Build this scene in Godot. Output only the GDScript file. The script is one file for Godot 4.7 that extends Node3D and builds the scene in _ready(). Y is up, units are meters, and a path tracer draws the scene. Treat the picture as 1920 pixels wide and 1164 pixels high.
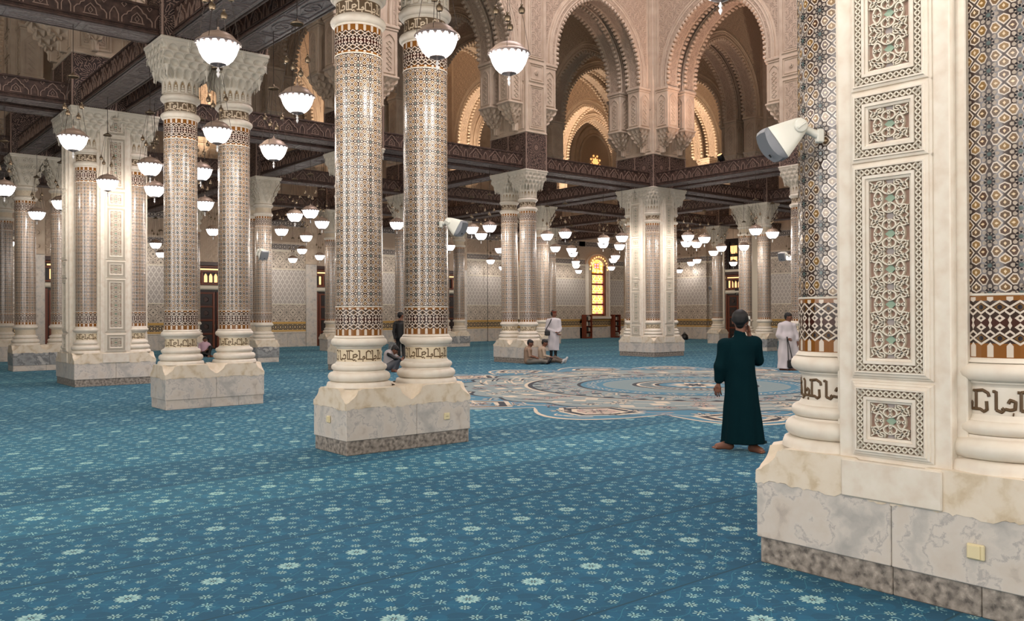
extends Node3D
# A great mosque hall: x runs along one arcade, -z along the other, metres. The near pier stands at the origin.

const S := [0.0, 6.909, 13.33, 20.225, 27.195, 33.8]
const WALL := 39.75
const SPRING := 10.27
const LAMP_Y := 4.6
const CAM_YAW := 39.7279
const GLOW := 5.0
const LAMP_E := 1.9
const EXPOSURE := 0.92
const GREEN := Vector3(2.87, 0.0, -3.73)
const WHITE_R := Vector3(16.28, 0.0, -11.66)
const WHITE_C := Vector3(15.9, 0.0, -21.26)
const SEAT_1 := Vector3(12.86, 0.0, -18.94)
const SEAT_2 := Vector3(13.42, 0.0, -18.85)
const BLACK_M := Vector3(10.89, 0.0, -24.0)
const CROUCH := Vector3(7.44, 0.0, -18.94)
const PINK := Vector3(6.76, 0.0, -31.81)
var M := {}
var MESH := {}
var taken := {}
var rng := RandomNumberGenerator.new()

# ------------------------------------------------------------------ mesh builder
class MB:
	var v := PackedVector3Array()
	var n := PackedVector3Array()
	var t := PackedVector2Array()
	var c := PackedColorArray()
	var ix := PackedInt32Array()
	var col := Color(1, 1, 1)
	var xf := Transform3D()

	func add(p: Vector3, nn: Vector3, uv := Vector2.ZERO) -> int:
		v.append(xf * p)
		n.append((xf.basis * nn).normalized())
		t.append(uv)
		c.append(col)
		return v.size() - 1

	func face(a: int, b: int, cc: int) -> void:   # counter-clockwise seen from outside
		ix.append(a)
		ix.append(cc)
		ix.append(b)

	func quad(a: Vector3, b: Vector3, p: Vector3, d: Vector3, u0 := Vector2(0, 0), u1 := Vector2(1, 1)) -> void:
		var nn := (p - a).cross(d - b)
		if nn.length_squared() < 1e-16:
			return
		nn = nn.normalized()
		var i := add(a, nn, Vector2(u0.x, u1.y))
		add(b, nn, Vector2(u1.x, u1.y))
		add(p, nn, Vector2(u1.x, u0.y))
		add(d, nn, Vector2(u0.x, u0.y))
		face(i, i + 1, i + 2)
		face(i, i + 2, i + 3)

	func tri(a: Vector3, b: Vector3, p: Vector3) -> void:
		var nn := (b - a).cross(p - a).normalized()
		var i := add(a, nn)
		add(b, nn)
		add(p, nn)
		face(i, i + 1, i + 2)

	func fan(pts: Array, up: Vector3) -> void:   # flat convex polygon, any winding, facing up
		var nn := Vector3.ZERO
		for k in pts.size():
			nn += (pts[k] as Vector3).cross(pts[(k + 1) % pts.size()])
		var flip: bool = nn.dot(up) < 0.0
		var i := v.size()
		for p in pts:
			add(p, up)
		for k in range(1, pts.size() - 1):
			if flip:
				face(i, i + k + 1, i + k)
			else:
				face(i, i + k, i + k + 1)

	func box(at: Vector3, s: Vector3, e := 0.0, uvs := 1.0) -> void:   # bevelled box about its centre
		var h := s * 0.5
		if e > 0.0:
			e = minf(e, minf(h.x, minf(h.y, h.z)) * 0.8)
		for ax in 3:
			for sg in [-1.0, 1.0]:
				var w := Vector3.ZERO
				w[ax] = sg
				var a := Vector3.ZERO
				var b := Vector3.ZERO
				a[(ax + 1) % 3] = 1.0
				b[(ax + 2) % 3] = 1.0
				if sg < 0:
					var q := a
					a = b
					b = q
				var ha: float = absf((h * a).x + (h * a).y + (h * a).z) - e
				var hb: float = absf((h * b).x + (h * b).y + (h * b).z) - e
				var o := at + w * (absf((h * w).x + (h * w).y + (h * w).z))
				quad(o - a * ha - b * hb, o + a * ha - b * hb, o + a * ha + b * hb, o - a * ha + b * hb, Vector2.ZERO, Vector2(ha * 2 * uvs, hb * 2 * uvs))
		if e <= 0.0:
			return
		for ax in 3:
			var i1 := (ax + 1) % 3
			var i2 := (ax + 2) % 3
			for s1 in [-1.0, 1.0]:
				for s2 in [-1.0, 1.0]:
					var p := Vector3.ZERO
					p[i1] = s1 * h[i1]
					p[i2] = s2 * (h[i2] - e)
					var q := Vector3.ZERO
					q[i1] = s1 * (h[i1] - e)
					q[i2] = s2 * h[i2]
					var l := Vector3.ZERO
					l[ax] = h[ax] - e
					if s1 * s2 > 0:
						quad(at + p - l, at + q - l, at + q + l, at + p + l)
					else:
						quad(at + q - l, at + p - l, at + p + l, at + q + l)
		for sx in [-1.0, 1.0]:
			for sy in [-1.0, 1.0]:
				for sz in [-1.0, 1.0]:
					var a2 := at + Vector3(sx * h.x, sy * (h.y - e), sz * (h.z - e))
					var b2 := at + Vector3(sx * (h.x - e), sy * h.y, sz * (h.z - e))
					var c2 := at + Vector3(sx * (h.x - e), sy * (h.y - e), sz * h.z)
					if sx * sy * sz > 0:
						tri(a2, b2, c2)
					else:
						tri(a2, c2, b2)

	func lathe(at: Vector3, prof: Array, seg := 24, ur := 1.0, a0 := 0.0, a1 := TAU) -> void:   # Vector2(radius, height) from bottom to top
		var m := prof.size()
		var ns := []
		var len := [0.0]
		for k in m - 1:
			var d: Vector2 = prof[k + 1] - prof[k]
			ns.append(Vector2(d.y, -d.x).normalized())
			len.append(len[k] + d.length())
		for k in m - 1:
			if prof[k].distance_to(prof[k + 1]) < 1e-6:
				continue
			var n0: Vector2 = ns[k]
			var n1: Vector2 = ns[k]
			if k > 0 and ns[k - 1].dot(ns[k]) > 0.55:
				n0 = (ns[k - 1] + ns[k]).normalized()
			if k < m - 2 and ns[k + 1].dot(ns[k]) > 0.55:
				n1 = (ns[k + 1] + ns[k]).normalized()
			var i := v.size()
			for s in seg + 1:
				var a := lerpf(a0, a1, float(s) / seg)
				var cs := cos(a)
				var sn := -sin(a)
				var u := float(s) / seg * ur
				add(at + Vector3(cs * prof[k].x, prof[k].y, sn * prof[k].x), Vector3(cs * n0.x, n0.y, sn * n0.x), Vector2(u, 1.0 - len[k] / len[m - 1]))
				add(at + Vector3(cs * prof[k + 1].x, prof[k + 1].y, sn * prof[k + 1].x), Vector3(cs * n1.x, n1.y, sn * n1.x), Vector2(u, 1.0 - len[k + 1] / len[m - 1]))
			for s in seg:
				var j := i + s * 2
				face(j, j + 2, j + 3)
				face(j, j + 3, j + 1)

	func grid(rows: Array, closed := false, flip := false) -> void:   # rows of PackedVector3Array, smooth; outside is on the left of (along, up)
		var nr := rows.size()
		var nc: int = rows[0].size()
		var i := v.size()
		for r in nr:
			for k in nc:
				var pu: Vector3
				if closed:
					pu = rows[r][(k + 1) % nc] - rows[r][(k - 1 + nc) % nc]
				else:
					pu = rows[r][mini(k + 1, nc - 1)] - rows[r][maxi(k - 1, 0)]
				var pv: Vector3 = rows[mini(r + 1, nr - 1)][k] - rows[maxi(r - 1, 0)][k]
				var nn := pu.cross(pv)
				if nn.length_squared() < 1e-18:
					nn = Vector3.UP
				nn = nn.normalized()
				add(rows[r][k], -nn if flip else nn, Vector2(float(k) / nc, 1.0 - float(r) / (nr - 1)))
		var lim := nc if closed else nc - 1
		for r in nr - 1:
			for k in lim:
				var a := i + r * nc + k
				var b := i + r * nc + (k + 1) % nc
				if flip:
					face(a, b + nc, b)
					face(a, a + nc, b + nc)
				else:
					face(a, b, b + nc)
					face(a, b + nc, a + nc)

	func tube(path: Array, r: float, seg := 6, r2 := -1.0) -> void:
		var rows := []
		var side := Vector3.UP
		var m := path.size()
		for k in m:
			var d: Vector3 = (path[mini(k + 1, m - 1)] - path[maxi(k - 1, 0)]).normalized()
			if k == 0:
				side = d.cross(Vector3.UP if absf(d.y) < 0.9 else Vector3.RIGHT).normalized()
			side = (side - d * side.dot(d)).normalized()
			var up := side.cross(d)
			var rr := r if r2 < 0 else lerpf(r, r2, float(k) / (m - 1))
			var row := PackedVector3Array()
			for s in seg:
				var a := TAU * s / seg
				row.append(path[k] + (side * cos(a) + up * sin(a)) * rr)
			rows.append(row)
		grid(rows, true, true)
		for e in [0, m - 1]:
			var pts := []
			for p in rows[e]:
				pts.append(p)
			var dd: Vector3 = (path[1] - path[0]) if e > 0 and m == 2 else ((path[m - 1] - path[m - 2]) if e > 0 else (path[0] - path[1]))
			fan(pts, dd.normalized())

	func ribbon(pts: Array, w: float, z0: float, z1: float, closed := false) -> void:   # a raised strip in the xy plane, top at z1
		var m := pts.size()
		var l := []
		var r := []
		for k in m:
			var a: Vector2 = pts[(k - 1 + m) % m] if closed else pts[maxi(k - 1, 0)]
			var b: Vector2 = pts[(k + 1) % m] if closed else pts[mini(k + 1, m - 1)]
			var d := (b - a).normalized()
			var nn := Vector2(-d.y, d.x) * w * 0.5
			l.append(pts[k] + nn)
			r.append(pts[k] - nn)
		for k in (m if closed else m - 1):
			var j := (k + 1) % m
			var l0 := Vector3(l[k].x, l[k].y, z1)
			var l1 := Vector3(l[j].x, l[j].y, z1)
			var r0 := Vector3(r[k].x, r[k].y, z1)
			var r1 := Vector3(r[j].x, r[j].y, z1)
			var dz := Vector3(0, 0, z0 - z1)
			quad(r0, r1, l1, l0)
			quad(l0, l1, l1 + dz, l0 + dz)
			quad(r1, r0, r0 + dz, r1 + dz)

	func prism(pts: Array, z0: float, z1: float, bev := 0.0) -> void:   # convex polygon in xy raised from z0 to z1
		var m := pts.size()
		var area := 0.0
		var mid := Vector2.ZERO
		for k in m:
			var a: Vector2 = pts[k]
			area += a.cross(pts[(k + 1) % m])
			mid += a / m
		var q: Array = pts.duplicate()
		if area < 0:
			q.reverse()
		var top := []
		for p in q:
			var pp: Vector2 = p
			top.append(pp.move_toward(mid, bev))
		var f := []
		for p in top:
			f.append(Vector3(p.x, p.y, z1))
		fan(f, Vector3(0, 0, 1))
		for k in m:
			var j := (k + 1) % m
			quad(Vector3(q[k].x, q[k].y, z0), Vector3(q[j].x, q[j].y, z0), Vector3(top[j].x, top[j].y, z1), Vector3(top[k].x, top[k].y, z1))

	func mesh() -> ArrayMesh:
		var a := []
		a.resize(Mesh.ARRAY_MAX)
		a[Mesh.ARRAY_VERTEX] = v
		a[Mesh.ARRAY_NORMAL] = n
		a[Mesh.ARRAY_TEX_UV] = t
		a[Mesh.ARRAY_COLOR] = c
		a[Mesh.ARRAY_INDEX] = ix
		var m := ArrayMesh.new()
		m.add_surface_from_arrays(Mesh.PRIMITIVE_TRIANGLES, a)
		return m

# ------------------------------------------------------------------ scene helpers
func part(called: String, mesh: Mesh, mat: Material, parent: Node3D, at := Vector3.ZERO, turn := 0.0) -> MeshInstance3D:
	var o := MeshInstance3D.new()
	o.name = called
	o.mesh = mesh
	o.material_override = mat
	o.position = at
	o.rotation.y = turn
	parent.add_child(o, true)
	return o

func thing(called: String, at := Vector3.ZERO, turn := 0.0) -> Node3D:
	var o := Node3D.new()
	o.name = numbered(called)
	add_child(o)
	o.position = at
	o.rotation.y = turn
	return o

func numbered(called: String) -> String:
	var k: int = taken.get(called, 0)
	taken[called] = k + 1
	return called if k == 0 else "%s_%03d" % [called, k]

func tag(o: Node, label: String, category := "", group := "", kind := "") -> Node:
	o.set_meta("label", label)
	if category:
		o.set_meta("category", category)
	if group:
		o.set_meta("group", group)
	if kind:
		o.set_meta("kind", kind)
	return o

func copy(src: Node3D, called: String, at: Vector3, turn: float) -> Node3D:
	var o: Node3D = src.duplicate()
	o.name = numbered(called)
	add_child(o)
	o.position = at
	o.rotation.y = turn
	return o

func at(u: float, v: float, y := 0.0) -> Vector3:
	return Vector3(u, y, -v)

func stars(k: int, r0: float, r1: float, o := Vector2.ZERO, ph := 0.0) -> Array:
	var q := []
	for i in k * 2:
		var a := PI * i / k + ph
		q.append(o + Vector2(cos(a), sin(a)) * (r0 if i % 2 == 0 else r1))
	return q

func ngon(k: int, r: float, o := Vector2.ZERO, ph := 0.0, sx := 1.0) -> Array:
	var q := []
	for i in k:
		var a := TAU * i / k + ph
		q.append(o + Vector2(cos(a) * sx, sin(a)) * r)
	return q

func turned(pts: Array, a: float, o := Vector2.ZERO) -> Array:
	var q := []
	for p in pts:
		var pp: Vector2 = p
		q.append(pp.rotated(a) + o)
	return q

# ------------------------------------------------------------------ drawing textures
func poly(im: Image, pts: Array, c: Color, wrap := false) -> void:
	var w := im.get_width()
	var h := im.get_height()
	if wrap:
		var lo: Vector2 = pts[0]
		var hi: Vector2 = pts[0]
		for p in pts:
			lo = lo.min(p)
			hi = hi.max(p)
		for dx in [-w, 0, w]:
			for dy in [-h, 0, h]:
				if hi.x + dx > 0 and lo.x + dx < w and hi.y + dy > 0 and lo.y + dy < h:
					var q := []
					for p in pts:
						q.append(p + Vector2(dx, dy))
					poly(im, q, c)
		return
	var y0 := 1e9
	var y1 := -1e9
	for p in pts:
		y0 = minf(y0, p.y)
		y1 = maxf(y1, p.y)
	var m := pts.size()
	for y in range(maxi(0, floori(y0)), mini(h, ceili(y1) + 1)):
		var xs := []
		var yc := y + 0.5
		for k in m:
			var a: Vector2 = pts[k]
			var b: Vector2 = pts[(k + 1) % m]
			if (a.y <= yc) != (b.y <= yc):
				xs.append(a.x + (yc - a.y) / (b.y - a.y) * (b.x - a.x))
		xs.sort()
		for k in range(0, xs.size() - 1, 2):
			var xa := maxi(0, roundi(xs[k]))
			var xb := mini(w, roundi(xs[k + 1]))
			if xb > xa:
				im.fill_rect(Rect2i(xa, y, xb - xa, 1), c)

func line(im: Image, pts: Array, wd: float, c: Color, wrap := false, wd2 := -1.0) -> void:
	for k in pts.size() - 1:
		var a: Vector2 = pts[k]
		var b: Vector2 = pts[k + 1]
		var ta := wd if wd2 < 0 else lerpf(wd, wd2, float(k) / (pts.size() - 1))
		var tb := wd if wd2 < 0 else lerpf(wd, wd2, float(k + 1) / (pts.size() - 1))
		var d := (b - a).normalized()
		var nn := Vector2(-d.y, d.x)
		poly(im, [a + nn * ta * 0.5 - d * ta * 0.2, b + nn * tb * 0.5 + d * tb * 0.2, b - nn * tb * 0.5 + d * tb * 0.2, a - nn * ta * 0.5 - d * ta * 0.2], c, wrap)

func disc(im: Image, o: Vector2, r: float, c: Color, wrap := false, sx := 1.0) -> void:
	poly(im, ngon(maxi(8, mini(40, int(r * 2))), r, o, 0.0, sx), c, wrap)

func blank(w: int, h: int, c: Color) -> Image:
	var im := Image.create(w, h, false, Image.FORMAT_RGB8)
	im.fill(c)
	return im

func done(im: Image, shrink := true) -> ImageTexture:
	if shrink:
		im.shrink_x2()
	return ImageTexture.create_from_image(im)

func px(pts: Array, sx: float, sy: float) -> Array:   # unit square, y up, to pixels
	var q := []
	for p in pts:
		q.append(Vector2(p.x * sx, (1.0 - p.y) * sy))
	return q

const WHITE := Color(0.82, 0.77, 0.71)
const DARK := Color(0.19, 0.125, 0.1)
const BROWN := Color(0.41, 0.29, 0.15)
const CREAM := Color(0.85, 0.76, 0.62)
const TEAL := Color(0.42, 0.5, 0.49)
const INK := Color(0.09, 0.11, 0.14)

func star_cell() -> Array:   # the mosaic's repeat as [kind, polygon] on a dark ground, a unit cell about its middle: rosettes at the corners, kites round the middle
	var out := []
	for k in 4:
		var a := k * PI / 2
		out.append(["white", turned([Vector2(0, 0.055), Vector2(0.205, 0.235), Vector2(0.19, 0.37), Vector2(0, 0.465), Vector2(-0.19, 0.37), Vector2(-0.205, 0.235)], a)])
		out.append(["brown", turned([Vector2(0, 0.125), Vector2(0.155, 0.25), Vector2(0.14, 0.345), Vector2(0, 0.415), Vector2(-0.14, 0.345), Vector2(-0.155, 0.25)], a)])
		out.append(["cream", turned([Vector2(0, 0.19), Vector2(0.052, 0.275), Vector2(0, 0.335), Vector2(-0.052, 0.275)], a)])
		var o := Vector2(0.5, 0.5).rotated(a)
		for j in 8:
			var b := j * PI / 4
			out.append(["white", turned([Vector2(0.2, 0.058), Vector2(0.285, 0.072), Vector2(0.34, 0.03), Vector2(0.34, -0.03), Vector2(0.285, -0.072), Vector2(0.2, -0.058)], b, o)])
			out.append(["white", turned([Vector2(0.1, 0.0), Vector2(0.15, 0.022), Vector2(0.195, 0.0), Vector2(0.15, -0.022)], b + PI / 8, o)])
			out.append(["ink", turned([Vector2(0.115, 0), Vector2(0.145, 0.036), Vector2(0.188, 0.032), Vector2(0.188, -0.032), Vector2(0.145, -0.036)], b, o)])
		out.append(["teal", stars(8, 0.098, 0.06, o, PI / 8)])
	return out

func kind_color(k: String) -> Color:
	return {"white": WHITE, "brown": BROWN, "cream": CREAM, "teal": TEAL, "ink": INK, "dark": DARK}[k]

func tex_star() -> ImageTexture:
	var n := 512
	var im := blank(n, n, DARK)
	for e in star_cell():
		var q := []
		for p in e[1]:
			q.append(Vector2(p.x + 0.5, 0.5 - p.y) * n)
		poly(im, q, kind_color(e[0]), true)
	return done(im)

func band_polys() -> Array:   # one repeat of the zigzag band, x 0..1, y 0..1 (stripes at the bottom)
	var out := []
	var gold := Color(0.5, 0.31, 0.1)
	var red := Color(0.23, 0.1, 0.07)
	out.append([gold, [Vector2(0, 0.0), Vector2(1, 0), Vector2(1, 0.235), Vector2(0, 0.235)]])
	out.append([gold, [Vector2(0, 0.92), Vector2(1, 0.92), Vector2(1, 1), Vector2(0, 1)]])
	out.append([red, [Vector2(0, 0.5), Vector2(1, 0.5), Vector2(1, 0.64), Vector2(0, 0.64)]])
	out.append([WHITE, [Vector2(0.33, 0.02), Vector2(0.67, 0.02), Vector2(0.67, 0.2), Vector2(0.5, 0.255), Vector2(0.33, 0.2)]])
	out.append([WHITE, [Vector2(0.33, 0.98), Vector2(0.67, 0.98), Vector2(0.67, 0.93), Vector2(0.5, 0.9), Vector2(0.33, 0.93)]])
	out.append([DARK, [Vector2(-0.5, 0.29), Vector2(0, 0.22), Vector2(0.5, 0.29), Vector2(1, 0.22), Vector2(1.5, 0.29), Vector2(1.5, 0.5), Vector2(-0.5, 0.5)]])
	out.append([DARK, [Vector2(-0.5, 0.85), Vector2(0, 0.92), Vector2(0.5, 0.85), Vector2(1, 0.92), Vector2(1.5, 0.85), Vector2(1.5, 0.64), Vector2(-0.5, 0.64)]])
	for x in [0.0, 1.0]:
		for f in [0, 1]:
			var m := func(p: Array) -> Array:
				var q := []
				for a in p:
					q.append(Vector2(a.x + x, a.y if f == 0 else 1.135 - a.y))
				return q
			# white lattice round a black hexagon
			out.append([WHITE, m.call([Vector2(-0.5, 0.30), Vector2(0, 0.205), Vector2(0.5, 0.30), Vector2(0.5, 0.335), Vector2(0, 0.245), Vector2(-0.5, 0.335)])])
			out.append([WHITE, m.call([Vector2(-0.5, 0.30), Vector2(0, 0.40), Vector2(0.5, 0.30), Vector2(0.5, 0.335), Vector2(0, 0.435), Vector2(-0.5, 0.335)])])
			out.append([BROWN, m.call([Vector2(-0.3, 0.318), Vector2(0, 0.255), Vector2(0.3, 0.318), Vector2(0, 0.385)])])
			out.append([INK, m.call([Vector2(-0.12, 0.3), Vector2(0, 0.275), Vector2(0.12, 0.3), Vector2(0.12, 0.34), Vector2(0, 0.365), Vector2(-0.12, 0.34)])])
			# arrow heads
			out.append([WHITE, m.call([Vector2(0.26, 0.40), Vector2(0.5, 0.455), Vector2(0.74, 0.40), Vector2(0.74, 0.365), Vector2(0.5, 0.415), Vector2(0.26, 0.365)])])
			# diamonds
			out.append([WHITE, m.call([Vector2(-0.28, 0.495), Vector2(0, 0.435), Vector2(0.28, 0.495), Vector2(0, 0.56)])])
			out.append([DARK, m.call([Vector2(-0.1, 0.495), Vector2(0, 0.47), Vector2(0.1, 0.495), Vector2(0, 0.52)])])
			out.append([WHITE, m.call([Vector2(0.5, 0.46), Vector2(0.61, 0.52), Vector2(0.53, 0.57), Vector2(0.47, 0.57), Vector2(0.39, 0.52)])])
	return out

func tex_band(full := false) -> ImageTexture:
	var w := 128
	var h := 464
	var im := blank(w, h, DARK)
	for e in band_polys():
		var q := []
		for p in e[1]:
			q.append(Vector2(p.x * w, (1.0 - p.y) * h))
		poly(im, q, e[0], false)
	return done(im)

func kufic() -> Array:   # strokes of the inscription band, repeat 0..6 wide, y 0..1
	var o := []
	var rise := func(x: float, lean := 0.0) -> void:
		o.append([Vector2(x, 0.12), Vector2(x + lean, 0.94), Vector2(x + lean - 0.12, 0.94)])
	rise.call(0.15)
	o.append([Vector2(0.15, 0.14), Vector2(0.34, 0.05), Vector2(0.42, 0.16), Vector2(0.34, 0.24)])
	o.append([Vector2(0.45, 0.2), Vector2(0.62, 0.16), Vector2(0.78, 0.2), Vector2(0.8, 0.52), Vector2(0.62, 0.6), Vector2(0.56, 0.44)])
	rise.call(0.98)
	o.append([Vector2(0.98, 0.94), Vector2(1.3, 0.98), Vector2(1.5, 0.9)])
	rise.call(1.16)
	o.append([Vector2(0.98, 0.14), Vector2(1.4, 0.14), Vector2(1.56, 0.02), Vector2(1.66, 0.1)])
	o.append([Vector2(1.5, 0.22), Vector2(1.5, 0.55), Vector2(1.72, 0.62), Vector2(1.86, 0.5), Vector2(1.74, 0.36), Vector2(1.5, 0.34)])
	rise.call(2.05)
	o.append([Vector2(1.9, 0.14), Vector2(2.36, 0.14), Vector2(2.5, 0.24), Vector2(2.42, 0.42), Vector2(2.3, 0.3)])
	o.append([Vector2(2.62, 0.1), Vector2(2.62, 0.8), Vector2(2.8, 0.94), Vector2(3.02, 0.84), Vector2(3.05, 0.62)])
	o.append([Vector2(2.62, 0.12), Vector2(3.1, 0.12), Vector2(3.24, 0.0), Vector2(3.36, 0.08)])
	rise.call(3.22)
	o.append([Vector2(3.3, 0.16), Vector2(3.55, 0.16), Vector2(3.66, 0.32), Vector2(3.52, 0.46), Vector2(3.4, 0.36)])
	rise.call(3.86)
	rise.call(4.02)
	o.append([Vector2(3.7, 0.12), Vector2(4.3, 0.12), Vector2(4.42, 0.3), Vector2(4.3, 0.5), Vector2(4.18, 0.66), Vector2(4.34, 0.8)])
	o.append([Vector2(4.5, 0.14), Vector2(4.7, 0.02), Vector2(4.84, 0.12), Vector2(4.84, 0.88), Vector2(4.72, 0.96)])
	o.append([Vector2(4.84, 0.14), Vector2(5.16, 0.14), Vector2(5.2, 0.4), Vector2(5.06, 0.5), Vector2(4.98, 0.36)])
	rise.call(5.38)
	o.append([Vector2(5.2, 0.13), Vector2(5.56, 0.13), Vector2(5.7, 0.03), Vector2(5.82, 0.12), Vector2(5.8, 0.5)])
	o.append([Vector2(5.38, 0.94), Vector2(5.66, 0.98), Vector2(5.86, 0.86), Vector2(5.9, 0.7)])
	for x in [0.7, 1.7, 2.3, 3.5, 4.6, 5.1]:
		o.append([Vector2(x, -0.02), Vector2(x + 0.05, -0.03)])
	return o

func tex_kufic(ground: Color, ink: Color) -> ImageTexture:
	var w := 1536
	var h := 256
	var im := blank(w, h, ground)
	im.fill_rect(Rect2i(0, 0, w, 10), ink)
	for s in kufic():
		var q := []
		for p in s:
			q.append(Vector2(p.x * 256, (0.9 - p.y * 0.78) * h))
		line(im, q, 25, ink, true)
	return done(im)

func tex_rosette() -> ImageTexture:   # dark wooden star panel over the capitals
	var n := 512
	var im := blank(n, n, Color(0.2, 0.15, 0.14))
	var tan := Color(0.66, 0.56, 0.5)
	for o in [Vector2(256, 256), Vector2(0, 0), Vector2(512, 0), Vector2(0, 512), Vector2(512, 512)]:
		for k in 16:
			var a := TAU * k / 16
			poly(im, turned([Vector2(70, 0), Vector2(95, 13), Vector2(150, 15), Vector2(176, 0), Vector2(150, -15), Vector2(95, -13)], a, o), tan)
			poly(im, turned([Vector2(82, 0), Vector2(98, 8), Vector2(146, 9), Vector2(164, 0), Vector2(146, -9), Vector2(98, -8)], a, o), Color(0.13, 0.09, 0.09))
			line(im, turned([Vector2(176, 0), Vector2(205, 34), Vector2(232, 0)], a + PI / 16, o), 6, tan)
			line(im, turned([Vector2(30, 0), Vector2(66, 9)], a, o), 5, tan)
		disc(im, o, 36, tan)
		disc(im, o, 26, Color(0.13, 0.09, 0.09))
		poly(im, stars(8, 24, 11, o), tan)
	for o in [Vector2(256, 0), Vector2(0, 256), Vector2(256, 512), Vector2(512, 256)]:
		poly(im, stars(8, 46, 26, o), tan)
		poly(im, stars(8, 36, 20, o), Color(0.16, 0.11, 0.1))
		disc(im, o, 9, tan)
	return done(im)

func tex_star_panel() -> ImageTexture:   # wall panel: dark dots in star order on grey cream
	var n := 256
	var im := blank(n, n, Color(0.76, 0.71, 0.65))
	var d := Color(0.2, 0.18, 0.18)
	var g := Color(0.5, 0.45, 0.41)
	for o in [Vector2(128, 128), Vector2(0, 0), Vector2(256, 0), Vector2(0, 256), Vector2(256, 256)]:
		for k in 8:
			var a := TAU * k / 8
			line(im, turned([Vector2(22, 0), Vector2(44, 18), Vector2(66, 0), Vector2(44, -18), Vector2(22, 0)], a, o), 4, g)
			poly(im, turned([Vector2(72, 0), Vector2(84, 9), Vector2(96, 0), Vector2(84, -9)], a + PI / 8, o), d)
			poly(im, turned([Vector2(48, 0), Vector2(56, 5), Vector2(62, 0), Vector2(56, -5)], a, o), d)
		poly(im, stars(8, 20, 12, o), d)
		disc(im, o, 7, Color(0.7, 0.66, 0.6))
	for o in [Vector2(128, 0), Vector2(0, 128), Vector2(128, 256), Vector2(256, 128)]:
		poly(im, stars(4, 20, 9, o), d)
	return done(im)

func tex_diamond_panel() -> ImageTexture:
	var w := 128
	var h := 208
	var im := blank(w, h, Color(0.62, 0.59, 0.57))
	for o in [Vector2(64, 104), Vector2(0, 0), Vector2(128, 0), Vector2(0, 208), Vector2(128, 208)]:
		var dd := [o + Vector2(0, -102), o + Vector2(46, -40), o + Vector2(60, 0), o + Vector2(46, 40), o + Vector2(0, 102), o + Vector2(-46, 40), o + Vector2(-60, 0), o + Vector2(-46, -40), o + Vector2(0, -102)]
		line(im, dd, 11, Color(0.86, 0.84, 0.8))
		line(im, [o + Vector2(0, -68), o + Vector2(34, 0), o + Vector2(0, 68), o + Vector2(-34, 0), o + Vector2(0, -68)], 5, Color(0.8, 0.77, 0.73))
		disc(im, o, 15, Color(0.84, 0.81, 0.76))
		disc(im, o, 7, Color(0.4, 0.37, 0.36))
		disc(im, o + Vector2(0, -78), 5, Color(0.35, 0.32, 0.3))
		disc(im, o + Vector2(0, 78), 5, Color(0.35, 0.32, 0.3))
	return done(im)

func tex_knot(gold: bool) -> ImageTexture:
	var w := 256
	var h := 160
	var ground := Color(0.15, 0.1, 0.08) if gold else Color(0.3, 0.27, 0.27)
	var l := Color(0.84, 0.74, 0.56) if gold else Color(0.76, 0.73, 0.7)
	var im := blank(w, h, ground)
	for s in [0, 1]:
		var q := []
		for k in 33:
			q.append(Vector2(k * 8.0, 80 + sin(k / 32.0 * TAU + s * PI) * 52))
		line(im, q, 17, l)
		line(im, q, 6, ground)
	for x in [0, 64, 128, 192, 256]:
		poly(im, [Vector2(x - 26, 80), Vector2(x, 62), Vector2(x + 26, 80), Vector2(x, 98)], l)
		line(im, [Vector2(x, 0), Vector2(x, 160)], 6, l)
	for x in [64, 192]:
		disc(im, Vector2(x, 80), 13, Color(0.8, 0.77, 0.7))
	im.fill_rect(Rect2i(0, 0, w, 14), l)
	im.fill_rect(Rect2i(0, h - 14, w, 14), l)
	return done(im)

func tex_arabesque() -> ImageTexture:   # height for carved plaster
	var n := 512
	var im := blank(n, n, Color(0.25, 0.25, 0.25))
	rng.seed = 11
	for o in [Vector2(128, 128), Vector2(384, 128), Vector2(128, 384), Vector2(384, 384)]:
		for k in 6:
			var a := TAU * k / 6
			var q := []
			for j in 12:
				q.append(o + Vector2(20 + j * 9, 0).rotated(a + j * 0.16))
			line(im, q, 13, Color(0.8, 0.8, 0.8), true, 5)
			poly(im, turned([Vector2(60, 12), Vector2(92, 34), Vector2(112, 16), Vector2(88, 2)], a, o), Color(0.95, 0.95, 0.95), true)
		disc(im, o, 26, Color(0.9, 0.9, 0.9), true)
		disc(im, o, 12, Color(0.3, 0.3, 0.3), true)
	for o in [Vector2(256, 256), Vector2(0, 0), Vector2(256, 0), Vector2(0, 256)]:
		poly(im, stars(8, 60, 34, o), Color(0.75, 0.75, 0.75), true)
		poly(im, stars(8, 36, 18, o), Color(0.3, 0.3, 0.3), true)
		disc(im, o, 12, Color(0.9, 0.9, 0.9), true)
	return done(im)

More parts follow.
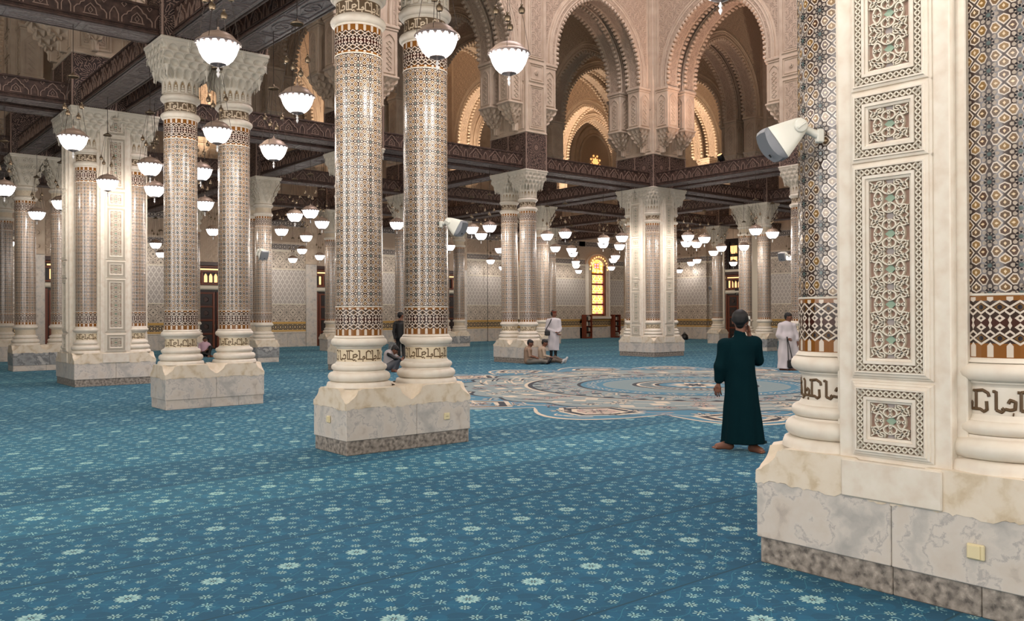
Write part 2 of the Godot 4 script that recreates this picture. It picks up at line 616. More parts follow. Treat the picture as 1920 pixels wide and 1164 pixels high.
func tex_stained() -> ImageTexture:
	var n := 256
	var im := blank(n, n, Color(1.0, 0.86, 0.55))
	var cols := [Color(1, 0.7, 0.25), Color(1, 0.93, 0.75), Color(0.95, 0.5, 0.15), Color(0.75, 0.62, 0.85), Color(1, 0.96, 0.86)]
	rng.seed = 5
	for k in 8:
		var a := TAU * k / 8
		poly(im, turned([Vector2(10, 0), Vector2(52, 26), Vector2(98, 0), Vector2(52, -26)], a, Vector2(128, 128)), cols[k % 2])
	for k in 16:
		disc(im, Vector2(128, 128) + Vector2(106, 0).rotated(TAU * k / 16), 12, cols[2 + k % 3])
	for x in [24, 232]:
		for y in [24, 232]:
			disc(im, Vector2(x, y), 30, cols[2])
			disc(im, Vector2(x, y), 18, cols[3])
	disc(im, Vector2(128, 128), 26, cols[4])
	for x in range(0, 257, 64):
		line(im, [Vector2(x, 0), Vector2(x, 256)], 4, Color(0.35, 0.18, 0.08))
		line(im, [Vector2(0, x), Vector2(256, x)], 4, Color(0.35, 0.18, 0.08))
	return done(im)

func flower(im: Image, o: Vector2, r: float, n: int, c: Color, mid: Color, edge: Color) -> void:
	for k in n:
		var a := TAU * k / n + o.x
		poly(im, turned([Vector2(r * 0.2, 0), Vector2(r * 0.6, r * 0.24), Vector2(r * 1.08, 0), Vector2(r * 0.6, -r * 0.24)], a, o), edge, true)
	for k in n:
		var a := TAU * k / n + o.x
		poly(im, turned([Vector2(r * 0.22, 0), Vector2(r * 0.62, r * 0.17), Vector2(r * 0.96, r * 0.05), Vector2(r * 0.96, -r * 0.05), Vector2(r * 0.62, -r * 0.17)], a, o), c, true)
	disc(im, o, r * 0.3, mid, true)
	disc(im, o, r * 0.16, c, true)

func tex_carpet() -> ImageTexture:   # one repeat: 0.503 m across the roll's length, 1.295 m over its width
	var w := 768
	var h := 1976
	var im := blank(w, h, Color(0.05, 0.28, 0.38))
	rng.seed = 3
	for k in 90:   # clouds of dye
		var o := Vector2(rng.randf() * w, rng.randf() * h)
		var s := rng.randf()
		disc(im, o, 50 + 70 * rng.randf(), Color(0.03 + s * 0.04, 0.23 + s * 0.1, 0.33 + s * 0.1), true)
	var vine := Color(0.34, 0.5, 0.52)
	var pale := Color(0.95, 0.85, 0.76)
	var ivory := Color(1.0, 0.85, 0.74)
	var navy := Color(0.04, 0.13, 0.22)
	var leaf := Color(0.2, 0.43, 0.46)
	for k in 7:   # long vines
		var q := []
		var y0 := h * (k + 0.5) / 7.0
		for j in 41:
			q.append(Vector2(w * j / 40.0, y0 + sin(j / 40.0 * TAU + k * 1.7) * 95))
		line(im, q, 5, vine, true)
		for j in range(2, 40, 4):
			var p: Vector2 = q[j]
			var a := 0.9 if j % 8 == 2 else -0.9
			var cq := []
			for i in 7:
				cq.append(p + Vector2(i * 9.0, 0).rotated(a + i * 0.22 * signf(a)))
			line(im, cq, 7, leaf, true, 2)
	for k in 26:   # curled leaves
		var o := Vector2(rng.randf() * w, rng.randf() * h)
		var a := rng.randf() * TAU
		var q := []
		for i in 9:
			q.append(o + Vector2(i * 11.0, 0).rotated(a + i * 0.2))
		line(im, q, 12 if k % 3 else 17, leaf if k % 3 else pale, true, 2)
	flower(im, Vector2(384, 988), 124, 14, ivory, Color(0.35, 0.28, 0.22), navy)
	flower(im, Vector2(384, 988), 72, 8, pale, Color(0.5, 0.3, 0.25), navy)
	var spots := [[150, 900, 46], [560, 1120, 50], [640, 880, 40], [230, 1150, 44], [90, 1060, 34], [500, 760, 48], [330, 640, 44], [120, 560, 50], [620, 560, 42], [470, 450, 46], [230, 380, 52], [690, 330, 40], [80, 270, 42], [430, 240, 50], [610, 150, 46], [220, 110, 40],
		[430, 1320, 46], [160, 1400, 50], [660, 1380, 44], [330, 1520, 48], [560, 1600, 42], [90, 1620, 46], [400, 1720, 50], [690, 1760, 44], [210, 1800, 48], [540, 1870, 40]]
	for s in spots:
		flower(im, Vector2(s[0], s[1]), s[2] * 1.3, 6 + int(s[0]) % 3, ivory if int(s[1]) % 3 else pale, Color(0.3, 0.27, 0.25), navy)
	for k in 60:
		var o := Vector2(rng.randf() * w, rng.randf() * h)
		var a := rng.randf() * TAU
		poly(im, turned([Vector2(-13, 0), Vector2(0, 6), Vector2(13, 0), Vector2(0, -6)], a, o), pale, true)
	im.fill_rect(Rect2i(0, 0, w, 13), Color(0.035, 0.11, 0.19))
	im.fill_rect(Rect2i(0, h - 13, w, 13), Color(0.035, 0.11, 0.19))
	return done(im)

func ringpoly(im: Image, o: Vector2, r0: float, r1: float, c: Color, lobes := 0, amp := 0.0, ph := 0.0) -> void:
	var n := 192
	for k in n:
		var a := TAU * k / n
		var b := TAU * (k + 1.15) / n
		var fa := 1.0 + amp * absf(cos(lobes * 0.5 * a + ph)) if lobes else 1.0
		var fb := 1.0 + amp * absf(cos(lobes * 0.5 * b + ph)) if lobes else 1.0
		poly(im, [o + Vector2(cos(a), sin(a)) * r0 * (fa if r0 > 0 else 1.0), o + Vector2(cos(a), sin(a)) * r1 * fa, o + Vector2(cos(b), sin(b)) * r1 * fb, o + Vector2(cos(b), sin(b)) * r0 * (fb if r0 > 0 else 1.0)], c)

func tex_medallion() -> ImageTexture:   # 15.2 m across
	var n := 2048
	var o := Vector2(n, n) * 0.5
	var m := n / 15.2
	var sky := Color(0.22, 0.46, 0.56)
	var blue := Color(0.13, 0.36, 0.46)
	var navy := Color(0.03, 0.08, 0.16)
	var ivory := Color(0.8, 0.75, 0.66)
	var rose := Color(0.66, 0.56, 0.52)
	var grey := Color(0.5, 0.56, 0.56)
	var im := blank(n, n, blue)
	ringpoly(im, o, 0, 6.1 * m, ivory, 16, 0.19)
	ringpoly(im, o, 0, 6.0 * m, sky, 16, 0.19)
	for k in 16:
		var a := TAU * k / 16
		var big := k % 2 == 0
		var r := 6.35 if big else 6.0
		for q in [[1.0, ivory], [0.86, navy], [0.66, ivory], [0.52, sky if big else rose]]:
			poly(im, turned([Vector2(-0.75, 0), Vector2(-0.2, 0.8), Vector2(0.35, 0.55), Vector2(0.75, 0), Vector2(0.35, -0.55), Vector2(-0.2, -0.8)].map(func(p: Vector2) -> Vector2: return p * q[0] * m), a, o + Vector2(r * m, 0).rotated(a)), q[1])
		flower(im, o + Vector2(r * m, 0).rotated(a), 0.3 * m, 8, ivory, navy, navy)
	rng.seed = 4
	for k in 260:
		var a := rng.randf() * TAU
		var r := 5.2 + rng.randf() * 1.6
		var q := []
		var w0 := rng.randf_range(-0.09, 0.09)
		for i in 9:
			q.append(o + Vector2((r + sin(i * 0.5) * 0.14) * m, 0).rotated(a + i * 0.012 + w0 * i * i * 0.01))
		line(im, q, 5 + 6 * rng.randf(), [ivory, navy, ivory, rose, blue][k % 5], false, 2)
	for k in 64:
		var a := TAU * k / 64
		flower(im, o + Vector2((5.62 + 0.3 * (k % 3)) * m, 0).rotated(a), (0.15 + 0.05 * (k % 2)) * m, 6, ivory if k % 2 else rose, navy, navy)
	ringpoly(im, o, 0, 5.3 * m, navy, 24, 0.05)
	ringpoly(im, o, 0, 5.22 * m, grey, 24, 0.05)
	rng.seed = 21
	for ring in [[5.0, 44, 0.22], [4.55, 36, 0.28], [4.15, 36, 0.2]]:
		for k in ring[1]:
			var a: float = TAU * k / ring[1]
			var p: Vector2 = o + Vector2(ring[0] * m, 0).rotated(a)
			if k % 2 == 0:
				flower(im, p, ring[2] * m, 7, ivory if k % 4 == 0 else rose, navy, navy)
			else:
				poly(im, turned([Vector2(-0.16, 0), Vector2(0, 0.2), Vector2(0.16, 0), Vector2(0, -0.2)].map(func(w: Vector2) -> Vector2: return w * m), a + 0.4, p), ivory)
	for k in 120:
		var a := rng.randf() * TAU
		var q := []
		var r := 4.1 + rng.randf() * 1.0
		for i in 8:
			q.append(o + Vector2((r + i * 0.03) * m, 0).rotated(a + i * 0.02))
		line(im, q, 6, ivory if k % 3 else navy)
	ringpoly(im, o, 0, 3.95 * m, ivory)
	ringpoly(im, o, 0, 3.87 * m, navy)
	ringpoly(im, o, 0, 3.76 * m, grey)
	for ring in [[3.45, 32], [3.0, 28]]:
		for k in ring[1]:
			var a: float = TAU * (k + 0.5) / ring[1]
			flower(im, o + Vector2(ring[0] * m, 0).rotated(a), 0.24 * m, 6, ivory if k % 2 else rose, blue, navy)
			poly(im, turned([Vector2(-0.14, 0), Vector2(0, 0.14), Vector2(0.14, 0), Vector2(0, -0.14)].map(func(w: Vector2) -> Vector2: return w * m), a, o + Vector2((ring[0] + 0.22) * m, 0).rotated(a + PI / ring[1])), navy)
	ringpoly(im, o, 0, 2.72 * m, navy)
	ringpoly(im, o, 0, 2.64 * m, sky)
	for k in 40:
		flower(im, o + Vector2(2.4 * m, 0).rotated(TAU * k / 40), 0.15 * m, 6, ivory, blue, blue)
	ringpoly(im, o, 0, 2.12 * m, grey)
	for k in 72:
		line(im, [o + Vector2(1.5 * m, 0).rotated(TAU * k / 72), o + Vector2(2.05 * m, 0).rotated(TAU * (k + 1.3) / 72)], 7, Color(0.36, 0.5, 0.54))
	ringpoly(im, o, 0, 1.44 * m, navy)
	ringpoly(im, o, 0, 1.34 * m, ivory)
	ringpoly(im, o, 0, 1.27 * m, grey)
	for k in 48:
		line(im, [o + Vector2(1.02 * m, 0).rotated(TAU * k / 48), o + Vector2(1.24 * m, 0).rotated(TAU * k / 48)], 8, navy)
	ringpoly(im, o, 0, 0.97 * m, ivory)
	ringpoly(im, o, 0, 0.92 * m, navy)
	ringpoly(im, o, 0, 0.82 * m, sky)
	poly(im, stars(12, 0.7 * m, 0.4 * m, o), ivory)
	poly(im, stars(12, 0.4 * m, 0.2 * m, o), navy)
	return ImageTexture.create_from_image(im)

# ------------------------------------------------------------------ materials
func noise_tex(freq: float, cols: Array, kind := FastNoiseLite.TYPE_SIMPLEX_SMOOTH, oct := 5, size := 512, warp := 0.0, normal := false) -> NoiseTexture2D:
	var f := FastNoiseLite.new()
	f.seed = 7
	f.noise_type = kind
	f.frequency = freq
	f.fractal_octaves = oct
	if warp > 0:
		f.domain_warp_enabled = true
		f.domain_warp_amplitude = warp
		f.domain_warp_frequency = freq
	var x := NoiseTexture2D.new()
	x.width = size
	x.height = size
	x.seamless = true
	x.noise = f
	if normal:
		x.as_normal_map = true
		x.bump_strength = 4.0
	elif cols.size():
		var g := Gradient.new()
		g.offsets = PackedFloat32Array(cols.map(func(p: Array) -> float: return p[0]))
		g.colors = PackedColorArray(cols.map(func(p: Array) -> Color: return p[1]))
		x.color_ramp = g
	return x

func mat(called: String, c: Color, rough := 0.6, metal := 0.0) -> StandardMaterial3D:
	var m := StandardMaterial3D.new()
	m.resource_name = called
	m.albedo_color = c
	m.roughness = rough
	m.metallic = metal
	M[called] = m
	return m

func textured(called: String, tx: Texture2D, rough := 0.6, scale := Vector3(1, 1, 1), tri := 0.0) -> StandardMaterial3D:
	var m := mat(called, Color.WHITE, rough)
	m.albedo_texture = tx
	m.uv1_scale = scale
	if tri > 0:
		m.uv1_triplanar = true
		m.uv1_world_triplanar = true
		m.uv1_scale = Vector3(tri, tri, tri)
	return m

func make_materials() -> void:
	var m: StandardMaterial3D
	m = textured("mosaic", tex_star(), 0.22)
	m.clearcoat_enabled = true
	m.clearcoat = 0.35
	m.clearcoat_roughness = 0.12
	m = textured("mosaic_band", tex_band(), 0.22)
	m.clearcoat_enabled = true
	m.clearcoat = 0.5
	m.clearcoat_roughness = 0.12
	m = mat("inlay_matt", Color.WHITE, 0.6)
	m.vertex_color_use_as_albedo = true
	m = mat("arabesque_stone", Color(0.87, 0.81, 0.71), 0.5)
	m.heightmap_enabled = true
	m.heightmap_texture = tex_arabesque()
	m.heightmap_scale = 2.0
	m.uv1_triplanar = true
	m.uv1_scale = Vector3(3.4, 3.4, 3.4)
	m = mat("grout", DARK, 0.3)
	m.clearcoat_enabled = true
	m.clearcoat = 0.4
	m.clearcoat_roughness = 0.1
	m = mat("inlay", Color.WHITE, 0.2)
	m.vertex_color_use_as_albedo = true
	m.clearcoat_enabled = true
	m.clearcoat = 0.5
	m.clearcoat_roughness = 0.1
	for k in 4:
		m = mat("tile_%d" % k, [Color(0.42, 0.31, 0.17), Color(0.34, 0.25, 0.15), Color(0.5, 0.38, 0.2), Color(0.3, 0.2, 0.14)][k], 0.2)
		m.clearcoat_enabled = true
		m.clearcoat = 0.5
		m.clearcoat_roughness = 0.1
	textured("inscription", tex_kufic(Color(0.87, 0.8, 0.68), Color(0.36, 0.27, 0.15)), 0.45)
	textured("inscription_high", tex_kufic(Color(0.36, 0.29, 0.2), Color(0.84, 0.78, 0.68)), 0.45)
	mat("bronze_paint", Color(0.34, 0.25, 0.14), 0.5)
	textured("marble", noise_tex(0.006, [[0.0, Color(0.63, 0.62, 0.6)], [0.3, Color(0.75, 0.73, 0.7)], [0.46, Color(0.82, 0.79, 0.75)], [0.5, Color(0.68, 0.66, 0.64)], [0.53, Color(0.82, 0.79, 0.75)], [0.8, Color(0.8, 0.76, 0.71)], [1.0, Color(0.68, 0.64, 0.6)]], FastNoiseLite.TYPE_SIMPLEX_SMOOTH, 5, 768, 60.0), 0.28, Vector3.ONE, 0.55)
	textured("marble_grey", noise_tex(0.006, [[0.0, Color(0.42, 0.43, 0.44)], [0.4, Color(0.62, 0.63, 0.63)], [0.5, Color(0.44, 0.45, 0.46)], [0.58, Color(0.7, 0.7, 0.69)], [1.0, Color(0.8, 0.79, 0.77)]], FastNoiseLite.TYPE_SIMPLEX_SMOOTH, 5, 512, 60.0), 0.28, Vector3.ONE, 0.5)
	textured("granite", noise_tex(0.018, [[0.0, Color(0.3, 0.28, 0.26)], [0.3, Color(0.47, 0.44, 0.41)], [0.5, Color(0.56, 0.53, 0.49)], [0.75, Color(0.63, 0.59, 0.55)], [1.0, Color(0.74, 0.7, 0.65)]], FastNoiseLite.TYPE_SIMPLEX, 7, 512, 30.0), 0.4, Vector3.ONE, 1.3)
	m = textured("stone", noise_tex(0.015, [[0.0, Color(0.83, 0.78, 0.71)], [0.4, Color(0.86, 0.82, 0.76)], [0.6, Color(0.87, 0.84, 0.78)], [1.0, Color(0.89, 0.86, 0.81)]], FastNoiseLite.TYPE_SIMPLEX_SMOOTH, 5, 512, 15.0), 0.5, Vector3.ONE, 0.9)
	textured("coarse_stone", noise_tex(0.02, [[0.0, Color(0.74, 0.66, 0.54)], [0.3, Color(0.82, 0.76, 0.66)], [0.5, Color(0.86, 0.81, 0.73)], [1.0, Color(0.88, 0.84, 0.77)]], FastNoiseLite.TYPE_SIMPLEX_SMOOTH, 6, 512, 25.0), 0.55, Vector3.ONE, 0.5)
	m = mat("carved", Color(0.82, 0.79, 0.73), 0.55)
	m.vertex_color_use_as_albedo = true
	m = textured("plaster", noise_tex(0.01, [[0.0, Color(0.74, 0.66, 0.58)], [0.5, Color(0.8, 0.73, 0.65)], [1.0, Color(0.84, 0.78, 0.7)]]), 0.7, Vector3.ONE, 0.3)
	m = mat("arabesque", Color(0.76, 0.68, 0.6), 0.7)
	m.heightmap_enabled = true
	m.heightmap_texture = tex_arabesque()
	m.heightmap_scale = 5.0
	m.uv1_triplanar = true
	m.uv1_world_triplanar = true
	m.uv1_scale = Vector3(1.2, 1.2, 1.2)
	mat("recess", Color(0.62, 0.52, 0.47), 0.7)
	mat("recess_green", Color(0.55, 0.62, 0.54), 0.7)
	mat("paint_white", Color(0.85, 0.82, 0.75), 0.5)
	textured("wood_rosette", tex_rosette(), 0.55)
	textured("wood", noise_tex(0.02, [[0.0, Color(0.16, 0.11, 0.095)], [0.5, Color(0.26, 0.19, 0.165)], [1.0, Color(0.36, 0.28, 0.24)]]), 0.5, Vector3.ONE, 0.5)
	mat("wood_rib", Color(0.56, 0.47, 0.42), 0.5)
	textured("wood_soffit", noise_tex(0.03, [[0.0, Color(0.36, 0.32, 0.31)], [0.5, Color(0.47, 0.42, 0.41)], [1.0, Color(0.58, 0.53, 0.51)]]), 0.5, Vector3.ONE, 0.8)
	textured("star_panel", tex_star_panel(), 0.4)
	textured("diamond_panel", tex_diamond_panel(), 0.4)
	textured("knot", tex_knot(false), 0.4)
	textured("gold_knot", tex_knot(true), 0.4)
	mat("gilt", Color(0.78, 0.62, 0.33), 0.4, 0.3)
	mat("brass", Color(0.5, 0.44, 0.36), 0.35, 0.8)
	mat("lamp_cap", Color(0.66, 0.58, 0.52), 0.4, 0.4)
	mat("rim_metal", Color(0.5, 0.46, 0.45), 0.4, 0.6)
	mat("chain", Color(0.3, 0.27, 0.25), 0.4, 0.8)
	mat("crystal", Color(0.85, 0.85, 0.85), 0.1)
	m = mat("bowl_glow", Color(0.9, 0.9, 0.9), 0.3)
	m.emission_enabled = true
	m.emission = Color(1.0, 0.97, 0.96)
	m.emission_energy_multiplier = GLOW
	m = mat("lens_glow", Color(1, 0.8, 0.6), 0.3)
	m.emission_enabled = true
	m.emission = Color(1.0, 0.72, 0.45)
	m.emission_energy_multiplier = 2.0
	m = textured("carpet", tex_carpet(), 0.95)
	m.rim_enabled = true
	m.rim = 0.5
	m.rim_tint = 1.0
	m.metallic_specular = 0.2
	for k in 3:
		var cc: StandardMaterial3D = m.duplicate()
		cc.albedo_color = [Color(0.58, 0.83, 0.92), Color(0.61, 0.87, 0.96), Color(0.64, 0.92, 1.0)][k]
		cc.resource_name = "carpet_%d" % k
		M["carpet_%d" % k] = cc
	m = textured("medallion", tex_medallion(), 0.95)
	m.rim_enabled = true
	m.rim = 0.2
	m.metallic_specular = 0.2
	mat("door_wood", Color(0.2, 0.085, 0.045), 0.35)
	mat("door_frame", Color(0.42, 0.19, 0.08), 0.35)
	mat("door_dark", Color(0.1, 0.045, 0.035), 0.4)
	m = textured("stained", tex_stained(), 0.3)
	m.emission_enabled = true
	m.emission_operator = BaseMaterial3D.EMISSION_OP_MULTIPLY
	m.emission = Color(1, 0.9, 0.75)
	m.emission_texture = m.albedo_texture
	m.emission_energy_multiplier = 2.2
	m = mat("pane_light", Color(1, 0.9, 0.8), 0.4)
	m.emission_enabled = true
	m.emission = Color(1.0, 0.72, 0.42)
	m.emission_energy_multiplier = 1.6
	m = mat("unseen_pane_glow", Color(0.9, 0.9, 0.9), 0.4)  # glow of panes out of view, placed to light the square and foreground
	m.emission_enabled = true
	m.emission = Color(1.0, 0.97, 0.94)
	m.emission_energy_multiplier = 1.5
	mat("speaker_white", Color(0.86, 0.86, 0.82), 0.4)
	mat("speaker_grille", Color(0.5, 0.51, 0.53), 0.5)
	mat("black", Color(0.04, 0.04, 0.045), 0.4)
	mat("ivory_plastic", Color(0.87, 0.82, 0.66), 0.4)
	mat("sign_black", Color(0.05, 0.05, 0.05), 0.5)
	m = mat("skin", Color.WHITE, 0.55)
	m.vertex_color_use_as_albedo = true
	m.vertex_color_is_srgb = true
	mat("hair", Color(0.03, 0.026, 0.025), 0.6)
	m = mat("robe_green", Color(0.03, 0.13, 0.15), 0.9)
	m.metallic_specular = 0.15
	m = mat("robe_white", Color(0.78, 0.76, 0.77), 0.8)
	mat("book_red", Color(0.45, 0.2, 0.11), 0.5)
	for k in 5:
		mat("book_%d" % k, [Color(0.75, 0.7, 0.62), Color(0.25, 0.2, 0.18), Color(0.5, 0.42, 0.33), Color(0.15, 0.2, 0.2), Color(0.82, 0.8, 0.75)][k], 0.6)

# ------------------------------------------------------------------ columns
func torus_arc(cx: float, cy: float, r: float, n := 8, a0 := -PI / 2, a1 := PI / 2) -> Array:
	var q := []
	for k in n + 1:
		var a := lerpf(a0, a1, float(k) / n)
		q.append(Vector2(cx + cos(a) * r, cy + sin(a) * r))
	return q

func column_meshes() -> void:
	var b := MB.new()
	var prof := [Vector2(0.40, 0.775), Vector2(0.397, 0.8), Vector2(0.385, 0.832), Vector2(0.35, 0.842), Vector2(0.323, 0.843)]
	prof += torus_arc(0.323, 0.901, 0.058)
	prof += [Vector2(0.318, 0.962), Vector2(0.316, 0.975), Vector2(0.3, 0.975)]
	prof += torus_arc(0.3, 1.015, 0.04)
	prof += [Vector2(0.3, 1.058), Vector2(0.286, 1.068), Vector2(0.276, 1.088)]
	b.lathe(Vector3.ZERO, prof, 40)
	MESH.base = b.mesh()
	b = MB.new()
	b.lathe(Vector3.ZERO, [Vector2(0.272, 1.086), Vector2(0.272, 1.245)], 40, 2.0)
	MESH.text_low = b.mesh()
	b = MB.new()
	prof = [Vector2(0.272, 1.24), Vector2(0.276, 1.252), Vector2(0.292, 1.262), Vector2(0.292, 1.272)]
	prof += torus_arc(0.29, 1.322, 0.052)
	prof += [Vector2(0.312, 1.376), Vector2(0.3, 1.39), Vector2(0.292, 1.402), Vector2(0.28, 1.402)]
	b.lathe(Vector3.ZERO, prof, 40)
	MESH.ring_low = b.mesh()
	b = MB.new()
	b.lathe(Vector3.ZERO, [Vector2(0.29, 1.40), Vector2(0.29, 1.744)], 48, 19.0)
	MESH.band_low = b.mesh()
	b = MB.new()
	b.lathe(Vector3.ZERO, [Vector2(0.29, 1.744), Vector2(0.292, 1.746), Vector2(0.292, 1.756), Vector2(0.288, 1.758)], 40)
	MESH.fillet = b.mesh()
	b = MB.new()
	b.lathe(Vector3.ZERO, [Vector2(0.288, 1.756), Vector2(0.288, 4.81)], 48, 12.0)
	for k in b.t.size():
		b.t[k].y *= 20.0
	MESH.shaft = b.mesh()
	b = MB.new()
	b.lathe(Vector3.ZERO, [Vector2(0.29, 4.816), Vector2(0.29, 5.16)], 48, 19.0)
	for k in b.t.size():
		b.t[k].y = 1.0 - b.t[k].y
	MESH.band_high = b.mesh()
	b = MB.new()
	prof = [Vector2(0.285, 5.152), Vector2(0.3, 5.165), Vector2(0.302, 5.178)]
	prof += torus_arc(0.286, 5.235, 0.054)
	prof += [Vector2(0.29, 5.294), Vector2(0.276, 5.304)]
	b.lathe(Vector3.ZERO, prof, 40)
	prof = [Vector2(0.274, 5.462), Vector2(0.292, 5.474), Vector2(0.3, 5.49)]
	prof += torus_arc(0.29, 5.547, 0.054)
	prof += [Vector2(0.31, 5.606), Vector2(0.302, 5.622)]
	b.lathe(Vector3.ZERO, prof, 40)
	MESH.rings_high = b.mesh()
	b = MB.new()
	b.lathe(Vector3.ZERO, [Vector2(0.272, 5.3), Vector2(0.272, 5.465)], 40, 2.0)
	MESH.text_high = b.mesh()
	MESH.capital = capital()
	MESH.capital_scroll = capital_scroll()
	MESH.plinth = plinth(0.905, 0.82)
	MESH.plinth_square = plinth(0.915, 0.915)
	MESH.abacus = abacus(0.96, 0.96)

func perim(th: float, r: float, k: float) -> Vector2:   # k 0: circle, 1: square of half side r
	var d := Vector2(cos(th), sin(th))
	var sq := d / maxf(absf(d.x), absf(d.y))
	return d.lerp(sq, k) * r

func capital() -> ArrayMesh:   # stalactite bell: tiers of scooped niches that flare from a round neck to a square
	var b := MB.new()
	var nn := 16
	var per := 8
	var cols := nn * per
	# arcade of small arched niches over the neck
	var rows := []
	var tone := []
	for r in 13:
		var y := 5.62 + 0.235 * r / 12.0
		var row := PackedVector3Array()
		for k in cols:
			var th := TAU * k / cols
			var s := absf(fposmod(float(k) / per, 1.0) - 0.5) * 2.0
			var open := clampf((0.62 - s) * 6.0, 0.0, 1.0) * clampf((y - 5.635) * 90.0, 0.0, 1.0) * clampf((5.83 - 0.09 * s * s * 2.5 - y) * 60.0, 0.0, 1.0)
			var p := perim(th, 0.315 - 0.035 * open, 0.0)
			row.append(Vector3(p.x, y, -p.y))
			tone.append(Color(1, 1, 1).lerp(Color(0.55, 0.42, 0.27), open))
		rows.append(row)
	var i0 := b.v.size()
	b.grid(rows, true)
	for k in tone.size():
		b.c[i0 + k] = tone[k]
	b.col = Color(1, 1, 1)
	for k in nn:   # little stepped crests inside the niches
		var th := TAU * (k + 0.5) / nn
		for q in [[0.03, 5.66, 0.035], [0.022, 5.7, 0.03], [0.013, 5.74, 0.035]]:
			var p := Vector2(cos(th), -sin(th)) * 0.292
			b.xf = Transform3D(Basis(Vector3.UP, th + PI / 2), Vector3(p.x, q[1], p.y))
			b.box(Vector3.ZERO, Vector3(q[0] * 2, q[2], 0.03), 0.006)
	b.xf = Transform3D()
	# flaring tiers; niches are spaced evenly along the sides of the square
	nn = 20
	cols = nn * per
	var tiers := [[5.855, 6.05, 0.315, 0.39, 0.0, 0.6], [6.05, 6.18, 0.39, 0.43, 0.6, 0.9], [6.18, 6.3, 0.43, 0.455, 0.9, 1.0], [6.3, 6.43, 0.455, 0.475, 1.0, 1.0]]
	rows = []
	for ti in tiers.size():
		var e: Array = tiers[ti]
		for r in 8:
			var t := r / 7.0
			var row := PackedVector3Array()
			for k in cols:
				var s := absf(fposmod(float(k) / per + 0.5 * (ti % 2), 1.0) - 0.5) * 2.0
				var w := pow(s, 3.0)
				var arch := clampf((0.95 - 0.5 * s * s - t) * 8.0, 0.0, 1.0)
				var g := lerpf(pow(minf(1.0, t * 2.4), 0.8), pow(t, 2.4), arch * (1.0 - w))
				var p := square_perim(4.0 * k / cols, lerpf(e[2], e[3], g) - 0.03 * arch * (1.0 - w) * sin(minf(t * 1.2, 1.0) * PI), lerpf(e[4], e[5], g))
				row.append(Vector3(p.x, lerpf(e[0], e[1], t), -p.y))
			rows.append(row)
	b.grid(rows, true)
	for ti in 4:   # rims of the niches
		var e: Array = tiers[ti]
		for k in nn:
			var c0 := 4.0 * (k + (0.0 if ti % 2 else 0.5)) / nn
			var q := []
			for j in 9:
				var s := -1.0 + j / 4.0
				var yy: float = lerpf(e[0] + 0.004, e[1] - 0.012, 0.95 - 0.55 * s * s - 0.4 * pow(absf(s), 8.0))
				var p := square_perim(c0 + s * 2.0 / nn, lerpf(e[2], e[3], 0.8) + 0.004, lerpf(e[4], e[5], 0.9))
				q.append(Vector3(p.x, yy, -p.y))
			b.tube(q, 0.006, 4)
	for sx in [-1, 1]:   # hanging drops under the corners
		for sz in [-1, 1]:
			b.lathe(Vector3(sx * 0.35, 0, sz * 0.35), [Vector2(0.004, 5.87), Vector2(0.018, 5.89), Vector2(0.014, 5.95), Vector2(0.03, 5.99), Vector2(0.05, 6.07)], 8)
	return b.mesh()

func square_perim(s: float, r: float, k: float) -> Vector2:   # s 0..4 round the sides, k 0: circle, 1: square
	var f := fposmod(s, 4.0)
	var side := int(f)
	var t := (f - side) * 2.0 - 1.0
	var q: Vector2 = [Vector2(1, t), Vector2(-t, 1), Vector2(-1, -t), Vector2(t, -1)][side]
	return q.normalized().lerp(q, k) * r

func capital_scroll() -> ArrayMesh:   # bell covered with rows of curled leaves
	var b := MB.new()
	var rows := []
	for r in 9:
		var t := r / 8.0
		var row := PackedVector3Array()
		for k in 48:
			var p := perim(TAU * k / 48, lerpf(0.3, 0.44, pow(t, 1.6)), smoothstep(0.3, 1.0, t))
			row.append(Vector3(p.x, 5.62 + 0.81 * t, -p.y))
		rows.append(row)
	b.grid(rows, true)
	var tiers := [[5.76, 0.33, 0.15, 8, 0.075], [5.96, 0.37, 0.45, 12, 0.08], [6.16, 0.415, 0.8, 16, 0.08], [6.34, 0.45, 1.0, 16, 0.07]]
	for ti in 4:
		var e: Array = tiers[ti]
		for k in e[3]:
			var th: float = TAU * (k + 0.5 * (ti % 2)) / e[3]
			var p := perim(th, e[1], e[2])
			b.xf = Transform3D(Basis(Vector3.UP, th + PI / 2) * Basis(Vector3.RIGHT, 0.25), Vector3(p.x, e[0], -p.y))
			var q := []
			for j in 15:   # curl
				var a := j * 0.62 + PI * 0.5
				var r: float = e[4] * (1.0 - j * 0.055)
				q.append(Vector3(cos(a) * r, sin(a) * r, 0.01 + j * 0.003))
			b.tube(q, 0.02, 5, 0.012)
			b.lathe(Vector3.ZERO, [Vector2(0.022, -0.01), Vector2(0.018, 0.02), Vector2(0.004, 0.03)], 6)
			b.tube([Vector3(0, -e[4], 0.0), Vector3(0.02, -e[4] - 0.05, -0.01), Vector3(0, -e[4] - 0.11, -0.03)], 0.018, 5)
	b.xf = Transform3D()
	return b.mesh()

func abacus(wx: float, wz: float) -> ArrayMesh:
	var b := MB.new()
	b.box(Vector3(0, 6.45, 0), Vector3(wx, 0.06, wz), 0.012)
	b.box(Vector3(0, 6.5, 0), Vector3(wx + 0.035, 0.06, wz + 0.035), 0.012)
	for k in 4:
		b.xf = Transform3D(Basis(Vector3.UP, k * PI / 2), Vector3.ZERO)
		b.box(Vector3(0, 6.455, (wz if k % 2 == 0 else wx) * 0.5 + 0.008), Vector3(0.06, 0.1, 0.03), 0.008)
		b.box(Vector3(0, 6.4, (wz if k % 2 == 0 else wx) * 0.5 - 0.004), Vector3(0.035, 0.04, 0.03), 0.01)
	b.xf = Transform3D()
	return b.mesh()

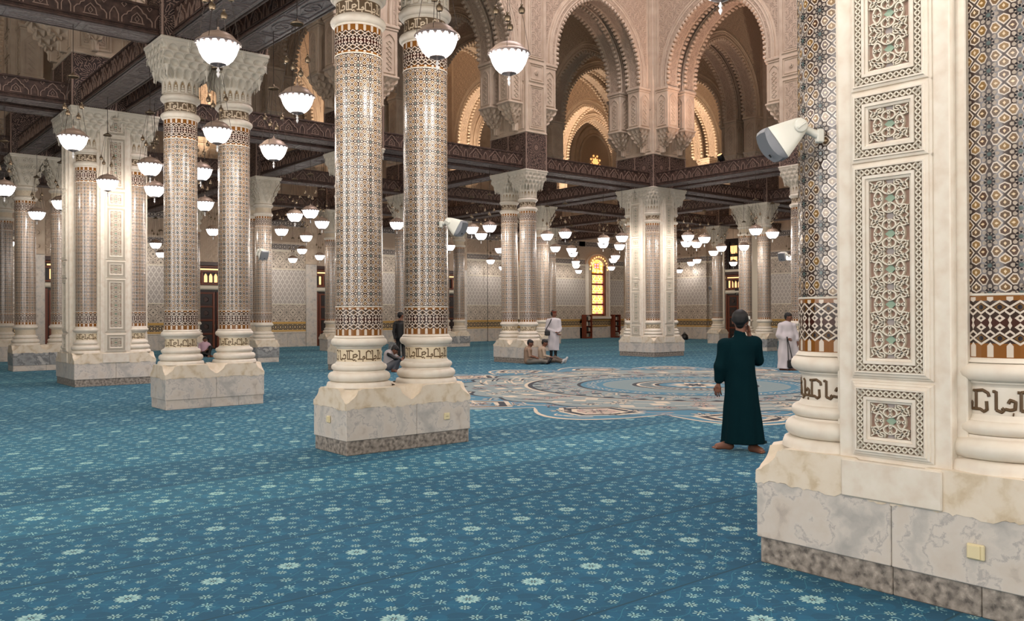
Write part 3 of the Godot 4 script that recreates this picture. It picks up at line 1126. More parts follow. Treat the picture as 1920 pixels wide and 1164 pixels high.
func plinth(wx: float, wz: float) -> ArrayMesh:   # square block whose shoulders are carved away at the corners, with a rough lower edge
	var b := MB.new()
	rng.seed = int(wx * 1000 + wz * 10)
	var lo := PackedVector3Array()
	var rim := PackedVector3Array()
	var mid := PackedVector3Array()
	var top := PackedVector3Array()
	var hx := wx * 0.5 + 0.003
	var hz := wz * 0.5 + 0.003
	var cs := [Vector2(1, -1), Vector2(1, 1), Vector2(-1, 1), Vector2(-1, -1)]
	var jag := 0.0
	for side in 4:
		var a: Vector2 = cs[side]
		var d: Vector2 = cs[(side + 1) % 4]
		for k in 44:
			var s := -1.0 + k / 22.0
			var q := a.lerp(d, (s + 1) * 0.5)
			var e := absf(s)
			var y := 0.775
			if e > 0.57:
				y = 0.758
			if e > 0.66:
				y = lerpf(0.745, 0.645, sqrt(clampf((e - 0.66) / 0.2, 0.0, 1.0)))
			if e > 0.87:
				y = lerpf(0.63, 0.61, (e - 0.87) / 0.13)
			jag = clampf(jag + rng.randf_range(-0.014, 0.014), 0.0, 0.028)
			var z := -q.y * hz
			lo.append(Vector3(q.x * hx, 0.552 - jag, z))
			rim.append(Vector3(q.x * hx * 0.997, y, z * 0.997))
			var th := atan2(q.y * hz, q.x * hx)
			var c := Vector3(cos(th) * 0.398, 0.785, -sin(th) * 0.398)
			top.append(c)
			var m := Vector3(q.x * hx, y, z).lerp(c, 0.5)
			m.y = lerpf(y, 0.785, 0.35)
			mid.append(m)
	# front faces flat, then the carved shoulder
	for k in 176:
		var j := (k + 1) % 176
		b.quad(lo[k], lo[j], rim[j], rim[k])
	b.grid([rim, mid, top], true)
	return b.mesh()

func mosaic_tiles(parent: Node3D, o: Vector3, face: float, spread: float, y0: int, y1: int) -> void:   # the mosaic as set tiles, on the side that faces the angle
	var R := 0.288
	var du := TAU / 12.0
	var dv := 3.054 / 20.0
	var wrapb := func(mb: MB, pts: Array, th: float, y: float, h0: float, h1: float) -> void:
		var m := pts.size()
		var f := []
		var g := []
		for p in pts:
			var a: float = th + p.x * du
			f.append(Vector3(cos(a) * (R + h1), y + p.y * dv, -sin(a) * (R + h1)))
			g.append(Vector3(cos(a) * (R + h0), y + p.y * dv, -sin(a) * (R + h0)))
		if m > 8:
			var ids := Geometry2D.triangulate_polygon(PackedVector2Array(pts))
			for t in range(0, ids.size(), 3):
				mb.fan([f[ids[t]], f[ids[t + 1]], f[ids[t + 2]]], Vector3(cos(th), 0, -sin(th)))
		else:
			mb.fan(f, Vector3(cos(th), 0, -sin(th)))
		if h1 - h0 > 0.0015:
			for k in m:
				var j := (k + 1) % m
				mb.quad(g[k], g[j], f[j], f[k])
	var kites := []
	for d in 4:   # one mesh a direction, shared by every kite
		var mb := MB.new()
		var base := [Vector2(0, 0.125), Vector2(0.155, 0.25), Vector2(0.14, 0.345), Vector2(0, 0.415), Vector2(-0.14, 0.345), Vector2(-0.155, 0.25)]
		var q := turned(base, d * PI / 2)
		wrapb.call(mb, q, 0.0, 0.0, 0.0, 0.0028)
		kites.append(mb.mesh())
	var inlay := MB.new()
	rng.seed = 77
	var cell := star_cell()
	var done_star := {}
	for c in 12:
		var th := (c + 0.5) * du
		if absf(angle_difference(th, face)) > spread:
			continue
		for r in range(y0, y1):
			var y := 1.756 + (r + 0.5) * dv
			for e in cell:
				if e[0] == "brown":
					continue
				inlay.col = kind_color(e[0]).srgb_to_linear() * rng.randf_range(0.92, 1.04)
				wrapb.call(inlay, e[1], th, y, 0.0, {"white": 0.0012, "cream": 0.0038, "teal": 0.0026, "ink": 0.0018}[e[0]])
			for d in 4:
				part("mosaic_tile", kites[d], M["tile_%d" % (rng.randi() % 4)], parent, o + Vector3(0, y, 0), th)
	var st := part("mosaic_inlay", inlay.mesh(), M.inlay, parent, o)
	st.set_meta("kind", "stuff")

func band_tiles(parent: Node3D, o: Vector3) -> void:
	var mb := MB.new()
	var R := 0.2905
	for s in 19:
		var h := 0.0
		for e in band_polys():
			h += 0.00004
			mb.col = (e[0] as Color).srgb_to_linear()
			var pts := []
			for p in e[1]:
				pts.append(Vector2(clampf(p.x, 0.0, 1.0), p.y))
			# cut into slices so that pieces follow the round
			for k in 4:
				var xa := k / 4.0
				var sl := Geometry2D.intersect_polygons(PackedVector2Array(pts), PackedVector2Array([Vector2(xa, -1), Vector2(xa + 0.25, -1), Vector2(xa + 0.25, 2), Vector2(xa, 2)]))
				for g in sl:
					var ids := Geometry2D.triangulate_polygon(g)
					for t in range(0, ids.size(), 3):
						var f := []
						for z in 3:
							var p: Vector2 = g[ids[t + z]]
							var a := TAU * (s + p.x) / 19.0
							f.append(Vector3(cos(a) * (R + h), 1.40 + p.y * 0.344, -sin(a) * (R + h)))
						var am := TAU * (s + 0.5) / 19.0
						mb.fan(f, Vector3(cos(am), 0, -sin(am)))
	var st := part("mosaic_band_inlay", mb.mesh(), M.inlay, parent, o)
	st.set_meta("kind", "stuff")

func raised_text(parent: Node3D, o: Vector3) -> void:
	var mb := MB.new()
	for e in 2 * kufic().size():
		var s: Array = kufic()[e % kufic().size()]
		var turn := PI * float(e / kufic().size())
		var dense := []
		for k in s.size() - 1:
			for j in 3:
				dense.append((s[k] as Vector2).lerp(s[k + 1], j / 3.0))
		dense.append(s[s.size() - 1])
		var q := []
		for p in dense:
			var a: float = turn + PI * p.x / 6.0
			q.append(Vector3(cos(a) * 0.2725, 1.1 + p.y * 0.125, -sin(a) * 0.2725))
		mb.tube(q, 0.0095, 5)
	part("raised_lettering", mb.mesh(), M.bronze_paint, parent, o)

func column(parent: Node3D, o: Vector3, style: String, near := false) -> void:
	part("column_base", MESH.base, M.stone, parent, o)
	var plain := style == "scroll"
	part("inscription_band", MESH.text_low, M.stone if near else (M.arabesque_stone if plain else M.inscription), parent, o)
	part("column_ring", MESH.ring_low, M.stone, parent, o)
	part("mosaic_band", MESH.band_low, M.mosaic_band, parent, o)
	part("column_fillet", MESH.fillet, M.stone, parent, o)
	part("column_fillet", MESH.fillet, M.stone, parent, o + Vector3(0, 3.062, 0))
	part("column_shaft", MESH.shaft, M.grout if near else M.mosaic, parent, o)
	part("mosaic_band", MESH.band_high, M.mosaic_band, parent, o)
	part("column_ring", MESH.rings_high, M.stone, parent, o)
	part("inscription_band", MESH.text_high, M.arabesque_stone if plain else M.inscription_high, parent, o)
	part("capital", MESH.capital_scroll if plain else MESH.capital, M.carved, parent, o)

func slabs(parent: Node3D, called: String, m: Material, lx: float, lz: float, y0: float, y1: float, cuts: Array, bev := 0.006) -> void:   # a course of blocks along x
	var x := -lx * 0.5
	var all := cuts + [lx * 0.5]
	for c in all:
		var b := MB.new()
		b.box(Vector3((x + c) * 0.5, (y0 + y1) * 0.5, 0), Vector3(c - x - 0.004, y1 - y0, lz), bev)
		part(called, b.mesh(), m, parent)
		x = c

func column_pair(style: String, variant: int) -> Node3D:   # two columns on one base, long axis along x
	var o := thing("column_pair")
	slabs(o, "granite_slab", M.granite if variant % 2 == 0 else M.marble, 1.785, 0.795, 0.0, 0.172, [-0.1, 0.42] if variant % 3 else [0.0])
	slabs(o, "marble_slab", M.marble if style == "bell" else M.marble_grey, 1.81, 0.82, 0.17, 0.552, [0.0] if variant % 3 else [0.08])
	for s in [-1, 1]:
		part("plinth_block", MESH.plinth, M.coarse_stone, o, Vector3(0.4525 * s, 0, 0))
		column(o, Vector3(0.495 * s, 0, 0), style)
		part("abacus", MESH.abacus, M.carved, o, Vector3(0.495 * s, 0, 0))
	return o

func column_single(style: String) -> Node3D:
	var o := thing("single_column")
	slabs(o, "granite_slab", M.marble, 0.8, 0.8, 0.0, 0.172, [])
	slabs(o, "marble_slab", M.marble, 0.82, 0.82, 0.17, 0.552, [])
	part("plinth_block", MESH.plinth_square if false else MESH.plinth, M.coarse_stone, o, Vector3.ZERO)
	column(o, Vector3.ZERO, style)
	part("abacus", MESH.abacus, M.carved, o)
	return o

# ------------------------------------------------------------------ square piers with a column at each corner
func panel_meshes(h: float, key: String) -> void:
	var w := 0.4
	var f := MB.new()
	var rect := func(a: float, b: float) -> Array:
		return [Vector3(-a, -b, 0), Vector3(a, -b, 0), Vector3(a, b, 0), Vector3(-a, b, 0)]
	var steps := [[0.045, 0.0], [0.043, 0.012], [0.03, 0.016], [0.028, 0.03], [0.012, 0.034], [0.01, 0.046], [0.0, 0.046], [-0.002, 0.022], [-0.042, 0.022], [-0.044, 0.046], [-0.062, 0.046], [-0.064, 0.036], [-0.078, 0.03], [-0.08, 0.006]]
	for k in steps.size() - 1:
		var p: Array = rect.call(w * 0.5 + steps[k][0], h * 0.5 + steps[k][0])
		var q: Array = rect.call(w * 0.5 + steps[k + 1][0], h * 0.5 + steps[k + 1][0])
		for j in 4:
			var i := (j + 1) % 4
			var za := Vector3(0, 0, steps[k][1])
			var zb := Vector3(0, 0, steps[k + 1][1])
			f.quad(p[j] + za, p[i] + za, q[i] + zb, q[j] + zb)
	MESH["frame_" + key] = f.mesh()
	var l := MB.new()
	# crossed strips in the border
	var bw := 0.04
	for side in 4:
		var along := (w if side % 2 == 0 else h) - 0.004
		var n := roundi((along - bw) / 0.033)
		var off := (h if side % 2 == 0 else w) * 0.5 - 0.022
		for k in n:
			var x0 := -along * 0.5 + along * k / n
			var x1 := -along * 0.5 + along * (k + 1) / n
			for q in [[Vector2(x0, off - 0.017), Vector2(x1, off + 0.017)], [Vector2(x0, off + 0.017), Vector2(x1, off - 0.017)]]:
				l.ribbon(turned(q, side * PI / 2), 0.008, 0.022, 0.042)
	# star lattice in the opening
	var ih := h * 0.5 - 0.084
	var iw := w * 0.5 - 0.084
	var units := maxi(1, roundi(ih * 2 / 0.205))
	var uh := ih * 2 / units
	var bk := MB.new()
	bk.col = Color(0.6, 0.49, 0.43).srgb_to_linear()
	bk.quad(Vector3(-iw - 0.01, -ih - 0.01, 0.008), Vector3(iw + 0.01, -ih - 0.01, 0.008), Vector3(iw + 0.01, ih + 0.01, 0.008), Vector3(-iw - 0.01, ih + 0.01, 0.008))
	bk.col = Color(0.5, 0.41, 0.35).srgb_to_linear()
	for side in 4:
		var lw := (w if side % 2 == 0 else h) * 0.5 - 0.002
		var of := (h if side % 2 == 0 else w) * 0.5
		bk.xf = Transform3D(Basis(Vector3.BACK, side * PI / 2), Vector3.ZERO)
		bk.quad(Vector3(-lw, of - 0.041, 0.0235), Vector3(lw, of - 0.041, 0.0235), Vector3(lw, of - 0.003, 0.0235), Vector3(-lw, of - 0.003, 0.0235))
	bk.xf = Transform3D()
	var z0 := 0.008
	var z1 := 0.03
	for k in units:
		var c := Vector2(0, -ih + uh * (k + 0.5))
		var sy := uh / 0.2
		var E := func(p: Vector2, rx: float, ry: float) -> Array:
			var q := []
			for j in 14:
				q.append(c + Vector2(p.x + cos(TAU * j / 14) * rx, (p.y + sin(TAU * j / 14) * ry) * sy))
			return q
		for s in [-1, 1]:
			l.ribbon(E.call(Vector2(0, 0.052 * s), 0.04, 0.027), 0.009, z0, z1, true)
			l.ribbon(E.call(Vector2(0.066 * s, 0), 0.024, 0.042), 0.009, z0, z1, true)
			l.ribbon([c + Vector2(0.066 * s - 0.024, -0.012), c + Vector2(0.066 * s + 0.024, 0.012)], 0.006, z0, z1)
			l.ribbon([c + Vector2(0.066 * s - 0.024, 0.012), c + Vector2(0.066 * s + 0.024, -0.012)], 0.006, z0, z1)
			l.ribbon([c + Vector2(-0.01, (0.052 * s - 0.026) * sy), c + Vector2(0.01, (0.052 * s + 0.026) * sy)], 0.006, z0, z1)
			l.ribbon([c + Vector2(0.01, (0.052 * s - 0.026) * sy), c + Vector2(-0.01, (0.052 * s + 0.026) * sy)], 0.006, z0, z1)
			for t in [-1, 1]:
				var o := Vector2(0.058 * s, 0.068 * t)
				l.ribbon(E.call(o + Vector2(0.03 * s, -0.006 * t), 0.02, 0.02), 0.008, z0, z1, true)
				l.ribbon(E.call(o + Vector2(-0.006 * s, 0.018 * t), 0.022, 0.013), 0.007, z0, z1, true)
				l.ribbon([c + Vector2(0.116 * s, 0.045 * t * sy), c + Vector2(0.03 * s, 0.1 * t * sy)], 0.006, z0, z1)
				l.ribbon([c + Vector2(0.116 * s, 0.1 * t * sy), c + Vector2(0.04 * s, 0.04 * t * sy)], 0.006, z0, z1)
		bk.col = Color(0.55, 0.64, 0.56).srgb_to_linear()
		bk.prism(stars(4, 0.034, 0.02, c), 0.008, 0.013)
		bk.col = Color(0.6, 0.57, 0.56).srgb_to_linear()
		bk.prism(ngon(6, 0.024, c + Vector2(0, uh * 0.5)), 0.008, 0.013)
		if k == 0:
			bk.prism(ngon(6, 0.024, c + Vector2(0, -uh * 0.5)), 0.008, 0.013)
	MESH["lattice_" + key] = l.mesh()
	MESH["back_" + key] = bk.mesh()

const PANELS := [[1.018, "square"], [1.908, "long"], [2.76, "square"], [3.615, "long"], [4.435, "square"], [5.27, "long"], [6.15, "square"]]

func pier_meshes() -> void:
	panel_meshes(0.36, "square")
	panel_meshes(1.205, "long")
	var b := MB.new()
	b.box(Vector3(0, 0.655, 0.785), Vector3(0.6, 0.225, 0.3), 0.008)
	b.box(Vector3(0, 3.6, 0.6), Vector3(0.67, 5.68, 0.57), 0.006)
	b.box(Vector3(0, 3.6, 0.55), Vector3(0.78, 5.66, 0.52), 0.006)
	b.box(Vector3(0, 3.6, 0.5), Vector3(0.85, 5.66, 0.5), 0.012)
	MESH.pilaster = b.mesh()
	b = MB.new()
	b.box(Vector3(0, 3.5, 0), Vector3(1.0, 5.9, 1.0))
	MESH.pier_core = b.mesh()
	MESH.abacus_pier = abacus(1.97, 1.97)

func pier(near := false, faces := [0, 1, 2, 3]) -> Node3D:   # a square pier
	var o := thing("column_pier")
	for s in [-1, 1]:
		var h := Node3D.new()
		for q in [["granite_slab", M.granite, 1.795, 0.0, 0.172, [0.0] if s > 0 else [0.0, 0.49]], ["marble_slab", M.marble, 1.83, 0.17, 0.552, [0.0]]]:
			var x: float = -q[2] * 0.5
			for c in q[5] + [q[2] * 0.5]:
				var b := MB.new()
				b.box(Vector3(s * q[2] * 0.25, (q[3] + q[4]) * 0.5, (x + c) * 0.5), Vector3(q[2] * 0.5 - 0.003, q[4] - q[3], c - x - 0.004), 0.006)
				part(q[0], b.mesh(), q[1], o)
				x = c
		h.free()
	part("pier_core", MESH.pier_core, M.stone, o)
	for k in 4:
		var a := k * PI / 2
		var p := part("pilaster", MESH.pilaster, M.stone, o, Vector3.ZERO, a)
		for q in PANELS:
			part("panel_frame", MESH["frame_" + q[1]], M.stone, p, Vector3(0, q[0], 0.885))
			part("panel_inlay", MESH["back_" + q[1]], M.inlay_matt, p, Vector3(0, q[0], 0.885))
			part("panel_lattice", MESH["lattice_" + q[1]], M.paint_white, p, Vector3(0, q[0], 0.885))
	for sx in [-1, 1]:
		for sz in [-1, 1]:
			part("plinth_block", MESH.plinth_square, M.coarse_stone, o, Vector3(0.4575 * sx, 0, 0.4575 * sz))
			column(o, Vector3(0.505 * sx, 0, 0.505 * sz), "bell", near and sx < 0)
	part("abacus", MESH.abacus_pier, M.carved, o)
	return o

# ------------------------------------------------------------------ beams
func beam_mesh(L: float) -> Dictionary:
	var key := "beam_%d" % roundi(L * 100)
	if MESH.has(key):
		return MESH[key]
	var d := {}
	var w := 0.56
	var b := MB.new()
	b.box(Vector3(0, 6.82, 0), Vector3(L, 0.46, w - 0.04), 0.01)
	d.body = b.mesh()
	b = MB.new()
	b.box(Vector3(0, 7.04, 0), Vector3(L, 0.05, w + 0.02), 0.012)
	for s in [-1, 1]:
		b.box(Vector3(0, 6.655, s * (w * 0.5 - 0.005)), Vector3(L, 0.028, 0.04), 0.01)
		b.box(Vector3(0, 6.575, s * (w * 0.5 + 0.01)), Vector3(L, 0.05, 0.05), 0.014)
		var n := int(L / 0.11)
		for k in n:
			b.box(Vector3(-L * 0.5 + (k + 0.5) * L / n, 6.615, s * (w * 0.5 - 0.004)), Vector3(0.05, 0.03, 0.03), 0.009)
	d.moulding = b.mesh()
	b = MB.new()
	b.box(Vector3(0, 6.57, 0), Vector3(L, 0.03, w - 0.06), 0.006)
	var nc := maxi(1, roundi(L / 1.15))
	for k in nc:
		var x := -L * 0.5 + (k + 0.5) * L / nc
		var hw := L / nc * 0.5 - 0.06
		b.xf = Transform3D(Basis(Vector3.RIGHT, PI / 2), Vector3(x, 6.556, 0))
		b.ribbon([Vector2(-hw, -0.19), Vector2(hw, -0.19), Vector2(hw, 0.19), Vector2(-hw, 0.19)], 0.025, 0.0, 0.014, true)
		b.ribbon([Vector2(-hw + 0.06, 0), Vector2(-0.1, 0.13), Vector2(0.1, -0.13), Vector2(hw - 0.06, 0), Vector2(0.1, 0.13), Vector2(-0.1, -0.13)], 0.018, 0.0, 0.01, true)
		b.ribbon(ngon(10, 0.12, Vector2.ZERO, 0.0, 1.6), 0.02, 0.0, 0.012, true)
	b.xf = Transform3D()
	d.soffit = b.mesh()
	b = MB.new()
	var nm := maxi(1, roundi(L / 0.74))
	var p := L / nm
	for s in [0, 1]:
		for k in nm:
			b.xf = Transform3D(Basis(Vector3.UP, s * PI), Vector3.ZERO) * Transform3D(Basis(), Vector3(-L * 0.5 + (k + 0.5) * p, 6.675, w * 0.5 - 0.022))
			var h := 0.35
			b.ribbon([Vector2(-0.25, 0.0), Vector2(-0.25, 0.09), Vector2(-0.21, 0.14), Vector2(-0.17, 0.15), Vector2(-0.15, 0.2), Vector2(-0.1, 0.22), Vector2(-0.075, 0.27), Vector2(0, h - 0.02), Vector2(0.075, 0.27), Vector2(0.1, 0.22), Vector2(0.15, 0.2), Vector2(0.17, 0.15), Vector2(0.21, 0.14), Vector2(0.25, 0.09), Vector2(0.25, 0.0)], 0.016, 0.0, 0.022)
			b.ribbon([Vector2(-0.1, 0.02), Vector2(-0.08, 0.13), Vector2(0, 0.21), Vector2(0.08, 0.13), Vector2(0.1, 0.02)], 0.013, 0.0, 0.018)
			b.ribbon([Vector2(0, 0.05), Vector2(0.035, 0.095), Vector2(0, 0.15), Vector2(-0.035, 0.095)], 0.011, 0.0, 0.016, true)
			b.ribbon([Vector2(-0.12, 0.03), Vector2(0.12, 0.03)], 0.013, 0.0, 0.016)
			for t in [-1, 1]:
				b.ribbon([Vector2(t * (p * 0.5 - 0.07), 0.0), Vector2(t * (p * 0.5 - 0.07), 0.12), Vector2(t * (p * 0.5 - 0.03), 0.2), Vector2(t * p * 0.5, 0.24)], 0.014, 0.0, 0.02)
				b.ribbon([Vector2(t * 0.17, h - 0.03), Vector2(t * 0.21, h - 0.08), Vector2(t * 0.25, h - 0.03), Vector2(t * 0.21, h + 0.005)], 0.011, 0.0, 0.015, true)
	b.xf = Transform3D()
	d.frieze = b.mesh()
	MESH[key] = d
	return d

func beam(u0: float, v0: float, u1: float, v1: float, label: String, group := "") -> void:
	var a := at(u0, v0)
	var c := at(u1, v1)
	var L := a.distance_to(c)
	var o := thing("carved_beam", (a + c) * 0.5, 0.0 if absf(u1 - u0) > 0.1 else PI / 2)
	tag(o, label, "beam", group, "structure")
	var d := beam_mesh(L)
	part("beam_core", d.body, M.wood, o)
	part("moulding", d.moulding, M.wood, o)
	part("soffit_board", d.soffit, M.wood_soffit, o)
	part("carved_frieze", d.frieze, M.wood_rib, o)

# ------------------------------------------------------------------ marble piers above the capitals
func bracket_mesh() -> ArrayMesh:   # projects 0.62 along +z, 0.62 wide along x, from 7.85 up to the springing
	var b := MB.new()
	var w := 0.31
	b.box(Vector3(0, 9.45, 0.3), Vector3(0.6, 1.5, 0.6), 0.02)
	b.box(Vector3(0, 10.22, 0.3), Vector3(0.7, 0.1, 0.72), 0.02)
	b.box(Vector3(0, 10.13, 0.3), Vector3(0.65, 0.08, 0.66), 0.02)
	b.box(Vector3(0, 8.72, 0.3), Vector3(0.68, 0.07, 0.7), 0.02)
	# small arched niches at the top of the shaft, panels on it
	for f in 3:
		b.xf = Transform3D(Basis(Vector3.UP, (f - 1) * PI / 2), Vector3(0, 0, 0.3)) * Transform3D(Basis(), Vector3(0, 9.4, 0.302))
		b.ribbon([Vector2(-0.2, -0.58), Vector2(-0.2, 0.4), Vector2(-0.12, 0.52), Vector2(0, 0.6), Vector2(0.12, 0.52), Vector2(0.2, 0.4), Vector2(0.2, -0.58)], 0.035, 0.0, 0.025, true)
		for k in 6:
			b.ribbon([Vector2(0, -0.5 + k * 0.15), Vector2(0.09, -0.43 + k * 0.15), Vector2(0, -0.36 + k * 0.15), Vector2(-0.09, -0.43 + k * 0.15)], 0.022, 0.0, 0.018, true)
	b.xf = Transform3D()
	# stepped stalactite corbel below
	var lv := [[8.69, 8.5, 0.62, 0.6], [8.5, 8.33, 0.5, 0.5], [8.33, 8.18, 0.38, 0.4], [8.18, 8.05, 0.26, 0.28]]
	for q in lv:
		var y0: float = q[1]
		var y1: float = q[0]
		var n := 3 if q[2] > 0.45 else 2
		for k in n:
			var cw: float = q[2] / n
			for f in 3:
				var x: float = -q[2] * 0.5 + cw * (k + 0.5)
				if f == 1:
					b.xf = Transform3D(Basis(), Vector3(x, 0, q[3]))
				else:
					b.xf = Transform3D(Basis(Vector3.UP, (f - 1) * PI / 2), Vector3((f - 1) * q[2] * 0.5, 0, q[3] * (k + 0.5) / n))
				var rows := []
				for r in 4:
					var t := r / 3.0
					var row := PackedVector3Array()
					for j in 7:
						var s := -1.0 + j / 3.0
						var ww := pow(absf(s), 2.0)
						row.append(Vector3(s * cw * 0.5, lerpf(y0, y1, t), -0.11 * (1.0 - lerpf(pow(t, 2.5), pow(minf(1.0, t * 2.2), 0.7), ww))))
					rows.append(row)
				b.grid(rows)
		b.xf = Transform3D()
		b.box(Vector3(0, (y0 + y1) * 0.5, (q[3] - 0.1) * 0.5), Vector3(q[2] - 0.16, y1 - y0, q[3] - 0.1))
	b.box(Vector3(0, 7.98, 0.09), Vector3(0.16, 0.3, 0.18), 0.02)
	b.lathe(Vector3(0, 0, 0.2), [Vector2(0.006, 7.84), Vector2(0.03, 7.88), Vector2(0.024, 7.98), Vector2(0.06, 8.06)], 8)
	return b.mesh()

func tile_block(o: Node3D, wx: float, wz: float) -> void:
	var b := MB.new()
	for k in 4:
		var a := k * PI / 2
		var hw := (wx if k % 2 == 0 else wz)
		var hd := (wz if k % 2 == 0 else wx) * 0.5
		b.xf = Transform3D(Basis(Vector3.UP, a), Vector3.ZERO)
		var n := maxi(1, roundi(hw / 0.95))
		b.quad(Vector3(-hw * 0.5, 6.53, hd), Vector3(hw * 0.5, 6.53, hd), Vector3(hw * 0.5, 7.75, hd), Vector3(-hw * 0.5, 7.75, hd), Vector2.ZERO, Vector2(n, 1.3))
	b.xf = Transform3D()
	part("star_panel_block", b.mesh(), M.wood_rosette, o)
	b = MB.new()
	for sx in [-1, 1]:
		for sz in [-1, 1]:
			var q := []
			b.lathe(Vector3(sx * (wx * 0.5), 0, sz * (wz * 0.5)), [Vector2(0.022, 6.53), Vector2(0.022, 7.75)], 8)
			for k in 24:
				b.lathe(Vector3(sx * wx * 0.5, 6.55 + k * 0.05, sz * wz * 0.5), [Vector2(0.02, 0.0), Vector2(0.029, 0.018), Vector2(0.02, 0.036)], 8)
	for k in 4:
		b.xf = Transform3D(Basis(Vector3.UP, k * PI / 2), Vector3.ZERO)
		var hw := (wx if k % 2 == 0 else wz)
		var hd := (wz if k % 2 == 0 else wx) * 0.5
		if hw > 1.5:
			b.box(Vector3(0, 7.14, hd), Vector3(0.05, 1.22, 0.03), 0.008)
	b.xf = Transform3D()
	part("corner_rope", b.mesh(), M.wood_rib, o)

func upper_pier(u: float, v: float, wx: float, wz: float, turn: float, sides: Array, label: String, tall := 17.0) -> void:   # sides: [turn, offset] of brackets
	var o := thing("upper_pier", at(u, v), turn)
	tag(o, label, "pier", "marble piers above the beams", "structure")
	tile_block(o, wx, wz)
	var b := MB.new()
	b.box(Vector3(0, (7.75 + tall) * 0.5, 0), Vector3(wx + 0.03, tall - 7.75, wz + 0.03), 0.02)
	b.box(Vector3(0, 7.78, 0), Vector3(wx + 0.07, 0.06, wz + 0.07), 0.02)
	part("pier_block", b.mesh(), M.plaster, o)
	b = MB.new()
	var c := MB.new()
	for k in 4:
		var hw := (wx if k % 2 == 0 else wz) * 0.5
		var hd := (wz if k % 2 == 0 else wx) * 0.5 + 0.016
		var n := 2 if hw > 0.7 else 1
		for j in n:
			var x := 0.0 if n == 1 else (j - 0.5) * hw
			var pw := hw / n - 0.13
			b.xf = Transform3D(Basis(Vector3.UP, k * PI / 2), Vector3.ZERO) * Transform3D(Basis(), Vector3(x, 0, hd))
			c.xf = b.xf
			for q in [[7.9, 9.35], [9.5, 10.1], [10.25, 14.0]]:
				b.ribbon([Vector2(-pw, q[0]), Vector2(pw, q[0]), Vector2(pw, q[1]), Vector2(-pw, q[1])], 0.05, 0.0, 0.03, true)
				b.ribbon([Vector2(-pw + 0.07, q[0] + 0.07), Vector2(pw - 0.07, q[0] + 0.07), Vector2(pw - 0.07, q[1] - 0.07), Vector2(-pw + 0.07, q[1] - 0.07)], 0.025, 0.0, 0.018, true)
				if q[1] - q[0] > 0.9:
					c.quad(Vector3(-pw + 0.12, q[0] + 0.12, 0.01), Vector3(pw - 0.12, q[0] + 0.12, 0.01), Vector3(pw - 0.12, q[1] - 0.12, 0.01), Vector3(-pw + 0.12, q[1] - 0.12, 0.01))
				else:
					b.prism(ngon(8, 0.09, Vector2(0, (q[0] + q[1]) * 0.5)), 0.0, 0.03, 0.01)
					b.prism(stars(6, 0.05, 0.03, Vector2(0, (q[0] + q[1]) * 0.5)), 0.03, 0.05)
	part("panel_moulding", b.mesh(), M.plaster, o)
	part("carved_panel", c.mesh(), M.arabesque, o)
	for q in sides:
		var bas := Basis(Vector3.UP, q[0])
		var dist: float = (wz if absf(fposmod(q[0], PI)) < 0.1 else wx) * 0.5
		part("arch_bracket", MESH.bracket, M.plaster, o, bas * Vector3(q[1], 0, dist), q[0])

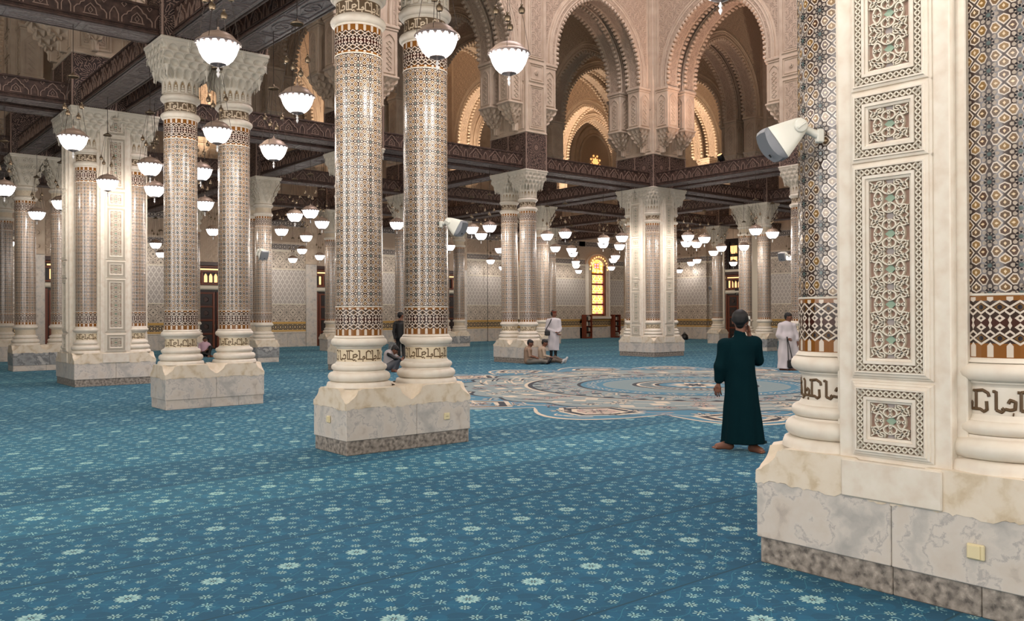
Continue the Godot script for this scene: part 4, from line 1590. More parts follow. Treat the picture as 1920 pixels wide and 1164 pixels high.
# ------------------------------------------------------------------ arches
func arch_mesh(a: float, L: float, top: float, thick: float) -> ArrayMesh:   # half opening a, bay length L, one order, centred, spanning along x
	var b := MB.new()
	var full := arch_curve(a)
	var m := full.size()
	var outer := []
	for k in m:
		var d: Vector2 = (full[mini(k + 1, m - 1)] - full[maxi(k - 1, 0)]).normalized()
		outer.append(full[k] + Vector2(d.y, -d.x) * 0.34)
	var hz := thick * 0.5
	for k in m - 1:
		var p: Vector2 = full[k]
		var q: Vector2 = full[k + 1]
		var po: Vector2 = outer[k]
		var qo: Vector2 = outer[k + 1]
		# soffit
		b.quad(Vector3(p.x, p.y, -hz), Vector3(p.x, p.y, hz), Vector3(q.x, q.y, hz), Vector3(q.x, q.y, -hz))
		for s in [-1.0, 1.0]:
			var z: float = s * hz
			var z2: float = s * (hz - 0.05)
			var f := func(v0: Vector3, v1: Vector3, v2: Vector3, v3: Vector3) -> void:
				if s > 0:
					b.quad(v0, v1, v2, v3)
				else:
					b.quad(v1, v0, v3, v2)
			f.call(Vector3(p.x, p.y, z), Vector3(po.x, po.y, z), Vector3(qo.x, qo.y, z), Vector3(q.x, q.y, z))
			f.call(Vector3(po.x, po.y, z), Vector3(po.x, po.y, z2), Vector3(qo.x, qo.y, z2), Vector3(qo.x, qo.y, z))
			if absf(po.x - qo.x) > 1e-4:
				f.call(Vector3(po.x, po.y, z2), Vector3(po.x, top, z2), Vector3(qo.x, top, z2), Vector3(qo.x, qo.y, z2))
	var ox := a + 0.34
	for s in [-1.0, 1.0]:
		b.box(Vector3(s * (ox + L * 0.5) * 0.5, (SPRING + top) * 0.5, 0), Vector3(L * 0.5 - ox, top - SPRING, thick - 0.1))
	# mouldings that follow the curve
	for off in [0.07, 0.2, 0.3]:
		for s in [-1.0, 1.0]:
			var path := []
			for k in m:
				var d: Vector2 = (full[mini(k + 1, m - 1)] - full[maxi(k - 1, 0)]).normalized()
				var p: Vector2 = full[k] + Vector2(d.y, -d.x) * off
				path.append(Vector3(p.x, p.y, s * hz))
			b.tube(path, 0.022 if off > 0.1 else 0.03, 4)
	# scalloped edge
	var acc := 0.0
	for k in m - 1:
		var p: Vector2 = full[k]
		var q: Vector2 = full[k + 1]
		var len := p.distance_to(q)
		var d := (q - p) / len
		var nn := Vector2(-d.y, d.x)
		var x := 0.17 - acc
		while x <= len:
			var c := p + d * x + nn * 0.02
			for s in [-1.0, 1.0]:
				b.xf = Transform3D(Basis(Vector3(d.x, d.y, 0), Vector3(nn.x, nn.y, 0), Vector3(0, 0, 1)), Vector3(c.x, c.y, s * (hz - 0.05)))
				b.box(Vector3(0, 0.02, 0.02 * s), Vector3(0.11, 0.13, 0.15), 0.03)
			x += 0.17
		acc = fposmod(acc + len, 0.17)
	b.xf = Transform3D()
	return b.mesh()

func arch(u0: float, v0: float, u1: float, v1: float, pier_half: float, double: bool, label: String, group: String) -> void:
	var a := at(u0, v0)
	var c := at(u1, v1)
	var L := a.distance_to(c)
	var key := "arch_%d_%d" % [roundi(L * 20), roundi(pier_half * 100)]
	if not MESH.has(key):
		MESH[key] = arch_mesh(L * 0.5 - pier_half - 0.6, L - pier_half * 2, 17.0, 0.66)
	var o := thing("scalloped_arch", (a + c) * 0.5, 0.0 if absf(u1 - u0) > 0.1 else PI / 2)
	tag(o, label, "arch", group, "structure")
	if not MESH.has(key + "_carving"):
		MESH[key + "_carving"] = arch_carving(L * 0.5 - pier_half - 0.6, 0.66)
	for s in ([-1, 1] if double else [0]):
		var od := part("arch_order", MESH[key], M.plaster, o, Vector3(0, 0, 0.5 * s))
		part("carved_band", MESH[key + "_carving"], M.arabesque, od)

func arch_curve(a: float) -> Array:   # stilted, slightly pointed
	var pts := [Vector2(a, SPRING), Vector2(a, SPRING + 0.18)]
	var cx := -0.18 * a
	var R := a - cx
	var amax := acos(-cx / R)
	for k in 27:
		var t := amax * k / 26
		pts.append(Vector2(cx + cos(t) * R, SPRING + 0.35 + sin(t) * R))
	var full := pts.duplicate()
	for k in range(pts.size() - 2, -1, -1):
		full.append(Vector2(-pts[k].x, pts[k].y))
	return full

func arch_carving(a: float, thick: float) -> ArrayMesh:   # carved fields on the faces and the soffit of an order
	var b := MB.new()
	var full := arch_curve(a)
	var m := full.size()
	var off := func(k: int, r: float, z: float) -> Vector3:
		var d: Vector2 = (full[mini(k + 1, m - 1)] - full[maxi(k - 1, 0)]).normalized()
		var p: Vector2 = full[k] + Vector2(d.y, -d.x) * r
		return Vector3(p.x, p.y, z)
	var hz := thick * 0.5 + 0.004
	for k in m - 1:
		b.quad(off.call(k, 0.1, hz), off.call(k, 0.18, hz), off.call(k + 1, 0.18, hz), off.call(k + 1, 0.1, hz))
		b.quad(off.call(k, 0.18, -hz), off.call(k, 0.1, -hz), off.call(k + 1, 0.1, -hz), off.call(k + 1, 0.18, -hz))
		b.quad(off.call(k, -0.006, -0.18), off.call(k, -0.006, 0.18), off.call(k + 1, -0.006, 0.18), off.call(k + 1, -0.006, -0.18))
		if k > 2 and k < m - 4:
			for s in [-1.0, 1.0]:
				var z: float = s * (hz - 0.045)
				var p: Vector3 = off.call(k, 0.42, z)
				var q: Vector3 = off.call(k + 1, 0.42, z)
				var top := SPRING + 4.6
				if p.y < top and q.y < top and absf(p.x - q.x) > 0.01:
					if s > 0:
						b.quad(p, Vector3(p.x, top, z), Vector3(q.x, top, z), q)
					else:
						b.quad(q, Vector3(q.x, top, z), Vector3(p.x, top, z), p)
	return b.mesh()

# ------------------------------------------------------------------ hanging lamps
func lamp_meshes() -> void:   # origin at the rim
	var b := MB.new()
	b.lathe(Vector3.ZERO, [Vector2(0.08, -0.225), Vector2(0.12, -0.205), Vector2(0.16, -0.165), Vector2(0.195, -0.105), Vector2(0.215, -0.045), Vector2(0.222, 0.0)], 28)
	MESH.bowl = b.mesh()
	b = MB.new()
	b.lathe(Vector3.ZERO, [Vector2(0.222, 0.004), Vector2(0.236, 0.006), Vector2(0.243, 0.014), Vector2(0.236, 0.022), Vector2(0.226, 0.03), Vector2(0.2, 0.04), Vector2(0.195, 0.052), Vector2(0.17, 0.085), Vector2(0.12, 0.118), Vector2(0.06, 0.136), Vector2(0.03, 0.14), Vector2(0.026, 0.155), Vector2(0.012, 0.16), Vector2(0.01, 0.19), Vector2(0.001, 0.195)], 28)
	MESH.lamp_cap = b.mesh()
	b = MB.new()
	var rim := []
	for k in 29:
		rim.append(Vector3(cos(TAU * k / 28), 0, sin(TAU * k / 28)) * 0.241 + Vector3(0, 0.0, 0))
	b.tube(rim, 0.009, 6)
	for k in 18:   # pointed petals round the glass
		var a := TAU * k / 18
		b.xf = Transform3D(Basis(Vector3.UP, a), Vector3.ZERO)
		b.quad(Vector3(-0.03, 0.004, 0.229), Vector3(0.0, -0.038, 0.224), Vector3(0.03, 0.004, 0.229), Vector3(0.0, 0.012, 0.232))
	b.xf = Transform3D()
	MESH.lamp_rim = b.mesh()
	b = MB.new()
	b.lathe(Vector3.ZERO, [Vector2(0.001, -0.258), Vector2(0.03, -0.25), Vector2(0.05, -0.238), Vector2(0.086, -0.228), Vector2(0.088, -0.215), Vector2(0.07, -0.21)], 16)
	MESH.lamp_foot = b.mesh()
	b = MB.new()
	b.lathe(Vector3.ZERO, [Vector2(0.001, -0.37), Vector2(0.01, -0.355), Vector2(0.02, -0.33), Vector2(0.008, -0.31), Vector2(0.014, -0.3), Vector2(0.022, -0.287), Vector2(0.01, -0.27), Vector2(0.006, -0.25)], 8)
	MESH.lamp_drop = b.mesh()

	b = MB.new()
	var bells := MB.new()
	var drop := 6.72 - LAMP_Y
	for k in 4:
		var a := TAU * (k + 0.5) / 4
		var d := Vector3(cos(a), 0, sin(a))
		var yb := 0.5 if k % 2 == 0 else 0.36
		b.tube([d * 0.235 + Vector3(0, 0.012, 0), d * 0.15 + Vector3(0, yb, 0)], 0.0035, 4)
		b.tube([d * 0.15 + Vector3(0, yb + 0.08, 0), d * 0.06 + Vector3(0, 1.0, 0)], 0.0035, 4)
		if k == 0:
			bells.lathe(Vector3.ZERO, [Vector2(0.012, -0.035), Vector2(0.032, -0.03), Vector2(0.04, 0.0), Vector2(0.034, 0.03), Vector2(0.018, 0.045), Vector2(0.012, 0.06), Vector2(0.018, 0.07), Vector2(0.006, 0.085)], 10)
	MESH.lamp_bell = bells.mesh()
	bells = MB.new()
	bells.lathe(Vector3(0, 1.0, 0), [Vector2(0.09, 0.0), Vector2(0.095, 0.015), Vector2(0.06, 0.04), Vector2(0.02, 0.06), Vector2(0.006, 0.09)], 14)
	b.tube([Vector3(0, 1.08, 0), Vector3(0, drop, 0)], 0.006, 5)
	b.tube([Vector3(0, 0.19, 0), Vector3(0, 0.3, 0)], 0.005, 4)
	MESH.lamp_chain = b.mesh()
	MESH.lamp_canopy = bells.mesh()

func lamp(pos: Vector3, label: String) -> void:
	var o := thing("hanging_lamp", pos)
	tag(o, label, "lamp", "hanging bowl lamps")
	part("glass_bowl", MESH.bowl, M.bowl_glow, o)
	part("lamp_cap", MESH.lamp_cap, M.lamp_cap, o)
	part("petal_rim", MESH.lamp_rim, M.rim_metal, o)
	part("lamp_foot", MESH.lamp_foot, M.rim_metal, o)
	part("crystal_drop", MESH.lamp_drop, M.crystal, o)
	part("suspension_chain", MESH.lamp_chain, M.chain, o)
	part("chain_canopy", MESH.lamp_canopy, M.brass, o)
	for k in 4:
		var a := TAU * (k + 0.5) / 4
		part("chain_bell", MESH.lamp_bell, M.brass, o, Vector3(cos(a) * 0.15, 0.5 if k % 2 == 0 else 0.36, sin(a) * 0.15))
	var l := OmniLight3D.new()
	l.name = "lamp_light"
	l.light_color = Color(1.0, 0.955, 0.915)
	l.light_energy = LAMP_E
	l.light_size = 0.08
	l.omni_range = 60.0
	l.omni_attenuation = 2.0
	l.shadow_enabled = true
	l.position = Vector3(0, -0.09, 0)
	o.add_child(l)

# ------------------------------------------------------------------ the outer walls; local x runs along the wall, +z into the hall
func face_quad(x0: float, x1: float, y0: float, y1: float, z: float, uw: float, uh: float) -> ArrayMesh:
	var b := MB.new()
	b.quad(Vector3(x0, y0, z), Vector3(x1, y0, z), Vector3(x1, y1, z), Vector3(x0, y1, z), Vector2(x0 / uw, 0), Vector2(x1 / uw, (y1 - y0) / uh))
	b.quad(Vector3(x0, y1, z), Vector3(x1, y1, z), Vector3(x1, y1, z - 0.1), Vector3(x0, y1, z - 0.1))
	b.quad(Vector3(x1, y0, z), Vector3(x1, y0, z - 0.1), Vector3(x1, y1, z - 0.1), Vector3(x1, y1, z), Vector2(x1 / uw, 0), Vector2((x1 + 0.1) / uw, (y1 - y0) / uh))
	b.quad(Vector3(x0, y0, z - 0.1), Vector3(x0, y0, z), Vector3(x0, y1, z), Vector3(x0, y1, z - 0.1), Vector2(x0 / uw, 0), Vector2((x0 + 0.1) / uw, (y1 - y0) / uh))
	return b.mesh()

func bar(x0: float, x1: float, y0: float, y1: float, z0: float, z1: float, e := 0.012) -> ArrayMesh:
	var b := MB.new()
	b.box(Vector3((x0 + x1) * 0.5, (y0 + y1) * 0.5, (z0 + z1) * 0.5), Vector3(x1 - x0, y1 - y0, z1 - z0), e)
	return b.mesh()

func wall_panel(w: Node3D, x0: float, x1: float, z := 0.06) -> void:   # one tiled field between two openings
	var n := maxi(1, roundi((x1 - x0) / 1.05))
	for k in n:
		var a := lerpf(x0, x1, float(k) / n)
		var c := lerpf(x0, x1, float(k + 1) / n)
		part("dado_slab", bar(a + 0.002, c - 0.002, 0.12, 0.74, 0.0, z + 0.03, 0.006), M.marble, w)
		part("base_slab", bar(a + 0.002, c - 0.002, 0.0, 0.12, 0.0, z + 0.05, 0.008), M.marble, w)
	part("dado_rail", bar(x0, x1, 0.74, 0.8, 0.0, z + 0.06), M.stone, w)
	part("gilt_rail", bar(x0, x1, 0.8, 0.87, 0.0, z + 0.05), M.gilt, w)
	part("gilt_band", face_quad(x0, x1, 0.87, 1.21, z + 0.02, 0.54, 0.34), M.gold_knot, w)
	part("gilt_rail", bar(x0, x1, 1.21, 1.31, 0.0, z + 0.05), M.gilt, w)
	part("star_tile_panel", face_quad(x0, x1, 1.31, 2.2, z, 0.71, 0.78), M.star_panel, w)
	part("panel_fillet", bar(x0, x1, 2.2, 2.26, 0.0, z + 0.02), M.paint_white, w)
	part("diamond_tile_panel", face_quad(x0, x1, 2.26, 4.03, z, 0.25, 0.42), M.diamond_panel, w)
	part("panel_fillet", bar(x0, x1, 4.03, 4.09, 0.0, z + 0.02), M.paint_white, w)
	part("star_tile_panel", face_quad(x0, x1, 4.09, 4.97, z, 0.71, 0.78), M.star_panel, w)
	part("panel_fillet", bar(x0, x1, 4.97, 5.08, 0.0, z + 0.03), M.paint_white, w)
	part("knotwork_band", face_quad(x0, x1, 5.08, 5.39, z, 0.5, 0.31), M.knot, w)
	part("cornice", bar(x0, x1, 5.39, 5.5, 0.0, z + 0.06), M.plaster, w)
	part("carved_plaster", bar(x0, x1, 5.5, 6.3, 0.0, z, 0.0), M.arabesque, w)
	part("knotwork_band", face_quad(x0, x1, 6.3, 6.64, z + 0.01, 0.6, 0.34), M.knot, w)
	part("cornice", bar(x0, x1, 6.64, 6.76, 0.0, z + 0.07), M.plaster, w)

func wall_pilaster(w: Node3D, x0: float, x1: float) -> void:
	part("pilaster", bar(x0, x1, 0.0, 4.36, 0.0, 0.16), M.marble, w)
	var b := MB.new()
	b.box(Vector3((x0 + x1) * 0.5, 5.55, 0.08), Vector3(x1 - x0, 2.36, 0.16), 0.012)
	for k in 3:
		b.xf = Transform3D(Basis(), Vector3((x0 + x1) * 0.5, 4.72 + k * 0.6, 0.16))
		b.ribbon(ngon(16, 0.2), 0.05, 0.0, 0.03, true)
		b.prism(stars(8, 0.12, 0.08), 0.0, 0.03, 0.01)
	b.xf = Transform3D()
	part("carved_pilaster", b.mesh(), M.plaster, w)

func door(called: String, o3: Vector3, turn: float, w: float, label: String) -> void:   # o3: middle of the opening on the wall face
	var o := thing(called, o3, turn)
	tag(o, label, "door", "", "structure")
	var h := w * 0.5
	part("door_recess", bar(-h, h, 0.0, 4.3, -0.02, 0.01, 0.0), M.door_dark, o)
	for s in [-1, 1]:
		part("door_jamb", bar(s * (h - 0.06) - 0.06, s * (h - 0.06) + 0.06, 0.0, 2.88, 0.0, 0.1), M.door_frame, o)
		var x0: float = 0.01 if s > 0 else -h + 0.12
		var x1: float = h - 0.12 if s > 0 else -0.01
		var leaf := part("door_leaf", bar(x0, x1, 0.02, 2.84, 0.0, 0.05), M.door_wood, o)
		var xm := (x0 + x1) * 0.5
		for k in 4:
			var y0 := 0.14 + k * 0.67
			part("door_panel", bar(x0 + 0.2, x1 - 0.2, y0 + 0.05, y0 + 0.55, 0.05, 0.075, 0.02), M.door_dark, leaf)
			part("door_rail", bar(x0 + 0.03, x1 - 0.03, y0 + 0.58, y0 + 0.64, 0.05, 0.085, 0.015), M.door_frame, leaf)
			var d := MB.new()
			d.xf = Transform3D(Basis(), Vector3(xm, y0 + 0.3, 0.075))
			d.prism(stars(8, 0.16, 0.1), 0.0, 0.012, 0.008)
			part("carved_star", d.mesh(), M.door_wood, leaf)
		for xx in [x0 + 0.1, x1 - 0.1]:
			part("door_stile", bar(xx - 0.05, xx + 0.05, 0.06, 2.8, 0.05, 0.09, 0.015), M.door_frame, leaf)
		var hn := MB.new()
		hn.tube([Vector3(-s * -0.08, 1.0, 0.05), Vector3(-s * -0.08, 1.02, 0.12), Vector3(-s * -0.08, 1.22, 0.12), Vector3(-s * -0.08, 1.24, 0.05)], 0.012, 6)
		part("door_handle", hn.mesh(), M.brass, leaf)
	var lt := MB.new()
	lt.tube([Vector3(-h, 3.03, 0.05), Vector3(h, 3.03, 0.05)], 0.12, 14)
	part("marble_lintel", lt.mesh(), M.paint_white, o)
	part("transom_frame", bar(-h, h, 3.17, 3.25, 0.0, 0.12), M.door_frame, o)
	part("transom_frame", bar(-h, h, 3.78, 3.86, 0.0, 0.12), M.door_frame, o)
	part("transom_frame", bar(-h, h, 4.02, 4.1, 0.0, 0.12), M.door_frame, o)
	part("transom_head", bar(-h, h, 4.12, 4.3, 0.0, 0.14), M.door_wood, o)
	part("transom_light", bar(-h + 0.1, h - 0.1, 3.9, 3.97, 0.0, 0.04, 0.0), M.pane_light, o)
	for s in [-1, 1]:
		part("transom_light", bar(s * (h - 0.25) - 0.05, s * (h - 0.25) + 0.05, 3.3, 3.74, 0.0, 0.04, 0.0), M.pane_light, o)
		part("transom_frame", bar(s * (h - 0.42) - 0.05, s * (h - 0.42) + 0.05, 3.25, 3.8, 0.0, 0.1), M.door_frame, o)
	for k in 5:
		var b := MB.new()
		b.xf = Transform3D(Basis(), Vector3(-0.5 + k * 0.25, 3.3, 0.01))
		b.prism([Vector2(-0.09, 0), Vector2(0.09, 0), Vector2(0.09, 0.28), Vector2(0.05, 0.38), Vector2(0, 0.43), Vector2(-0.05, 0.38), Vector2(-0.09, 0.28)], 0.0, 0.03)
		part("arched_light", b.mesh(), M.pane_light, o)
		var c := MB.new()
		c.xf = b.xf
		c.ribbon([Vector2(-0.105, 0), Vector2(-0.105, 0.3), Vector2(-0.06, 0.4), Vector2(0, 0.46), Vector2(0.06, 0.4), Vector2(0.105, 0.3), Vector2(0.105, 0)], 0.035, 0.0, 0.07)
		part("transom_arch", c.mesh(), M.door_wood, o)

func stained_window(called: String, o3: Vector3, turn: float, label: String) -> void:
	var o := thing(called, o3, turn)
	tag(o, label, "window", "", "structure")
	var hw := 0.66
	for k in 5:   # five glazed panels between wooden bars
		var y0 := 1.62 + k * 0.7
		var b := MB.new()
		b.quad(Vector3(-hw + 0.05, y0 + 0.06, 0.03), Vector3(hw - 0.05, y0 + 0.06, 0.03), Vector3(hw - 0.05, y0 + 0.66, 0.03), Vector3(-hw + 0.05, y0 + 0.66, 0.03), Vector2.ZERO, Vector2(2, 1))
		if k == 4:
			var f := [Vector3(-hw + 0.05, y0 + 0.66, 0.03), Vector3(hw - 0.05, y0 + 0.66, 0.03)]
			for j in 11:
				var a := PI * j / 10.0
				f.append(Vector3(cos(a) * (hw - 0.05), y0 + 0.66 + sin(a) * 0.45, 0.03))
			b.fan(f, Vector3(0, 0, 1))
			for j in b.t.size():
				b.t[j] = Vector2(b.v[j].x * 0.75, b.v[j].y)
		part("stained_pane", b.mesh(), M.stained, o)
		part("glazing_bar", bar(-hw, hw, y0 - 0.05, y0 + 0.06, 0.02, 0.09), M.door_frame, o)
	for s in [-1, 1]:
		part("window_jamb", bar(s * hw - 0.07, s * hw + 0.07, 1.55, 5.0, 0.0, 0.2), M.door_frame, o)
		part("window_reveal", bar(s * (hw + 0.2) - 0.13, s * (hw + 0.2) + 0.13, 1.5, 5.0, 0.0, 0.26), M.plaster, o)
		part("window_moulding", bar(s * (hw + 0.38) - 0.05, s * (hw + 0.38) + 0.05, 1.35, 5.1, 0.0, 0.3, 0.02), M.stone, o)
	part("window_sill", bar(-hw - 0.5, hw + 0.5, 1.33, 1.5, 0.0, 0.34, 0.02), M.stone, o)
	var ar := MB.new()
	var path := []
	for j in 21:
		var a := PI * j / 20.0
		path.append(Vector3(cos(a) * (hw + 0.38), 5.1 + sin(a) * 0.72, 0.15))
	ar.tube(path, 0.07, 6)
	path = []
	for j in 21:
		var a := PI * j / 20.0
		path.append(Vector3(cos(a) * hw, 5.0 + sin(a) * 0.5, 0.1))
	ar.tube(path, 0.07, 6)
	part("window_arch", ar.mesh(), M.plaster, o)
	for j in 13:   # coloured roundels over the arch
		var a := PI * j / 12.0
		var r := MB.new()
		r.xf = Transform3D(Basis(Vector3.RIGHT, PI / 2), Vector3(cos(a) * (hw + 0.19), 4.75 + sin(a) * 0.86, 0.27))
		r.lathe(Vector3.ZERO, [Vector2(0.001, 0.02), Vector2(0.06, 0.015), Vector2(0.07, -0.02)], 12)
		part("glass_roundel", r.mesh(), M.pane_light if j % 3 else M.stained, o)

func lunette(called: String, o3: Vector3, turn: float, label: String) -> void:   # carved blind arch with a small star window high on the end wall
	var o := thing(called, o3, turn)
	tag(o, label, "window", "carved lunettes with star windows", "structure")
	var b := MB.new()
	for q in [[2.2, 0.2], [1.85, 0.14], [1.45, 0.1]]:
		var path := []
		for j in 25:
			var a := PI * j / 24.0
			path.append(Vector3(cos(a) * q[0], 12.3 + sin(a) * q[0] * 1.25, 0.05))
		path.push_front(Vector3(q[0], 11.1, 0.05))
		path.append(Vector3(-q[0], 11.1, 0.05))
		b.tube(path, q[1], 6)
	part("lunette_moulding", b.mesh(), M.plaster, o)
	b = MB.new()
	var f := [Vector3(-1.4, 11.1, 0.06), Vector3(1.4, 11.1, 0.06)]
	for j in 17:
		var a := PI * j / 16.0
		f.append(Vector3(cos(a) * 1.4, 12.3 + sin(a) * 1.75, 0.06))
	b.fan(f, Vector3(0, 0, 1))
	part("lunette_carving", b.mesh(), M.arabesque, o)
	b = MB.new()
	b.xf = Transform3D(Basis(), Vector3(0, 12.2, 0.07))
	for k in 8:
		b.prism(turned([Vector2(0.1, 0), Vector2(0.2, 0.09), Vector2(0.36, 0), Vector2(0.2, -0.09)], TAU * k / 8), 0.0, 0.03)
	b.prism(ngon(8, 0.09), 0.0, 0.03)
	for k in 8:
		b.prism(ngon(7, 0.07, Vector2(0.46, 0).rotated(TAU * (k + 0.5) / 8)), 0.0, 0.03)
	part("star_light", b.mesh(), M.pane_light, o)

func speaker(o3: Vector3, yaw: float, pitch: float, s: float, label: String, stem: Vector3) -> void:
	var o := thing("wall_speaker", o3, yaw)
	tag(o, label, "loudspeaker", "white speakers on the columns")
	var cab := MB.new()
	# a tapered cabinet: wide grille end at +z, narrow rounded back
	var rows := []
	for k in 9:
		var t := k / 8.0
		var hw := lerpf(0.045, 0.105, minf(1.0, 0.25 * sqrt(t) + 0.75 * t))
		var hh := lerpf(0.04, 0.125, minf(1.0, 0.3 * sqrt(t) + 0.7 * t))
		var row := PackedVector3Array()
		for j in 24:
			var p := perim(TAU * j / 24, 1.0, 0.82)
			row.append(Vector3(p.x * hw, p.y * hh, -0.15 + 0.25 * t))
		rows.append(row)
	cab.grid(rows, true)
	for e in [0, 8]:
		var f := []
		for p in rows[e]:
			f.append(p)
		cab.fan(f, Vector3(0, 0, -1 if e == 0 else 1))
	var tip := Basis(Vector3.RIGHT, pitch).scaled(Vector3(s, s, s))
	var p1 := part("speaker_cabinet", cab.mesh(), M.speaker_white, o)
	p1.transform = Transform3D(tip, Vector3.ZERO)
	var g := MB.new()
	var f2 := []
	var row2 := PackedVector3Array()
	var row3 := PackedVector3Array()
	for j in 24:
		var p := perim(TAU * j / 24, 1.0, 0.82)
		row2.append(Vector3(p.x * 0.1, p.y * 0.125, 0.101))
		row3.append(Vector3(p.x * 0.085, p.y * 0.11, 0.155 - 0.03 * p.y * p.y))
		f2.append(row3[j])
	g.grid([row2, row3], true)
	g.fan(f2, Vector3(0, 0, 1))
	var p2 := part("speaker_grille", g.mesh(), M.speaker_grille, o)
	p2.transform = p1.transform
	var lg := MB.new()
	lg.box(Vector3(0, -0.05, 0.158), Vector3(0.02, 0.024, 0.006), 0.002)
	var p3 := part("maker_badge", lg.mesh(), M.black, o)
	p3.transform = p1.transform
	var kn := MB.new()
	for sx in [-1, 1]:
		kn.xf = Transform3D(Basis(Vector3.BACK, -sx * PI / 2), Vector3(sx * 0.062, 0.0, -0.1))
		kn.lathe(Vector3.ZERO, [Vector2(0.045, 0.0), Vector2(0.045, 0.02), Vector2(0.038, 0.026), Vector2(0.001, 0.026)], 18)
		kn.box(Vector3(0, 0.03, 0), Vector3(0.014, 0.012, 0.07), 0.003)
	var p4 := part("pivot_knob", kn.mesh(), M.speaker_white, o)
	p4.transform = p1.transform
	var br := MB.new()
	br.tube([tip * Vector3(0, 0, -0.12), stem], 0.026 * s, 10)
	br.box(stem, Vector3(0.05, 0.09, 0.05) * s, 0.008)
	part("wall_bracket", br.mesh(), M.speaker_white, o)

func outlet(o3: Vector3, turn: float, w: float, h: float, socket: bool, label: String) -> void:
	var o := thing("wall_plate", o3, turn)
	tag(o, label, "socket" if socket else "switch plate", "plates on the marble bases")
	part("plate", bar(-w / 2, w / 2, -h / 2, h / 2, 0.0, 0.018, 0.006), M.ivory_plastic, o)
	if socket:
		var b := MB.new()
		for p in [Vector2(0, 0), Vector2(-0.018, 0), Vector2(0.018, 0)]:
			b.xf = Transform3D(Basis(Vector3.RIGHT, PI / 2), Vector3(p.x, p.y, 0.018))
			b.lathe(Vector3.ZERO, [Vector2(0.006 if p.x == 0 else 0.004, 0), Vector2(0.001, 0.002)], 8)
		part("socket_hole", b.mesh(), M.black, o)
	else:
		part("hinged_lid", bar(-w * 0.44, w * 0.3, -h * 0.42, h * 0.42, 0.018, 0.026, 0.004), M.ivory_plastic, o)

func bookcase(o3: Vector3, label: String, red: Material, seedn: int) -> void:   # open to +z, standing at o3
	var o := thing("bookcase", o3)
	tag(o, label, "bookcase")
	var w := 0.56
	var d := 0.42
	for s in [-1, 1]:
		part("side_panel", bar(s * (w / 2) - 0.02, s * (w / 2) + 0.02, 0, 1.62, -d, 0.0, 0.006), red, o)
	part("back_panel", bar(-w / 2, w / 2, 0.05, 1.6, -d - 0.02, -d, 0.0), M.door_dark, o)
	for k in 5:
		part("shelf", bar(-w / 2 + 0.02, w / 2 - 0.02, 0.08 + k * 0.375, 0.11 + k * 0.375, -d, -0.01, 0.004), red, o)
	part("kick_board", bar(-w / 2, w / 2, 0.0, 0.08, -0.04, -0.005, 0.004), red, o)
	rng.seed = seedn
	for k in 4:
		var x := -w / 2 + 0.04
		var n := 0
		while x < w / 2 - 0.09:
			var t := rng.randf_range(0.025, 0.05)
			var h := rng.randf_range(0.19, 0.29)
			var bk := thing("book", o3 + Vector3(x + t / 2, 0.112 + k * 0.375, -0.16))
			tag(bk, "%s upright book from the left on the %s shelf of the %s" % [ORD[n], ["lowest", "second lowest", "second highest", "top"][k], "left bookcase" if seedn == 1 else "right bookcase"], "book", "books in the %s" % ("left bookcase" if seedn == 1 else "right bookcase"))
			part("cover", bar(-t / 2, t / 2, 0, h, -0.18, 0.06, 0.003), M["book_%d" % (rng.randi() % 5)], bk)
			x += t + 0.004
			n += 1
			if rng.randf() < 0.2:
				x += rng.randf_range(0.03, 0.1)

const ORD := ["first", "second", "third", "fourth", "fifth", "sixth", "seventh", "eighth", "ninth", "tenth", "eleventh", "twelfth", "thirteenth", "fourteenth"]

